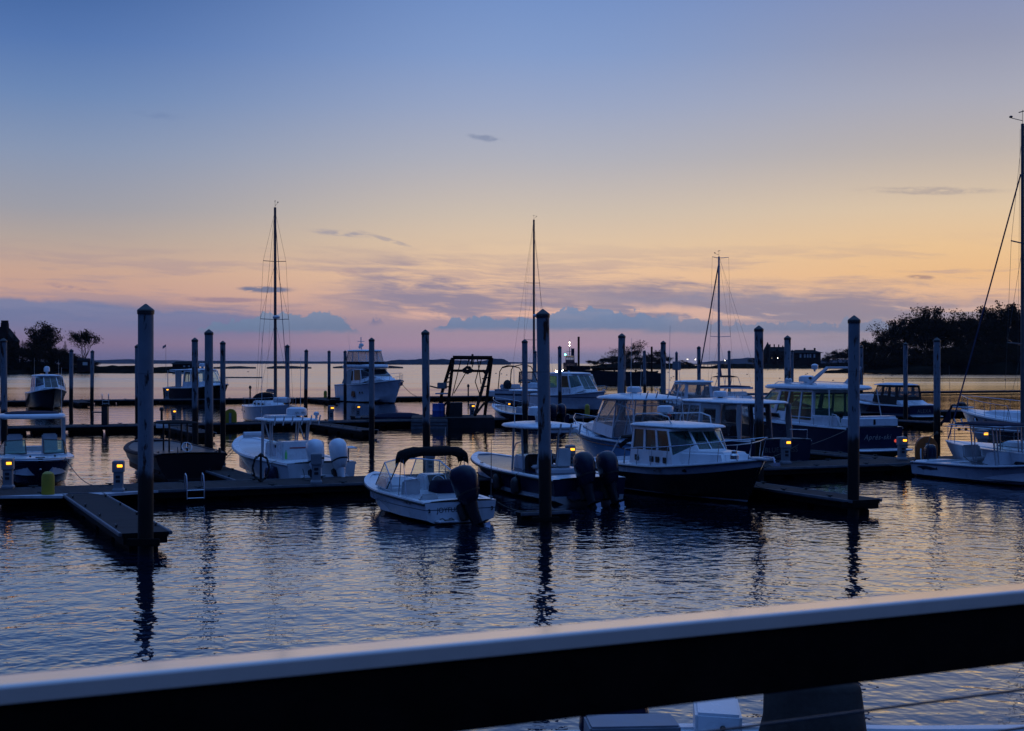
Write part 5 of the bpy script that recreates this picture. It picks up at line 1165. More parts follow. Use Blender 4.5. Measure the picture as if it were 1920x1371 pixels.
# ================================================================== navy-hulled hardtop cruiser with grey lettering
S5 = Ship('hardtop_cruiser', 'navy hardtop cruiser with grey curtains and BLUEGRASS lettered on its transom', 'motorboat', (11.4, 60.2, 0), A_U, 11.2, 3.4, 1.34, 1.22, 1.75, hp('navy_cruiser_hull', NAVY, stripe=(.02, .02, .03)), full=2.6, flare=.45, railm=M['gel'])
S5.deck([(.02, .60, .5)], w=.25); s = S5
S5.part('trunk_cabin', MB().loft([[(6.6, -1.2, 1.3), (9.4, -.6, 1.55), (9.4, .6, 1.55), (6.6, 1.2, 1.3)], [(6.6, -1.1, 1.9), (9.0, -.5, 1.85), (9.0, .5, 1.85), (6.6, 1.1, 1.9)]]), 'gel', bevel=.1, seg=3)
zt = 2.82
cabin(S5, [(4.3, -1.45), (6.9, -1.35), (7.7, -.6), (7.7, .6), (6.9, 1.35), (4.3, 1.45)], [(4.3, -1.3), (6.2, -1.2), (6.7, -.55), (6.7, .55), (6.2, 1.2), (4.3, 1.3)], [1.25, 1.3, 1.7, 1.7, 1.3, 1.25], zt, {0: [(.06, .36, .94, .93)], 1: [(.06, .2, .94, .93)], 2: [(.04, .06, .48, .93), (.52, .06, .96, .93)], 3: [(.06, .2, .94, .93)], 4: [(.06, .36, .45, .93), (.5, .36, .94, .93)], 5: [(.03, .02, .97, .95)]}, glass='vinyl', th=.06)
ttop(S5, .9, 6.8, 1.42, zt, .12, [[(1.1, 1.32, 1.35), (1.15, 1.25, zt + .03)], [(2.7, 1.38, 1.25), (2.7, 1.27, zt + .03)]], crown=.1, legr=.035, pw=5)
for sg in (1, -1):
    cu = MB(); cu.panel((2.75, sg * 1.36, 1.26), (4.3, sg * 1.42, 1.26), (4.3, sg * 1.28, zt), (2.75, sg * 1.28, zt), [(.2, .38, .85, .86)], .015); S5.part('side_curtain', cu, 'canvas_g', smooth=0)
    S5.part('drop_curtain', MB().prism([(1.1, 1.35), (1.4, 1.35), (1.5, 2.1), (1.45, zt), (1.1, zt)], sg * 1.26, sg * 1.28, 'y'), 'canvas_g', smooth=0)
radome(S5, 4.6, .1, zt + .2, .34, .05); S5.part('hatch', MB().slab(2.6, 3.3, .35, .35, zt + .17, .04, .01, 5), 'gel')
S5.part('aft_seat', MB().box(.25, .75, -1.0, 1.0, .5, 1.18), 'canvas_w', bevel=.08); S5.part('helm_dash', MB().box(5.9, 6.5, -1.2, 1.2, .7, 1.7), 'canvas_t', bevel=.05); seat(S5, 4.9, -.7, .5, .6, .8, 'canvas_t')
lettering('name_lettering', 'BLUEGRASS', .30, M['letter_g'], S5.root, (-.006, 0, .92), (R(90), 0, R(-90)), 0, .002, 1.1); lettering('port_lettering', 'NEW YORK', .11, M['letter_g'], S5.root, (-.006, 0, .62), (R(90), 0, R(-90)), 0, .002)
S5.part('swim_platform', MB().slab(-.85, .02, 1.3, 1.4, .30, .07, 0, 5), 'gel'); S5.part('stern_rail', MB().tube([(.1, -1.4, 1.36), (.1, -1.4, 1.75), (.1, -.5, 1.78)], .018, 6).tube([(.1, .9, 1.4), (.12, .95, 2.0), (.12, 1.3, 2.0), (.1, 1.35, 1.4)], .018, 6), 'steel')
bowrail(S5, .6, .98, .6, n=5)

# ================================================================== big cruiser with green glass
S6 = Ship('express_cruiser', 'navy cruiser with a white house, green glass and script lettering on its transom', 'motorboat', (17.7, 69.4, 0), A_U - .5, 12.2, 3.75, 1.45, 1.55, 2.15, hp('navy_express_hull', (.010, .014, .036), stripe=(.02, .02, .03)), full=2.5, flare=.45, railm=M['gel'])
S6.deck([(.03, .27, .75)], w=.3, crown=.12); s = S6
S6.part('trunk_cabin', MB().loft([[(5.2, -1.62, 1.5), (8.6, -1.3, 1.75), (10.9, -.6, 2.0), (10.9, .6, 2.0), (8.6, 1.3, 1.75), (5.2, 1.62, 1.5)], [(5.2, -1.5, 2.22), (8.4, -1.12, 2.28), (10.0, -.45, 2.3), (10.0, .45, 2.3), (8.4, 1.12, 2.28), (5.2, 1.5, 2.22)]]), 'gel', bevel=.12, seg=3)
zt = 3.22
cabin(S6, [(3.0, -1.52), (6.6, -1.48), (8.7, -1.15), (9.3, -.5), (9.3, .5), (8.7, 1.15), (6.6, 1.48), (3.0, 1.52)], [(3.1, -1.38), (6.0, -1.36), (7.2, -1.08), (7.6, -.5), (7.6, .5), (7.2, 1.08), (6.0, 1.36), (3.1, 1.38)], [1.5, 1.6, 2.2, 2.26, 2.26, 2.2, 1.6, 1.5], zt, {0: [(.06, .12, .34, .94), (.38, .12, .66, .94), (.7, .12, .96, .94)], 1: [(.08, .36, .97, .9)], 2: [(.08, .08, .92, .92)], 3: [(.03, .06, .49, .94), (.51, .06, .97, .94)], 4: [(.08, .08, .92, .92)], 5: [(.03, .34, .90, .9)], 6: [(.04, .12, .27, .95), (.32, .12, .64, .95), (.68, .12, .96, .95)], 7: [(.05, .05, .95, .93)]}, glass='glass_g', th=.07, name='house')
S6.part('roof', MB().slab(1.5, 8.2, 1.62, 1.35, zt + .005, .22, .16, 4.5), 'gel', smooth=50)
frametube(S6, 'roof_rail', [[(3.0, sg * 1.25, zt + .22), (3.05, sg * 1.25, zt + .36), (6.6, sg * 1.1, zt + .40), (7.2, sg * .9, zt + .28)] for sg in (1, -1)], .022, 'steel')
for sg in (1, -1): S6.part('arch_leg', MB().loft([[(3.9 + dx, sg * (1.2 + dy), zt + .2) for dx, dy in ((-.25, -.06), (.35, -.06), (.35, .06), (-.25, .06))], [(2.5 + dx, sg * (1.0 + dy), zt + 1.15) for dx, dy in ((-.18, -.05), (.14, -.05), (.14, .05), (-.18, .05))]]), 'gel', bevel=.03)
S6.part('arch_bar', MB().box(2.34, 2.66, -1.02, 1.02, zt + 1.10, zt + 1.21), 'gel', bevel=.04); S6.part('arch_camera', MB().lathe([(.05, 0), (.05, .1), (.16, .13), (.18, .32), (.1, .38), (.01, .4)], 12, (3.35, 1.12, zt + .95)), 'gel'); S6.part('arch_light', MB().ell((3.62, 1.2, zt + .62), (.10, .08, .08)), 'black')
radome(S6, 4.9, .5, zt + .34, .42, .06); S6.part('air_horn', MB().ell((6.1, .9, zt + .48), (.12, .1, .12)), 'gel_dull'); S6.part('air_horn', MB().ell((5.8, .9, zt + .48), (.12, .1, .12)), 'gel_dull')
frametube(S6, 'aft_support', [[(1.7, sg * 1.45, zt + .05), (1.45, sg * 1.62, 1.5)] for sg in (1, -1)] + [[(1.2, 1.66, 1.48), (1.15, 1.66, 2.1), (.85, 1.65, 2.05), (.5, 1.62, 1.5)]], .03, 'gel_dull')
S6.part('transom_seat', MB().box(.02, .8, -1.5, 1.5, 1.40, 2.0), 'gel', bevel=.12, seg=3); S6.part('side_coaming', MB().box(.8, 3.0, 1.42, 1.6, 1.45, 2.0), 'gel', bevel=.06)
frametube(S6, 'side_rail', [[(2.6, 1.72, 1.5), (2.65, 1.72, 1.86), (5.0, 1.72, 1.9), (5.1, 1.72, 1.52)], [(3.8, 1.72, 1.52), (3.8, 1.72, 1.88)]], .018, 'steel')
for x0_, x1_ in ((6.3, 8.0),):
    p = S6.side(7.2, .93, 1); S6.part('side_window', MB().prism([(5.8, 1.78), (6.0, 1.98), (7.6, 2.0), (8.3, 1.84)], 1.44, 1.60, 'y'), 'darkwin', bevel=.02)
lettering('name_lettering', 'Après-ski', .36, M['letter_l'], S6.root, (-.007, -.15, .98), (R(90), 0, R(-90)), .35, .002, 1.15); S6.part('swim_platform', MB().slab(-1.1, .02, 1.6, 1.7, .34, .09, 0, 6), 'gel'); S6.part('transom_light', MB().ell((-.01, -1.25, .78), (.03, .08, .08)), 'red'); S6.part('vent', MB().box(.0, .0 + .02, -.06, .06, 1.6, 1.85), 'darkwin')
bowrail(S6, .60, .98, .62, n=6)

# ================================================================== right-hand console boat, stern left, bow out of the frame
dirn = Vector((.42, -.9075, 0)); st = W(1707, 893) + Vector((.912, .41, 0)) * 1.12
S7 = Ship('center_console_boat', 'white skiff-like center console with a dark T-top, cut off by the right edge', 'motorboat', (st.x, st.y, 0), math.degrees(math.atan2(dirn.y, dirn.x)), 7.8, 2.5, .60, .66, 1.02, hp('white_skiff_hull', (.50, .52, .55), (.02, .02, .03), (.5, .52, .55), z0=.04), full=2.7, flare=.4, railm=M['navy'], rub=.022)
S7.deck([(.10, .92, .2)], w=.2); s = S7
outboard(S7.root, .05, .0, .12, 'cowl', .95, -20, 0); S7.part('cowl_stripe', MB().tube([(-.30, -.30, .55), (-.34, -.30, .85), (-.38, -.26, 1.08)], .03, 6), 'gel_dull')
console(S7, 3.35, .22, .9, .98, .85)
zt = 2.2
S7.part('t_top', MB().slab(2.0, 4.9, 1.0, .9, zt, .06, .08, 4), 'canvas_n', smooth=50); frametube(S7, 't_top_rim', [[(4.85, y_, zt - .02 + .03 * (1 - y_ * y_)) for y_ in (-.85, -.4, 0, .4, .85)], [(2.05, y_, zt - .02) for y_ in (-.95, 0, .95)], [(2.05, -.95, zt - .02), (4.85, -.85, zt - .02)], [(2.05, .95, zt - .02), (4.85, .85, zt - .02)]], .026, 'alu')
for sg in (1, -1):
    for pts in ([(3.1, sg * .62, .22), (2.9, sg * .66, zt)], [(3.25, sg * .62, .22), (3.08, sg * .66, zt)], [(4.25, sg * .58, .22), (4.05, sg * .64, zt)], [(4.4, sg * .58, .22), (4.25, sg * .62, zt)]): S7.part('top_leg', MB().tube(pts, .024, 7), 'alu')
seat(S7, 2.55, 0, .22, .95, .6, 'seat', .55, 'leaning_post'); S7.part('cooler', MB().box(1.5, 2.0, -.4, .4, .22, .68), 'gel', bevel=.05)
for y_ in (.5, .15, -.2, -.55): S7.part('rod_holder', MB().tube([(2.02, y_, zt - .1), (1.9, y_, zt + .2)], .03, 6), 'gel_dull')
for x_, y_ in ((2.02, -.5), (2.02, -.15)): S7.part('spreader_light', MB().ell((x_ + .1, y_, zt - .22), (.06, .07, .06)), 'black')
S7.part('downrigger', MB().tube([(.9, -1.0, .7), (.9, -1.0, 1.3), (.8, -.8, 1.65), (.85, -.55, 1.75)], .02, 6).ell((.85, -.5, 1.78), (.06, .06, .06)), 'black')
whip(S7, 2.1, -.9, zt, 2.3, (-.1, 0), .012, 'mast'); S7.part('pennant', MB().add([(2.12, -.9, zt + .75), (2.06, -.9, zt + .05), (1.62, -.98, zt + .05), (1.75, -.95, zt + .2)], [(0, 1, 2, 3)]), 'canvas_n', smooth=0)
em = [S7.side(x_, f_, -1, .01) for x_, f_ in ((.35, .60), (.6, .70), (.95, .74), (1.3, .66), (1.55, .6), (1.62, .72), (1.66, .5), (1.5, .5), (1.2, .44), (.95, .5), (.75, .42), (.62, .54))]
S7.part('fish_emblem', MB().loft([em, [Vector((q.x, q.y - .006, q.z)) for q in em]]), 'letter', smooth=0)
lettering('registration', 'CT 7725 AX', .15, M['letter'], S7.root, S7.side(4.6, .86, -1, .012), (R(90), 0, R(-2)), 0, .002)
S7.part('fuel_line', MB().tube([(2.6, -.7, .95), (3.2, -.95, .80), (4.2, -1.0, .74)], .014, 5), 'black')

# ================================================================== white twin-engine boat behind dock A
st = Vector((-7.0, 52.4, 0)); dirn = Vector((-.47, .882, 0)).normalized()
S8 = Ship('center_console_boat', 'white center console with a white T-top and twin white outboards, bow left', 'motorboat', (st.x, st.y, 0), math.degrees(math.atan2(dirn.y, dirn.x)), 9.6, 2.95, .92, .98, 1.5, hp('white_console_hull', GEL, (.03, .03, .04), GEL, z0=.06), full=2.6, flare=.5, railm=M['gel_dull'])
S8.deck([(.10, .94, .35)], w=.26); s = S8
for y_ in (.45, -.45): outboard(S8.root, -.42, y_, .42, 'cowl_w', 1.12, 8, 20)
S8.part('engine_bracket', MB().box(-.48, .02, -.9, .9, .2, .5), 'gel', bevel=.05)
console(S8, 4.0, .37, 1.1, 1.1, 1.1)
zt = 2.34
S8.part('t_top', MB().slab(2.7, 5.5, 1.05, .95, zt, .09, .05, 5), 'gel', smooth=50)
for sg in (1, -1):
    for pts in ([(3.7, sg * .7, .4), (3.45, sg * .75, zt)], [(3.85, sg * .7, .4), (3.7, sg * .76, zt)], [(4.9, sg * .66, .4), (4.55, sg * .74, zt)], [(5.05, sg * .66, .4), (4.8, sg * .72, zt)], [(3.9, sg * .7, 1.6), (4.6, sg * .7, zt)]): S8.part('top_leg', MB().tube(pts, .03, 7), 'gel_dull')
radome(S8, 4.2, -.5, zt + .12, .42, .06); S8.part('electronics_box', MB().box(3.6, 4.6, -.3, .75, zt + .11, zt + .22), 'gel', bevel=.03); lettering('radar_lettering', 'GARMIN', .11, M['letter_g'], S8.root, (3.79, -.5, zt + .3), (R(90), 0, R(-90)), 0, .002)
for y_ in (.9, .55, .2, -.2, -.55, -.9): S8.part('rod_holder', MB().tube([(2.78, y_, zt - .12), (2.6, y_, zt + .24)], .03, 6), 'gel_dull')
S8.part('spotlight', MB().lathe([(.05, 0), (.05, .12), (.11, .14), (.11, .24), (.02, .27)], 10, (2.9, -.85, zt + .1)), 'gel'); whip(S8, 4.6, .8, zt + .1, 3.4, (-.05, 0)); whip(S8, 4.6, -.8, zt + .1, 2.4, (-.05, 0))
S8.part('tackle_station', MB().box(2.0, 2.75, -.85, .85, .37, 1.62), 'gel', bevel=.05); S8.part('station_stripe', MB().box(1.985, 2.002, -.6, .55, 1.36, 1.40), 'redp'); S8.part('green_bottle', MB().lathe([(.05, 0), (.05, .22), (.02, .28), (.02, .34)], 8, (1.75, .78, .98)), 'lime')
seat(S8, 3.2, .35, .37, .55, .75); seat(S8, 3.2, -.35, .37, .55, .75); S8.part('bow_seat', MB().slab(6.4, 8.4, 1.0, .5, .8, .14, .02, 3), 'gel', smooth=50)
S8.part('cutting_board', MB().loft([[(-.1, -1.35, 1.42), (.4, -1.35, 1.45), (.4, -.85, 1.45), (-.1, -.85, 1.42)], [(-.1, -1.35, 1.46), (.4, -1.35, 1.49), (.4, -.85, 1.49), (-.1, -.85, 1.46)]]), 'gel_dull'); S8.part('board_post', MB().tube([(.15, -1.1, .95), (.15, -1.1, 1.43)], .03, 6), 'steel')
fender(S8, 1.2, 1, .35, .26, .8, 'navy'); S8.part('boat_cover_roll', MB().tube([(7.9, -.3, 1.62), (7.9, .5, 1.62)], .12, 8), 'canvas_w')
line_('slack mooring line from the bow of the white twin-engine boat, nearer one', world(S8, 9.3, .1, 1.35), world(S8, 7.6, 3.6, .55), .75); line_('slack mooring line from the bow of the white twin-engine boat, lower one', world(S8, 7.2, 1.1, 1.2), world(S8, 7.5, 3.8, .6), .55)

# ================================================================== maroon launch
S9 = Ship('launch', 'dark maroon open launch with a small flat canopy on thin posts', 'motorboat', (-12.3, 54.6, 0), A_U + 1, 9.0, 3.35, 1.10, 1.06, 1.3, hp('maroon_hull', (.013, .006, .008), stripe=(.03, .025, .025), z0=.12, z1=.18, rough=.4), full=2.1, pw=.75, flare=.1, tb=.80, bcf=.55, chine=-.1, railm=M['maroon'], rub=.045)
S9.deck([(.03, .86, .35)], w=.16, mat=M['maroon']); s = S9
S9.part('bench_lining', MB().slab(.4, 6.8, .9, .6, .36, .1, .0, 4), 'maroon', smooth=50); S9.part('engine_box', MB().box(2.6, 4.0, -.45, .45, .36, .98), 'teak', bevel=.06); S9.part('lid_ornament', MB().ell((3.2, .1, 1.02), (.2, .16, .06)), 'steel')
S9.part('canopy', MB().slab(1.9, 3.9, .86, .80, 2.18, .05, .08, 3.2), 'canvas_b', smooth=50)
for x_, y_ in ((2.4, .36), (2.4, -.36), (3.5, .36), (3.5, -.36)): S9.part('canopy_post', MB().tube([(x_, y_, .62), (x_, y_, 2.2)], .035, 8), 'black')
wheel_(S9.root, 2.2, -.3, 1.25, .2); S9.part('stern_post', MB().tube([(.06, -1.1, 1.08), (.06, -1.1, 1.32)], .05, 8), 'black'); S9.part('flag_socket', MB().tube([(.1, .5, 1.1), (.05, .52, 1.4)], .02, 6), 'steel')
for x_, y_ in ((.9, 1.1), (.5, -1.05)): S9.part('cleat', MB().box(x_ - .12, x_ + .12, y_ - .03, y_ + .03, 1.12, 1.2), 'steel', bevel=.01)

# ================================================================== navy bowrider at the left edge
bow = Vector((-16.9, 51.0, 0)); dirn = Vector((.37, -.929, 0)).normalized(); L = 8.4; st = bow - dirn * L
S10 = Ship('bowrider', 'navy and white bowrider with a white arch top, at the left edge', 'motorboat', (st.x, st.y, 0), math.degrees(math.atan2(dirn.y, dirn.x)), L, 2.75, 1.0, 1.05, 1.16, [hp('navy_bowrider_hull', (.010, .016, .045), (.02, .02, .03), (.40, .42, .46), z0=.01, z1=.03), M['gel']], full=4.2, pw=.62, flare=.25, split=.84, rake=1.0, railm=M['steel'], rub=.02)
S10.deck([(.06, .56, .4), (.58, .95, .55)], w=.22); s = S10
S10.part('bow_seat', MB().slab(5.0, 7.7, 1.05, .85, .55, .28, .0, 4), 'liner', smooth=50)
for sg in (1, -1): S10.part('console', MB().prism([(3.9, .42), (4.8, .42), (4.95, 1.10), (4.4, 1.24), (3.9, 1.1)], sg * .34 if sg < 0 else .34, sg * 1.12, 'y'), 'gel', bevel=.05)
for sg in (1, -1):
    q0 = [(4.95, sg * .32, 1.16), (4.75, sg * 1.08, 1.14), (4.42, sg * 1.05, 1.62), (4.5, sg * .34, 1.66)]
    S10.part('windshield_pane', MB().loft([q0, [(a + .012, b_, c_ + .006) for a, b_, c_ in q0]]), 'glass_g', smooth=0)
    S10.part('windshield_frame', MB().tube(q0 + [q0[0]], .026, 6), 'black')
    q1 = [(4.75, sg * 1.10, 1.14), (3.5, sg * 1.26, 1.08), (3.7, sg * 1.18, 1.42), (4.42, sg * 1.07, 1.62)]; S10.part('side_pane', MB().loft([q1, [(a, b_ + sg * .012, c_) for a, b_, c_ in q1]]), 'glass_g', smooth=0); S10.part('side_frame', MB().tube(q1 + [q1[0]], .02, 6), 'black')
zt = 2.42
S10.part('arch_top', MB().slab(1.7, 4.0, 1.30, 1.24, zt, .17, .06, 4.5), 'gel', smooth=50); S10.part('top_canvas', MB().slab(1.5, 3.7, 1.05, 1.0, zt + .175, .05, .06, 4.5), 'canvas_n', smooth=50)
for sg in (1, -1): S10.part('arch_leg', MB().loft([[(2.0 + dx, sg * 1.24 + dy, 1.05) for dx, dy in ((0, -.07), (.6, -.07), (.6, .07), (0, .07))], [(2.3 + dx, sg * 1.2 + dy, zt + .05) for dx, dy in ((0, -.06), (.5, -.06), (.5, .06), (0, .06))]]), 'gel_dull', bevel=.03)
seat(S10, 3.3, .65, .42, .62, .95, 'seat'); seat(S10, 3.3, -.65, .42, .62, .95, 'seat'); S10.part('stern_seat', MB().box(.3, .9, -1.1, 1.1, .42, 1.2), 'seat', bevel=.08); S10.part('walkway_door', MB().box(4.60, 4.64, -.3, .3, .45, 1.08), 'canvas_t', bevel=.01)
for y_ in (.95, -.6): S10.part('cleat', MB().box(7.7, 7.95, y_ * .55 - .03, y_ * .55 + .03, 1.2, 1.26), 'black', bevel=.01)
S10.part('anchor_locker', MB().box(7.95, 8.2, -.16, .16, 1.18, 1.215), 'black', bevel=.01); whip(S10, 2.4, 1.15, zt + .1, 1.9, (-.1, 0)); S10.part('bow_eye', MB().ell((8.28, 0, .78), (.06, .05, .05)), 'steel')
line_('mooring line drooping from the navy bowrider to the lit pedestal', world(S10, 7.6, .9, 1.15), lineA(212) + U * 2.2 + Vector((0, 0, DZ + .05)), .35)
# ------------------------------------------------------------------ sailing yachts
def yacht(label, loc, ang, L, B, fb, mast_x, top, paint, mastm='mast', boom=4.4, spread=(.40, .66), fore=True, mr=.09, heel=0, bowz=None, forefull=.022, masttop=None):
    s = Ship('sailing_yacht', label, 'sailboat', loc, ang, L, B, fb, fb * 1.02, bowz or fb * 1.3, paint, tb=.62, full=2.0, pw=.85, flare=.12, draft=.5, rail=False)
    s.deck([(.08, .30, fb - .35)], w=.45, crown=.10)
    s.part('coachroof', MB().loft([[(L * .30, -B * .30, fb), (L * .72, -B * .14, fb * 1.12), (L * .72, B * .14, fb * 1.12), (L * .30, B * .30, fb)], [(L * .31, -B * .26, fb + .48), (L * .66, -B * .11, fb + .40), (L * .66, B * .11, fb + .40), (L * .31, B * .26, fb + .48)]]), 'gel', bevel=.08, seg=3)
    for sg in (1, -1):
        for x_ in (L * .36, L * .44, L * .52): s.part('coachroof_window', MB().box(x_ - .28, x_ + .28, sg * (B * .292 - (x_ - L * .3) / (L * .42) * B * .15) - .02, sg * (B * .292 - (x_ - L * .3) / (L * .42) * B * .15) + .02, fb + .16, fb + .30), 'darkwin', bevel=.01)
    zt = top; m_ = MB(); m_.tube([(mast_x, 0, fb * .9), (mast_x + heel * .5, 0, zt * .5), (mast_x + heel, 0, zt)], mr, 10, mr * .75); ms = s.part('mast', m_, mastm)
    h0 = fb + .5
    zs = [h0 + (zt - h0) * q for q in spread]; yw = [B * .30, B * .24]
    for zq, y_ in zip(zs, yw): MB().tube([(mast_x - .25, -y_, zq + .05), (mast_x, 0, zq), (mast_x - .25, y_, zq + .05)], .028, 6).build('spreader', M[mastm], ms)
    def stay(nm, a, b_, r_=.009): MB().tube([a, b_], r_, 4).build(nm, M['wire'], ms)
    for sg in (1, -1):
        ch = (mast_x - .35, sg * B * .40, fb + .02)
        MB().tube([ch, (mast_x - .25, sg * yw[0], zs[0] + .05), (mast_x - .25, sg * yw[1], zs[1] + .05), (mast_x + heel, 0, zt - .25)], .009, 4).build('shroud', M['wire'], ms)
        stay('shroud', (mast_x - .1, sg * B * .38, fb), (mast_x, 0, zs[0] - .1)); stay('shroud', (mast_x - .25, sg * yw[0], zs[0] + .05), (mast_x, 0, zs[1] - .1))
    stay('backstay', (.15, 0, fb + .05), (mast_x - .05 + heel, 0, zt - .05), .011)
    if fore:
        a = Vector((L * .985, 0, (bowz or fb * 1.3) + .1)); b_ = Vector((mast_x + .1 + heel, 0, zt - .8 if masttop is None else masttop)); MB().tube([a.lerp(b_, q) for q in (0, .03, .06, .5, .94, .97, 1)], forefull, 6).build('furled_jib', M['sailblue'], ms)
    stay('halyard', (mast_x + .18, .1, fb + .8), (mast_x + .1 + heel, .03, zt - .2), .007); stay('topping_lift', (mast_x - boom, 0, fb + 1.2), (mast_x - .1 + heel, 0, zt - .1), .006)
    if boom:
        bm_ = s.part('boom', MB().tube([(mast_x - .1, 0, fb + 1.15), (mast_x - boom, 0, fb + 1.2)], .085, 8), mastm); MB().tube([(mast_x - .3, 0, fb + 1.26), (mast_x - boom * .5, 0, fb + 1.32), (mast_x - boom * .93, 0, fb + 1.3)], .10, 8, .06).build('sail_cover', M['sailblue'], bm_)
        MB().tube([(mast_x - .12, 0, fb + .6), (mast_x - 1.3, 0, fb + 1.12)], .035, 6).build('vang', M[mastm], bm_)
    m_ = MB(); m_.tube([(mast_x + heel, 0, zt), (mast_x + heel, 0, zt + .55)], .012, 4); m_.tube([(mast_x + heel, 0, zt + .12), (mast_x + heel + .5, .1, zt + .3)], .014, 4); m_.ell((mast_x + heel + .52, .1, zt + .35), (.09, .05, .05)); m_.tube([(mast_x + heel - .22, 0, zt + .5), (mast_x + heel + .2, 0, zt + .48)], .02, 4); m_.build('wind_vane', M['black'], ms)
    m_ = MB()
    for sg in (1, -1):
        pts = [Vector((L * q, sg * max(.08, s.b(q) - .1), s.z(q) + .62)) for q in (.06, .2, .34, .48, .62, .76, .9, .98)]
        m_.tube(pts, .010, 4)
        for p in pts: m_.tube([p, (p.x, p.y, p.z - .62)], .014, 5)
    m_.tube([Vector((L * .98, .09, s.z(.98) + .62)), Vector((L * 1.01, 0, s.z(1) + .6)), Vector((L * .98, -.09, s.z(.98) + .62))], .015, 5); m_.tube([Vector((L * .06, s.b(.06) - .1, s.z(.06) + .62)), Vector((.1, 0, fb + .62)), Vector((L * .06, -s.b(.06) + .1, s.z(.06) + .62))], .014, 5)
    s.part('guard_rails', m_, 'steel')
    return s, ms
st = D(489, 112.5)
Y1, ms = yacht('white sailing yacht with a tall dark mast and a radar on it, at the left', st + Vector((-1.0, 3.5, 0)), A_D - 2, 11.5, 3.7, 1.2, 7.0, 16.6, hp('white_yacht_hull', GEL, (.02, .02, .03), (.03, .05, .12), z0=.15, z1=.24), mr=.13, boom=3.0, spread=(.42, .72), bowz=1.5, heel=-.1)
MB().lathe([(.12, 0), (.26, .02), (.28, .16), (.18, .26), (.02, .28)], 14, (7.35, 0, 8.0)).build('radar', M['gel_dull'], ms)
Y1.part('sprayhood', MB().ell((3.35, 0, 1.72), (.75, 1.0, .58), 14, 8), 'canvas_b', smooth=60); Y1.part('dinghy', MB().slab(8.3, 10.4, .68, .5, 1.62, .34, .1, 2.6), 'canvas_w', smooth=50)
for x_ in (1.2, 4.0, 8.2):
    p = Y1.side(x_, .66, -1, .006); Y1.part('portlight', MB().box(p.x - .2, p.x + .2, p.y - .004, p.y + .05, p.z - .09, p.z + .09), 'darkwin')
d = 168
Y2, ms = yacht('sailing yacht behind the white cruisers, its mast right over a slim pile', D(1001, d) + U * 7.3, A_D, 12, 3.8, 1.3, 7.3, Z(412, d), hp('grey_yacht_hull', (.4, .41, .42)), mr=.15, boom=4, spread=(.28, .62), masttop=Z(440, d))
MB().ell((7.6, 0, Z(592, d)), (.28, .28, .2)).build('radar', M['gel_dull'], ms)
st = D(1437, 118)
Y3, ms = yacht('sailing yacht with a pale slim mast and a thick furled jib leaning left', (st.x, st.y, 0), A_U, 11.3, 3.5, 1.3, 7.25, Z(484, 126.5), hp('white_sloop_hull', GEL), mastm='mast_l', mr=.11, boom=5.2, spread=(.42, .99), bowz=1.6, forefull=.06)
for q in ms.children:
    pass
Y3.part('flag', MB().add([(7.1, 0, 3.4), (7.1, 0, 4.9), (6.6, .1, 3.5)], [(0, 1, 2)]), 'sailblue', smooth=0)
st = D(1777, 60.5) - U * 11.6
Y4, ms = yacht('white sailing yacht with a tall black mast at the right edge', (st.x, st.y, 0), A_U + 1, 11.5, 3.5, 1.12, 7.15, Z(237, 57), hp('white_cutter_hull', (.56, .58, .6), (.02, .02, .03), (.02, .02, .04), z0=.08, z1=.14), mr=.085, boom=0, spread=(.30, .62), bowz=1.32, forefull=.03, masttop=Z(330, 57))
for x_ in (5.4, 7.3):
    p = Y4.side(x_, .62, 1, .006); Y4.part('portlight', MB().prism([(p.x - .55, p.z - .05), (p.x - .3, p.z + .08), (p.x + .45, p.z + .07), (p.x + .55, p.z - .02), (p.x + .3, p.z - .09)], p.y - .05, p.y + .004, 'y'), 'darkwin')

# ------------------------------------------------------------------ flybridge motor yacht
bow = Vector((-12.55, 160.5, 0)); dirn = Vector((.5, -.866, 0)); L = 14.2; st = bow - dirn * L
T1 = Ship('motor_yacht', 'big white flybridge motor yacht with a dark wraparound windscreen', 'yacht', (st.x, st.y, 0), math.degrees(math.atan2(dirn.y, dirn.x)), L, 4.5, 2.0, 2.15, 2.75, hp('white_motor_yacht_hull', (.62, .64, .66), (.02, .02, .03), (.62, .64, .66), z0=.12), full=2.7, flare=.5, tb=.93, railm=M['gel_dull'], rub=.04)
T1.deck([(.04, .2, 1.2)], w=.4, crown=.12)
T1.part('foredeck_house', MB().loft([[(7.6, -1.75, 2.3), (11.8, -.8, 2.6), (11.8, .8, 2.6), (7.6, 1.75, 2.3)], [(7.6, -1.6, 3.05), (10.6, -.75, 3.0), (10.6, .75, 3.0), (7.6, 1.6, 3.05)]]), 'gel', bevel=.18, seg=3)
cabin(T1, [(3.0, -1.95), (7.6, -1.9), (9.6, -1.1), (9.6, 1.1), (7.6, 1.9), (3.0, 1.95)], [(2.8, -1.75), (6.8, -1.7), (7.9, -.95), (7.9, .95), (6.8, 1.7), (2.8, 1.75)], [2.1, 2.3, 3.0, 3.0, 2.3, 2.1], 3.95, {0: [(.05, .2, .5, .85), (.55, .2, .97, .92)], 1: [(.03, .25, .97, .93)], 2: [(.02, .06, .98, .94)], 3: [(.03, .25, .97, .93)], 4: [(.03, .2, .45, .92), (.5, .2, .95, .85)]}, glass='darkwin', th=.08, name='saloon')
T1.part('flybridge_deck', MB().slab(1.2, 8.5, 2.05, 1.55, 3.96, .45, .1, 5), 'gel', smooth=50)
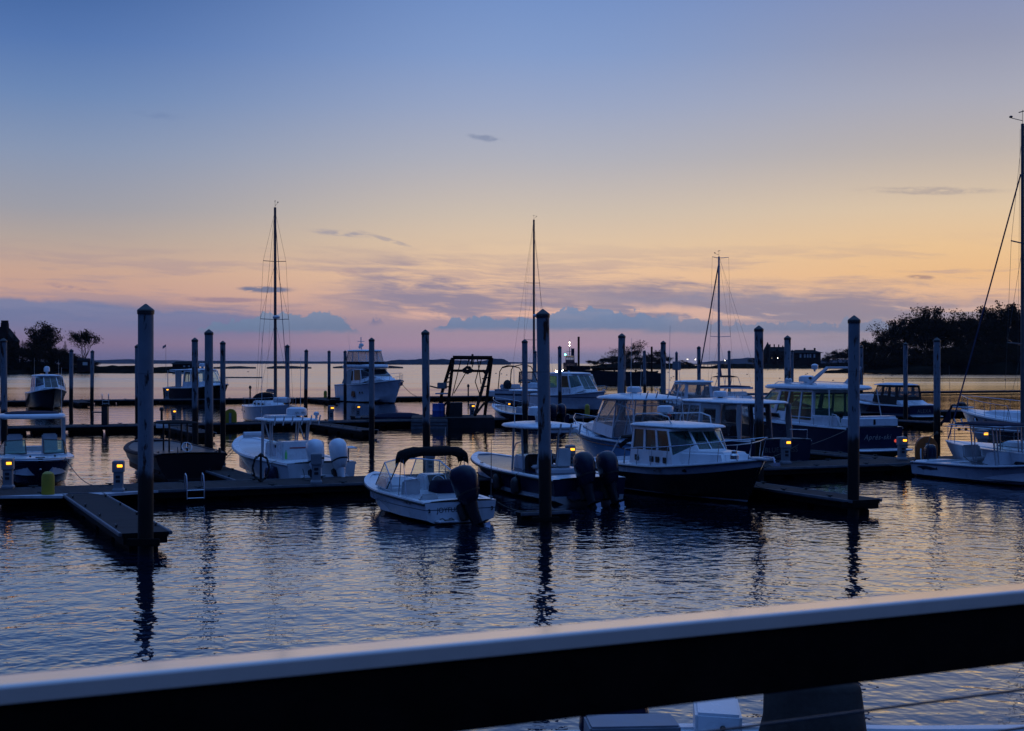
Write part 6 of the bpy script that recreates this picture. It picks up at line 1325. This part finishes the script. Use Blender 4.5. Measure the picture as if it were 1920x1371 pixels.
T1.part('bridge_coaming', MB().loft([[(2.6, -1.7, 4.35), (6.6, -1.6, 4.35), (7.2, -.8, 4.35), (7.2, .8, 4.35), (6.6, 1.6, 4.35), (2.6, 1.7, 4.35)], [(2.6, -1.75, 4.78), (6.3, -1.66, 4.78), (6.9, -.85, 4.78), (6.9, .85, 4.78), (6.3, 1.66, 4.78), (2.6, 1.75, 4.78)]]), 'maroon', bevel=.04)
cabin(T1, [(2.6, -1.7), (6.2, -1.6), (6.8, -.8), (6.8, .8), (6.2, 1.6), (2.6, 1.7)], [(2.9, -1.6), (5.7, -1.5), (6.2, -.75), (6.2, .75), (5.7, 1.5), (2.9, 1.6)], 4.78, 5.95, {0: [(.02, .02, .46, .97), (.5, .02, .98, .97)], 1: [(.04, .02, .96, .97)], 2: [(.02, .02, .49, .97), (.51, .02, .98, .97)], 3: [(.04, .02, .96, .97)], 4: [(.02, .02, .5, .97), (.54, .02, .98, .97)], 5: [(.03, .02, .97, .97)]}, glass='vinyl', th=.06, name='bridge_enclosure')
T1.part('bridge_top', MB().slab(2.2, 6.6, 1.8, 1.55, 5.95, .18, .1, 4.5), 'gel', smooth=50)
T1.part('radar_mast', MB().tube([(3.4, 0, 6.1), (3.2, 0, 6.9), (3.2, 0, 7.7)], .06, 6).ell((3.3, 0, 6.75), (.3, .3, .22)).tube([(3.3, -.5, 7.2), (3.3, .4, 7.2)], .035, 5), 'gel_dull'); T1.part('satellite_dome', MB().ell((4.4, -.7, 6.5), (.16, .16, .2)), 'gel_dull'); whip(T1, 3.0, 1.4, 6.1, 2.0, (-.3, 0)); whip(T1, 3.0, -1.4, 6.1, 2.0, (-.3, 0))
for x_, w_, h_ in ((5.6, .45, .5), (7.2, .14, .14), (7.8, .14, .14), (9.6, .1, .1)):
    p = T1.side(x_, .52, -1, .01); q = T1.side(x_ + .3, .52, -1, .01); yw = math.degrees(math.atan2(q.y - p.y, q.x - p.x))
    o = MB().box(-w_, w_, -.03, .05, -h_, h_).build('hull_window', M['darkwin'], T1.root, bevel=.03); o.location = p; o.rotation_euler = (R(-6), 0, R(yw))
T1.part('side_awning', MB().loft([[(2.0, -1.98, 2.15), (4.6, -1.98, 2.2), (4.6, -1.78, 3.9), (3.6, -1.8, 3.8), (2.6, -1.88, 3.1)], [(2.0, -1.96, 2.15), (4.6, -1.96, 2.2), (4.6, -1.76, 3.9), (3.6, -1.78, 3.8), (2.6, -1.86, 3.1)]]), 'canvas_g', smooth=0)
bowrail(T1, .55, .99, .75, n=6, r_=.022); T1.part('anchor', MB().prism([(13.9, 2.3), (14.5, 2.45), (14.3, 2.05)], -.15, .15, 'y'), 'steel'); T1.part('swim_platform', MB().slab(-1.0, .02, 1.95, 2.0, .4, .1, 0, 6), 'gel')
line_('bow line of the flybridge yacht slanting down to the outermost dock', world(T1, 14.0, .2, 2.3), lineC(794) + Vector((0, 0, DZ)), .5, .03)

# ------------------------------------------------------------------ white express cruiser and its bimini neighbour
def cruiser(name, label, loc, ang, L, B, zs, zb, paint, house, glass='glass_g', roof=True, zt=2.9, rail_h=.5):
    s = Ship(name, label, 'motorboat', loc, ang, L, B, zs, zs * 1.03, zb, paint, full=2.5, flare=.45, railm=M['gel_dull'])
    s.deck([(.03, .34, zs * .45)], w=.3, crown=.14)
    a, b_ = house
    s.part('trunk_cabin', MB().loft([[(L * .52, -B * .38, zs), (L * .85, -B * .2, zs + .35), (L * .85, B * .2, zs + .35), (L * .52, B * .38, zs)], [(L * .52, -B * .34, zs + .62), (L * .78, -B * .16, zs + .56), (L * .78, B * .16, zs + .56), (L * .52, B * .34, zs + .62)]]), 'gel', bevel=.12, seg=3)
    w = B * .42
    cabin(s, [(a, -w), (b_ - 1.0, -w), (b_, -w * .45), (b_, w * .45), (b_ - 1.0, w), (a, w)], [(a + .1, -w * .88), (b_ - 1.9, -w * .88), (b_ - 1.45, -w * .4), (b_ - 1.45, w * .4), (b_ - 1.9, w * .88), (a + .1, w * .88)], [zs, zs + .15, zs + .55, zs + .55, zs + .15, zs], zt, {0: [(.06, .35, .46, .92), (.54, .35, .96, .92)], 1: [(.06, .3, .95, .93)], 2: [(.03, .05, .49, .93), (.51, .05, .97, .93)], 3: [(.06, .3, .95, .93)], 4: [(.04, .35, .46, .92), (.54, .35, .94, .92)], 5: [(.1, .1, .9, .9)]}, glass=glass, name='house')
    if roof: s.part('roof', MB().slab(a - .5, b_ - 1.3, w * .98, w * .8, zt, .12, .1, 4.5), 'gel', smooth=50)
    bowrail(s, .6, .98, rail_h, n=5)
    return s
bw = D(1117, 129.5); st = bw + U * 11.3
X1 = cruiser('express_cruiser', 'white express cruiser with a raked windscreen, bow right, behind the navy boat with outboards', (st.x, st.y, 0), A_D + 5, 11.3, 3.7, 1.55, 2.05, hp('white_express_hull', (.6, .61, .62), (.015, .015, .02), (.015, .015, .02), z0=.3, z1=.34, band=(1.38, 1.46, (.12, .13, .16))), (3.2, 8.9), 'glass_g', True, 3.55)
X1.part('anchor', MB().tube([(10.9, 0, 2.15), (11.5, 0, 2.2), (11.6, 0, 2.5)], .05, 6), 'steel'); whip(X1, 4.0, -1.2, 3.6, 1.6, (-.3, 0)); X1.part('roof_horn', MB().ell((5.6, -.4, 3.78), (.14, .1, .1)), 'gel_dull')
st = D(948, 156)
X2 = Ship('bimini_cruiser', 'older white cruiser with open canvas bows over its cockpit, behind the express cruiser', 'motorboat', (st.x, st.y, 0), A_D + 14, 10, 3.4, 1.75, 1.8, 2.2, hp('older_cruiser_hull', (.45, .46, .48), (.02, .02, .03), (.03, .03, .05), z0=.5, z1=.6, band=(1.1, 1.3, (.03, .035, .05))), full=2.4, railm=M['rubber'])
X2.deck([(.04, .5, 1.0)], w=.3)
X2.part('deckhouse', MB().loft([[(4.9, -1.4, 1.8), (8.2, -.8, 2.0), (8.2, .8, 2.0), (4.9, 1.4, 1.8)], [(4.9, -1.3, 2.6), (7.4, -.7, 2.5), (7.4, .7, 2.5), (4.9, 1.3, 2.6)]]), 'gel', bevel=.12, seg=3)
for x0_, x1_, z1_, nm in ((.6, .9, 4.2, 'canvas_bow'), (2.7, 2.9, 4.35, 'canvas_bow')):
    X2.part(nm, MB().tube([(x0_, -1.5, 1.8), (x1_, -1.5, z1_ - .5), (x1_, -1.2, z1_ - .12), (x1_, 0, z1_ + .1), (x1_, 1.2, z1_ - .12), (x1_, 1.5, z1_ - .5), (x0_, 1.5, 1.8)], .055, 6), 'canvas_b')
X2.part('canvas_roll', MB().tube([(.9, -1.15, 4.12), (1.9, -1.2, 4.3), (2.9, -1.15, 4.25)], .09, 6), 'canvas_b')
cabin(X2, [(4.0, -1.4), (5.0, -1.35), (6.4, -.6), (6.4, .6), (5.0, 1.35), (4.0, 1.4)], [(4.0, -1.3), (4.6, -1.25), (5.4, -.5), (5.4, .5), (4.6, 1.25), (4.0, 1.3)], 2.5, 3.7, {0: [(.08, .08, .92, .92)], 1: [(.05, .08, .95, .92)], 2: [(.04, .06, .48, .94), (.52, .06, .96, .94)], 3: [(.05, .08, .95, .92)], 4: [(.08, .08, .92, .92)], 5: [(.05, .05, .95, .95)]}, mat='canvas_b', glass='vinyl', name='windshield_frame')
X2.part('tender_wheel', MB().ell((1.6, -1.0, 2.25), (.55, .4, .55)), 'rubber'); X2.part('stern_cushion', MB().box(.4, 1.2, -1.2, 1.2, 1.78, 2.3), 'canvas_w', bevel=.12)
# small navy boat with outboards
st = D(1041, 103.0)
X3 = Ship('center_console_boat', 'small navy-hulled fishing boat with two dark outboards, in front of the express cruiser', 'motorboat', (st.x, st.y, 0), A_U + 8, 8.6, 2.8, .85, .9, 1.45, hp('small_navy_hull', NAVY), full=2.5, railm=M['gel'])
X3.deck([(.08, .9, .3)], w=.24)
for y_ in (.38, -.38): outboard(X3.root, -.15, y_, .30, 'cowl', 1.08, 0, 18)
console(X3, 3.7, .3, 1.0, 1.05, 1.0); bowrail(X3, .55, .98, .55, n=5)
ttop(X3, 2.5, 5.2, 1.05, 2.5, .1, [[(3.3, .7, .3), (3.3, .75, 2.5)], [(4.7, .66, .3), (4.5, .72, 2.5)]]); seat(X3, 2.7, 0, .32, .9, .6)
# powerboat with a dark bottom beside the pale mast
st = D(1378, 108.5)
X4 = cruiser('sport_fisher', 'white powerboat with a dark bottom, bow left, beyond the grey-curtained cruiser', (st.x, st.y, 0), A_U + 6, 10.4, 3.4, 1.35, 2.1, hp('dark_bottom_hull', (.58, .59, .6), (.03, .012, .012), (.03, .012, .012), z0=1.0, z1=1.06), (4.4, 7.9), 'vinyl', True, 3.05, .5)
X4.part('bow_vent', MB().box(8.3, 8.7, .88, .93, 1.55, 1.68), 'darkwin'); X4.part('bow_vent', MB().box(7.5, 7.9, 1.2, 1.25, 1.5, 1.63), 'darkwin')
# runabout with a small black bimini far right of the pale mast
st = D(1392, 142)
X5 = Ship('runabout', 'white boat with a small black bimini between the pale mast and the stout pile', 'motorboat', (st.x, st.y, 0), A_U + 16, 9.5, 3.2, 1.3, 1.35, 1.7, hp('bimini_boat_hull', GEL), railm=M['gel_dull'])
X5.deck([(.05, .5, .6)], w=.3)
X5.part('bimini', MB().slab(1.2, 3.4, 1.15, 1.1, 3.15, .07, .16, 3.5), 'canvas_b', smooth=50)
for sg in (1, -1):
    for a, b_ in ((1.5, .9), (3.1, 3.6), (2.3, 2.9)): X5.part('bimini_leg', MB().tube([(a, sg * 1.08, 3.17), (b_, sg * 1.3, 1.35)], .03, 6), 'alu')
X5.part('windshield_frame', MB().loft([[(4.3, -1.25, 1.4), (5.0, -.6, 1.55), (5.0, .6, 1.55), (4.3, 1.25, 1.4)], [(3.9, -1.1, 2.2), (4.4, -.5, 2.25), (4.4, .5, 2.25), (3.9, 1.1, 2.2)]]), 'gel_dull', smooth=0); X5.part('stern_seat', MB().box(.3, 1.1, -1.2, 1.2, 1.2, 1.75), 'seat', bevel=.1); X5.part('radar_dome', MB().ell((4.6, .8, 2.6), (.3, .3, .35)), 'gel_dull')

# canvas-topped navy boat
st = D(1733, 117.5)
X6 = Ship('canvas_cruiser', 'navy picnic boat with a taupe canvas enclosure and ALEXA lettered on its transom', 'motorboat', (st.x, st.y, 0), A_U - 2, 10.6, 3.5, 1.05, 1.12, 1.6, hp('navy_picnic_hull', NAVY, (.02, .02, .03), (.06, .08, .12), z0=.2, z1=.4), railm=M['gel'], full=2.4, tb=.86)
X6.deck([(.03, .50, .4)], w=.28)
X6.part('coach_house', MB().loft([[(4.0, -1.3, 1.1), (9.0, -.7, 1.5), (9.0, .7, 1.5), (4.0, 1.3, 1.1)], [(5.4, -1.2, 1.95), (8.4, -.6, 1.9), (8.4, .6, 1.9), (5.4, 1.2, 1.95)]]), 'gel', bevel=.12, seg=3)
zt = 2.72
cabin(X6, [(1.9, -1.3), (5.2, -1.3), (6.2, -.6), (6.2, .6), (5.2, 1.3), (1.9, 1.3)], [(2.1, -1.2), (4.7, -1.2), (5.4, -.5), (5.4, .5), (4.7, 1.2), (2.1, 1.2)], [1.1, 1.3, 1.9, 1.9, 1.3, 1.1], zt, {0: [(.08, .42, .28, .9), (.42, .45, .62, .9), (.72, .42, .95, .92)], 1: [(.06, .4, .94, .92)], 2: [(.03, .06, .48, .92), (.52, .06, .97, .92)], 3: [(.06, .4, .94, .92)], 4: [(.03, .42, .28, .92), (.4, .45, .6, .9), (.72, .42, .94, .9)], 5: [(.08, .42, .92, .9)]}, mat='canvas_t', glass='vinyl', th=.03, name='canvas_enclosure')
X6.part('canvas_roof', MB().slab(1.8, 5.8, 1.32, 1.15, zt, .07, .16, 4), 'canvas_w', smooth=50); lettering('name_lettering', 'ALEXA', .42, M['letter_g'], X6.root, (-.007, 0, .62), (R(90), 0, R(-90)), 0, .002, 1.15); X6.part('swim_platform', MB().slab(-.9, .02, 1.35, 1.45, .16, .08, 0, 6), 'gel'); X6.part('transom_coaming', MB().prism([(.0, 1.06), (1.9, 1.12), (1.9, 1.5), (1.2, 1.22), (.0, 1.16)], -1.35, 1.35, 'y'), 'gel', bevel=.04)
X6.part('waterline_stripe', MB().tube([(-.012, -1.4, .28), (-.012, 1.4, .28)], .03, 4), 'gel_dull')
# motor yacht bow at the right edge
st = D(1803, 80) - U * 14
X7 = cruiser('motor_yacht', 'motor yacht at the right edge with a long bow rail and a black lower hull', (st.x, st.y, 0), A_U, 14, 4.2, 1.5, 2.05, hp('two_tone_hull', (.5, .51, .53), BLACK, BLACK, z0=.9, z1=1.0), (2.5, 8.4), 'glass_g', True, 3.9, .75)
X7.part('bow_pulpit', MB().prism([(13.3, -.3), (14.6, -.16), (14.6, .16), (13.3, .3)], 2.08, 2.17), 'gel', bevel=.03); X7.part('anchor', MB().tube([(13.6, 0, 2.2), (14.7, 0, 2.22), (14.9, 0, 2.0)], .07, 6).ell((14.0, 0, 2.3), (.35, .16, .12)), 'black')
for x_ in (9.2, 10.4, 11.6):
    p = X7.side(x_, .82, 1, .01); X7.part('portlight', MB().ell(tuple(p), (.26, .05, .12)), 'darkwin')
# pilot cruiser and dark canvas cruiser on the outermost dock, left
bw = D(96, 141); st = bw + U * 9.5
X8 = cruiser('pilot_cruiser', 'dark-hulled pilot cruiser with a white wheelhouse and dark windows, far left', (st.x, st.y, 0), A_D + 2, 9.5, 3.6, 1.55, 2.15, hp('dark_pilot_hull', BLACK, stripe=BLACK), (3.0, 7.6), 'darkwin', True, 3.25, .7)
X8.part('search_light', MB().lathe([(.12, 0), (.12, .35), (.3, .4), (.3, .75), (.2, .9), (.02, .95)], 12, (4.2, 0, 3.35)), 'gel'); whip(X8, 4.0, -1.2, 3.35, 1.8); whip(X8, 4.0, 1.2, 3.35, 1.6)
bw = D(427, 164); st = bw - Vector((.68, -.733, 0)) * 12.0
X9 = cruiser('canvas_cruiser', 'dark-hulled cruiser with a white cabin and open canvas frame, behind the three piles', (st.x, st.y, 0), math.degrees(math.atan2(-.733, .68)), 12.0, 3.7, 1.65, 2.2, hp('dark_cruiser_hull', BLACK, stripe=(.01, .01, .012)), (4.4, 9.4), 'glass', True, 3.75, .8)
X9.part('canvas_top', MB().slab(.6, 4.2, 1.45, 1.45, 3.72, .07, .08, 5), 'canvas_w', smooth=50)
for a in (.75, 2.6):
    for sg in (1, -1): X9.part('canvas_post', MB().tube([(a, sg * 1.4, 1.65), (a, sg * 1.4, 3.74)], .05, 6), 'gel_dull')
X9.part('aft_curtain', MB().add([(2.6, -1.4, 1.7), (4.0, -1.42, 1.7), (4.0, -1.4, 3.7), (2.6, -1.4, 3.7)], [(0, 1, 2, 3)]), 'canvas_g', smooth=0); radome(X9, 6.4, 0, 3.95, .45, .25); X9.part('boarding_steps', MB().prism([(-.4, .3), (.3, .3), (.3, 1.6), (-.1, 1.0)], -1.0, .2, 'y'), 'gel_dull')

# ------------------------------------------------------------------ work float with the steel gantry
d = 102; k = d / F
t_ = thing('work_float', 'low grey work float with black tyres carrying the steel gantry', 'float', D(852, d - 1.5, 0), 3)
zt = Z(784, d)
MB().box(-80 * k, -12 * k, 0, 6.5, -.3, zt).build('pontoon', M['conc'], t_, bevel=.05); MB().box(-12 * k + .003, 75 * k, .25, 6.5, -.3, zt - .02).build('pontoon', M['hullblack'], t_, bevel=.05)
for i in range(4): MB().box(-80 * k, -13 * k, -.06, -.002, zt - .22 - i * .22, zt - .14 - i * .22).build('side_batten', M['woodedge'], t_, smooth=0)
MB().box(-80 * k, 75 * k, .3, 6.2, zt + .003, zt + .06).build('deck', M['plank'], t_, smooth=0)
g = thing('gantry', 'rusty steel A-frame gantry with a tangle of lines hanging from its crossbeam', 'gantry', D(852, d + 1.0, zt + .06), 3)
zz = Z(669.5, d + 2); b0 = zt + .06
def gp(px, py, dy): return Vector(((px - 852) * (d + 1) / F, dy, Z(py, d + 1) - b0))
legs = [((850, 671, 0), (838, 779, 0)), ((848, 673, .4), (829, 738, 3.2)), ((922, 671, 0), (909, 779, 0)), ((920, 673, .4), (889, 777, -2.0)), ((829, 738, 3.2), (822, 780, 3.8))]
for a, b_ in legs: MB().tube([gp(*a), gp(*b_)], .13, 6).build('leg', M['rust'], g, smooth=0)
MB().tube([gp(849, 670.5, 0), gp(923, 671, 0)], .16, 6).build('top_beam', M['rust'], g, smooth=0); MB().tube([gp(847, 695, 0), gp(917, 696, 0)], .11, 6).build('cross_beam', M['rust'], g, smooth=0)
for y0_, px in ((700, 843), (708, 841), (716, 839), (725, 837.5)): MB().tube([gp(px - 4, y0_ + 2, 1.4), gp(px + 4.5, y0_, 0)], .05, 5).build('rung', M['rust'], g)
for y0_, px in ((708, 912), (724, 909)): MB().tube([gp(px - 8, y0_ + 2, -.7), gp(px + 4, y0_, 0)], .05, 5).build('rung', M['rust'], g)
MB().tube([gp(905, 694, 0), gp(911, 702, 0), gp(909, 714, 0), gp(899, 740, -.6)], .09, 6).build('brace', M['rust'], g); MB().tube([gp(889, 777, -2), gp(908, 756, 0)], .09, 6).build('brace', M['rust'], g); MB().tube([gp(820, 776, 1), gp(840, 752, 0)], .08, 6).build('brace', M['rust'], g)
for a, b_ in (((865, 672), (848, 742)), ((903, 673), (891, 716)), ((891, 716), (900, 742)), ((879, 672), (876, 690)), ((890, 670), (885, 690)), ((895, 672), (902, 720)), ((874, 698), (851, 738))): MB().tube([gp(a[0], a[1], .1), gp(b_[0], b_[1], .1)], .035, 5).build('cable', M['rust'], g)
for px in (880, 885.5, 895): MB().box(gp(px - 1, 0, 0).x, gp(px + 1, 0, 0).x, -.15, .15, gp(0, 677, 0).z, gp(0, 668, 0).z).build('pulley', M['black'], g, bevel=.02)
MB().tube([gp(886, 664, 0), gp(885.5, 674, 0), gp(883, 684, 0)], .08, 5).build('hook', M['black'], g)
rnd = random.Random(5); m_ = MB(); c0 = gp(876.5, 694, -.15); pts = []
for i in range(170):
    a = i * .9; pts.append(c0 + Vector((.34 * math.cos(a) * rnd.uniform(.3, 1.1), .2 * math.sin(a * 1.7), .28 * math.sin(a) * rnd.uniform(.3, 1.05))))
m_.tube(pts, .045, 4); m_.build('line_bundle', M['rubber'], g)
t_ = thing('blue_drum', 'dark blue drum on the work float beside the gantry leg', 'drum', D(818, d + 1, zt + .06)); MB().lathe([(.28, 0), (.3, .04), (.29, .4), (.31, .44), (.29, .5), (.29, .9), (.3, .95), (.02, .96)], 14).build('barrel', M['blueacc'], t_)
tag(dup(t_, 'second dark blue drum touching the gantry leg', D(827, d + 1.3, zt + .06)), 'second dark blue drum, nearer the gantry leg', 'drum')
t_ = thing('slatted_crate', 'dark slatted crate between the gantry legs', 'crate', D(852, d + 1.4, zt + .06), 4)
for i in range(6): MB().box(-.58, .58, -.4, -.36, .02 + i * .17, .13 + i * .17).build('slat', M['black'], t_, smooth=0)
MB().box(-.56, .56, -.355, .4, 0, 1.02).build('body', M['black'], t_, smooth=0)
t_ = thing('winch', 'deck winch on a post at the left of the gantry', 'winch', D(829, d + 2.2, zt + .06), 0)
MB().tube([(0, 0, 0), (0, 0, 2.0)], .08, 6).build('post', M['rust'], t_); MB().box(-.35, .35, -.25, .25, 2.0, 2.45).build('housing', M['plasto'], t_, bevel=.04); MB().tube([(-.9, 0, 2.2), (-.3, 0, 2.05)], .06, 6).build('handle', M['black'], t_); MB().box(-.5, .5, -.3, .3, 1.6, 1.7).build('tray', M['gel_dull'], t_, bevel=.02)
t_ = thing('net_pile', 'low heap of gear on the middle dock between sailboat and gantry', 'gear', D(748, lineB(748).y + 4, DZ - .1), 10)
m_ = MB(); rnd = random.Random(3)
m_.loft([[(1.9 * r_ * math.cos(a) * (1 + .15 * mnoise.noise(Vector((a * 2, zz, 0)))), 1.2 * r_ * math.sin(a), zz) for a in (2 * math.pi * i / 20 for i in range(20))] for r_, zz in ((1, 0), (.97, .25), (.8, .42), (.5, .52), (.1, .55))]); m_.build('heap', M['canvas_n'], t_)
for lab, px, dd, w_ in (('spare raft tied on the bay side of the middle dock, left of the gantry', 735, lineB(735).y + 6.5, 8),):
    dock('work_raft', lab, D(px - 55, dd), V, w_, 3.2, 'work rafts', 1, cleats=False)

# ------------------------------------------------------------------ more lines and cords
line_('bow line of the JOYFUL runabout to the nearest dock', world(S1, 6.2, .2, .98), lineA(700) + Vector((0, .3, DZ + .05)), .22)
line_('stern line of the JOYFUL runabout to the float at the central pile', world(S1, .35, -1.1, .7), Vector((e3.x + .1, e3.y + .2, .3)), .18)
line_('stern line of the navy console boat to the central pile float', world(S2, .6, 1.35, .85), Vector((e3.x + .6, e3.y + .3, .3)), .2)
line_('bow line of the pilothouse boat to the right-hand finger dock', world(S3, 8.7, -.5, 1.5), e2 + U * 4.5 + Vector((.1, 0, DZ + .05)), .3)
line_('stern line of the right-hand console boat to the nearest dock', world(S7, .3, -1.1, .68), lineA(1660) + Vector((0, .3, DZ + .05)), .2)
line_('stern line below the grey transom lettering to the nearest dock', world(S5, .1, -1.3, 1.3), lineA(1488) + U * 2.7 + Vector((0, 0, DZ + .05)), .12)
line_('stern line of the script-lettered cruiser to its finger dock', world(S6, .1, 1.5, 1.4), lineA(1545) + U * 6 + Vector((0, 0, DZ + .05)), .3)
def cord(lab, px, dy, b_, m='rubber'):
    a = lineA(px) + U * dy; b_ = Vector(b_); pts = []
    for i in range(19):
        u = i / 18; p = Vector((a.x, a.y, 0)).lerp(Vector((b_.x, b_.y, 0)), u); p += V * .12 * math.sin(u * 9); p.z = DZ + .02 + (.4 * (1 - u * 8) if u < .125 else 0) + (max(0, b_.z - DZ) * ((u - .8) / .2) ** 2 if u > .8 else 0); pts.append(p)
    tag(MB().tube(pts, .014, 5).build('shore_power_cord', M[m]), lab, 'cord', 'shore power cords')
cord('black power cord from the plain pedestal to the white twin-engine boat', 593, .5, world(S8, .2, .8, .95)); cord('power cord from the lit pedestal to the grey-lettered transom', 1473, 2.2, world(S5, .1, .3, 1.36)); cord('power cord from the left lit pedestal to the navy bowrider', 15, 2.6, world(S10, 7.2, -.9, 1.15))
# ------------------------------------------------------------------ the deck rail in front of the camera, out of focus
zr = H - .575
def R_at(px, py): return W(px, py, zr)
a, b_ = R_at(0, 1286), R_at(1920, 1107)
dirr = (b_ - a); dirr.z = 0; Lr = dirr.length; dirr.normalize()
ang = math.degrees(math.atan2(dirr.y, dirr.x))
org = a - dirr * 1.2; org.z = 0
t_ = thing('deck_railing', 'blurred white-capped wooden handrail across the bottom of the photo', 'railing', (org.x, org.y, 0), ang)
Lt = Lr + 2.4
MB().prism([(0, zr - .034), (0, zr - .006), (.002, zr - .002), (.007, zr), (.125, zr - .0075), (.135, zr - .010), (.140, zr - .016), (.140, zr - .042), (.06, zr - .038)], 0, Lt, 'x').build('rail_cap', M['railcap'], t_, smooth=0)
MB().box(0, Lt, .008, .05, zr - .036 - .150, zr - .0385).build('rail_beam', M['railwood'], t_, bevel=.004)
for zc in (zr - .262, zr - .36, zr - .46): MB().tube([(0, .035, zc), (Lt, .035, zc)], .0035, 6).build('cable', M['wire'], t_)
# ------------------------------------------------------------------ boat right below the rail, mostly hidden
bd = Vector((.912, .41, 0))
S20 = Ship('work_skiff', 'white skiff right under the handrail with a taupe canvas cover over its console', 'motorboat', D(1190, 14.6) + Vector((0, 0, 0)), math.degrees(math.atan2(-.10, .995)), 6.2, 2.3, .62, .64, .9, hp('white_workboat_hull', GEL, stripe=GEL), full=2.8, railm=M['blueacc'], rub=.018)
S20.deck([(.05, .93, .1)], w=.17)
cv = MB(); rg = []
for w_, l_, zz in ((.66, .62, .12), (.60, .58, .5), (.50, .50, .95), (.40, .47, 1.32), (.38, .46, 1.36), (.30, .38, 1.38)):
    rg.append([(1.80 + l_ * cx * (1 + .04 * math.sin(5 * q + zz * 3)), .1 + w_ * cy, zz) for q, (cx, cy) in ((2 * math.pi * i / 24, (math.copysign(abs(math.cos(2 * math.pi * i / 24)) ** .5, math.cos(2 * math.pi * i / 24)), math.copysign(abs(math.sin(2 * math.pi * i / 24)) ** .5, math.sin(2 * math.pi * i / 24)))) for i in range(24))])
cv.loft(rg); S20.part('console_cover', cv, 'canvas_t', smooth=60)
S20.part('stern_locker', MB().prism([(.62, .12), (1.1, .12), (1.1, .98), (.62, 1.0)], .1, 1.0, 'y'), 'gel', bevel=.03); S20.part('locker_latch', MB().ell((.9, .085, .85), (.03, .03, .03)), 'black')
outboard(S20.root, .12, -.05, .12, 'cowl', .95, 0, 0)
t_ = thing('dock_cabinet', 'pale blue-white cabinet half hidden under the handrail', 'cabinet', D(1192, 13.3, 0), 4)
MB().box(-.43, .43, 0, .5, .3, 1.2).build('body', M['plasto'], t_, bevel=.02); MB().box(-.45, -.12, -.012, .0, .3, 1.16).build('door', M['woodedge'], t_, bevel=.004); MB().box(-.9, .9, -.3, .9, -.3, .298).build('float', M['floatb'], t_, bevel=.03)
MB().box(-.75, -.46, .1, .4, .29, 1.08).build('side_tray', M['gel_dull'], t_, bevel=.02)
# ------------------------------------------------------------------ thin sea haze that greys the far shores
hm = bpy.data.materials.new('sea_haze'); hm.use_nodes = True
t = hm.node_tree; t.nodes.clear()
pv = t.nodes.new('ShaderNodeVolumePrincipled'); pv.inputs['Density'].default_value = 2.2e-5; pv.inputs['Color'].default_value = (.82, .84, .9, 1); pv.inputs['Anisotropy'].default_value = 0.0
o = t.nodes.new('ShaderNodeOutputMaterial'); t.links.new(pv.outputs[0], o.inputs['Volume'])
hz = MB().box(-15100, 15100, -100, 15100, -4.0, 60).build('haze', hm, smooth=0); hz['kind'] = 'stuff'
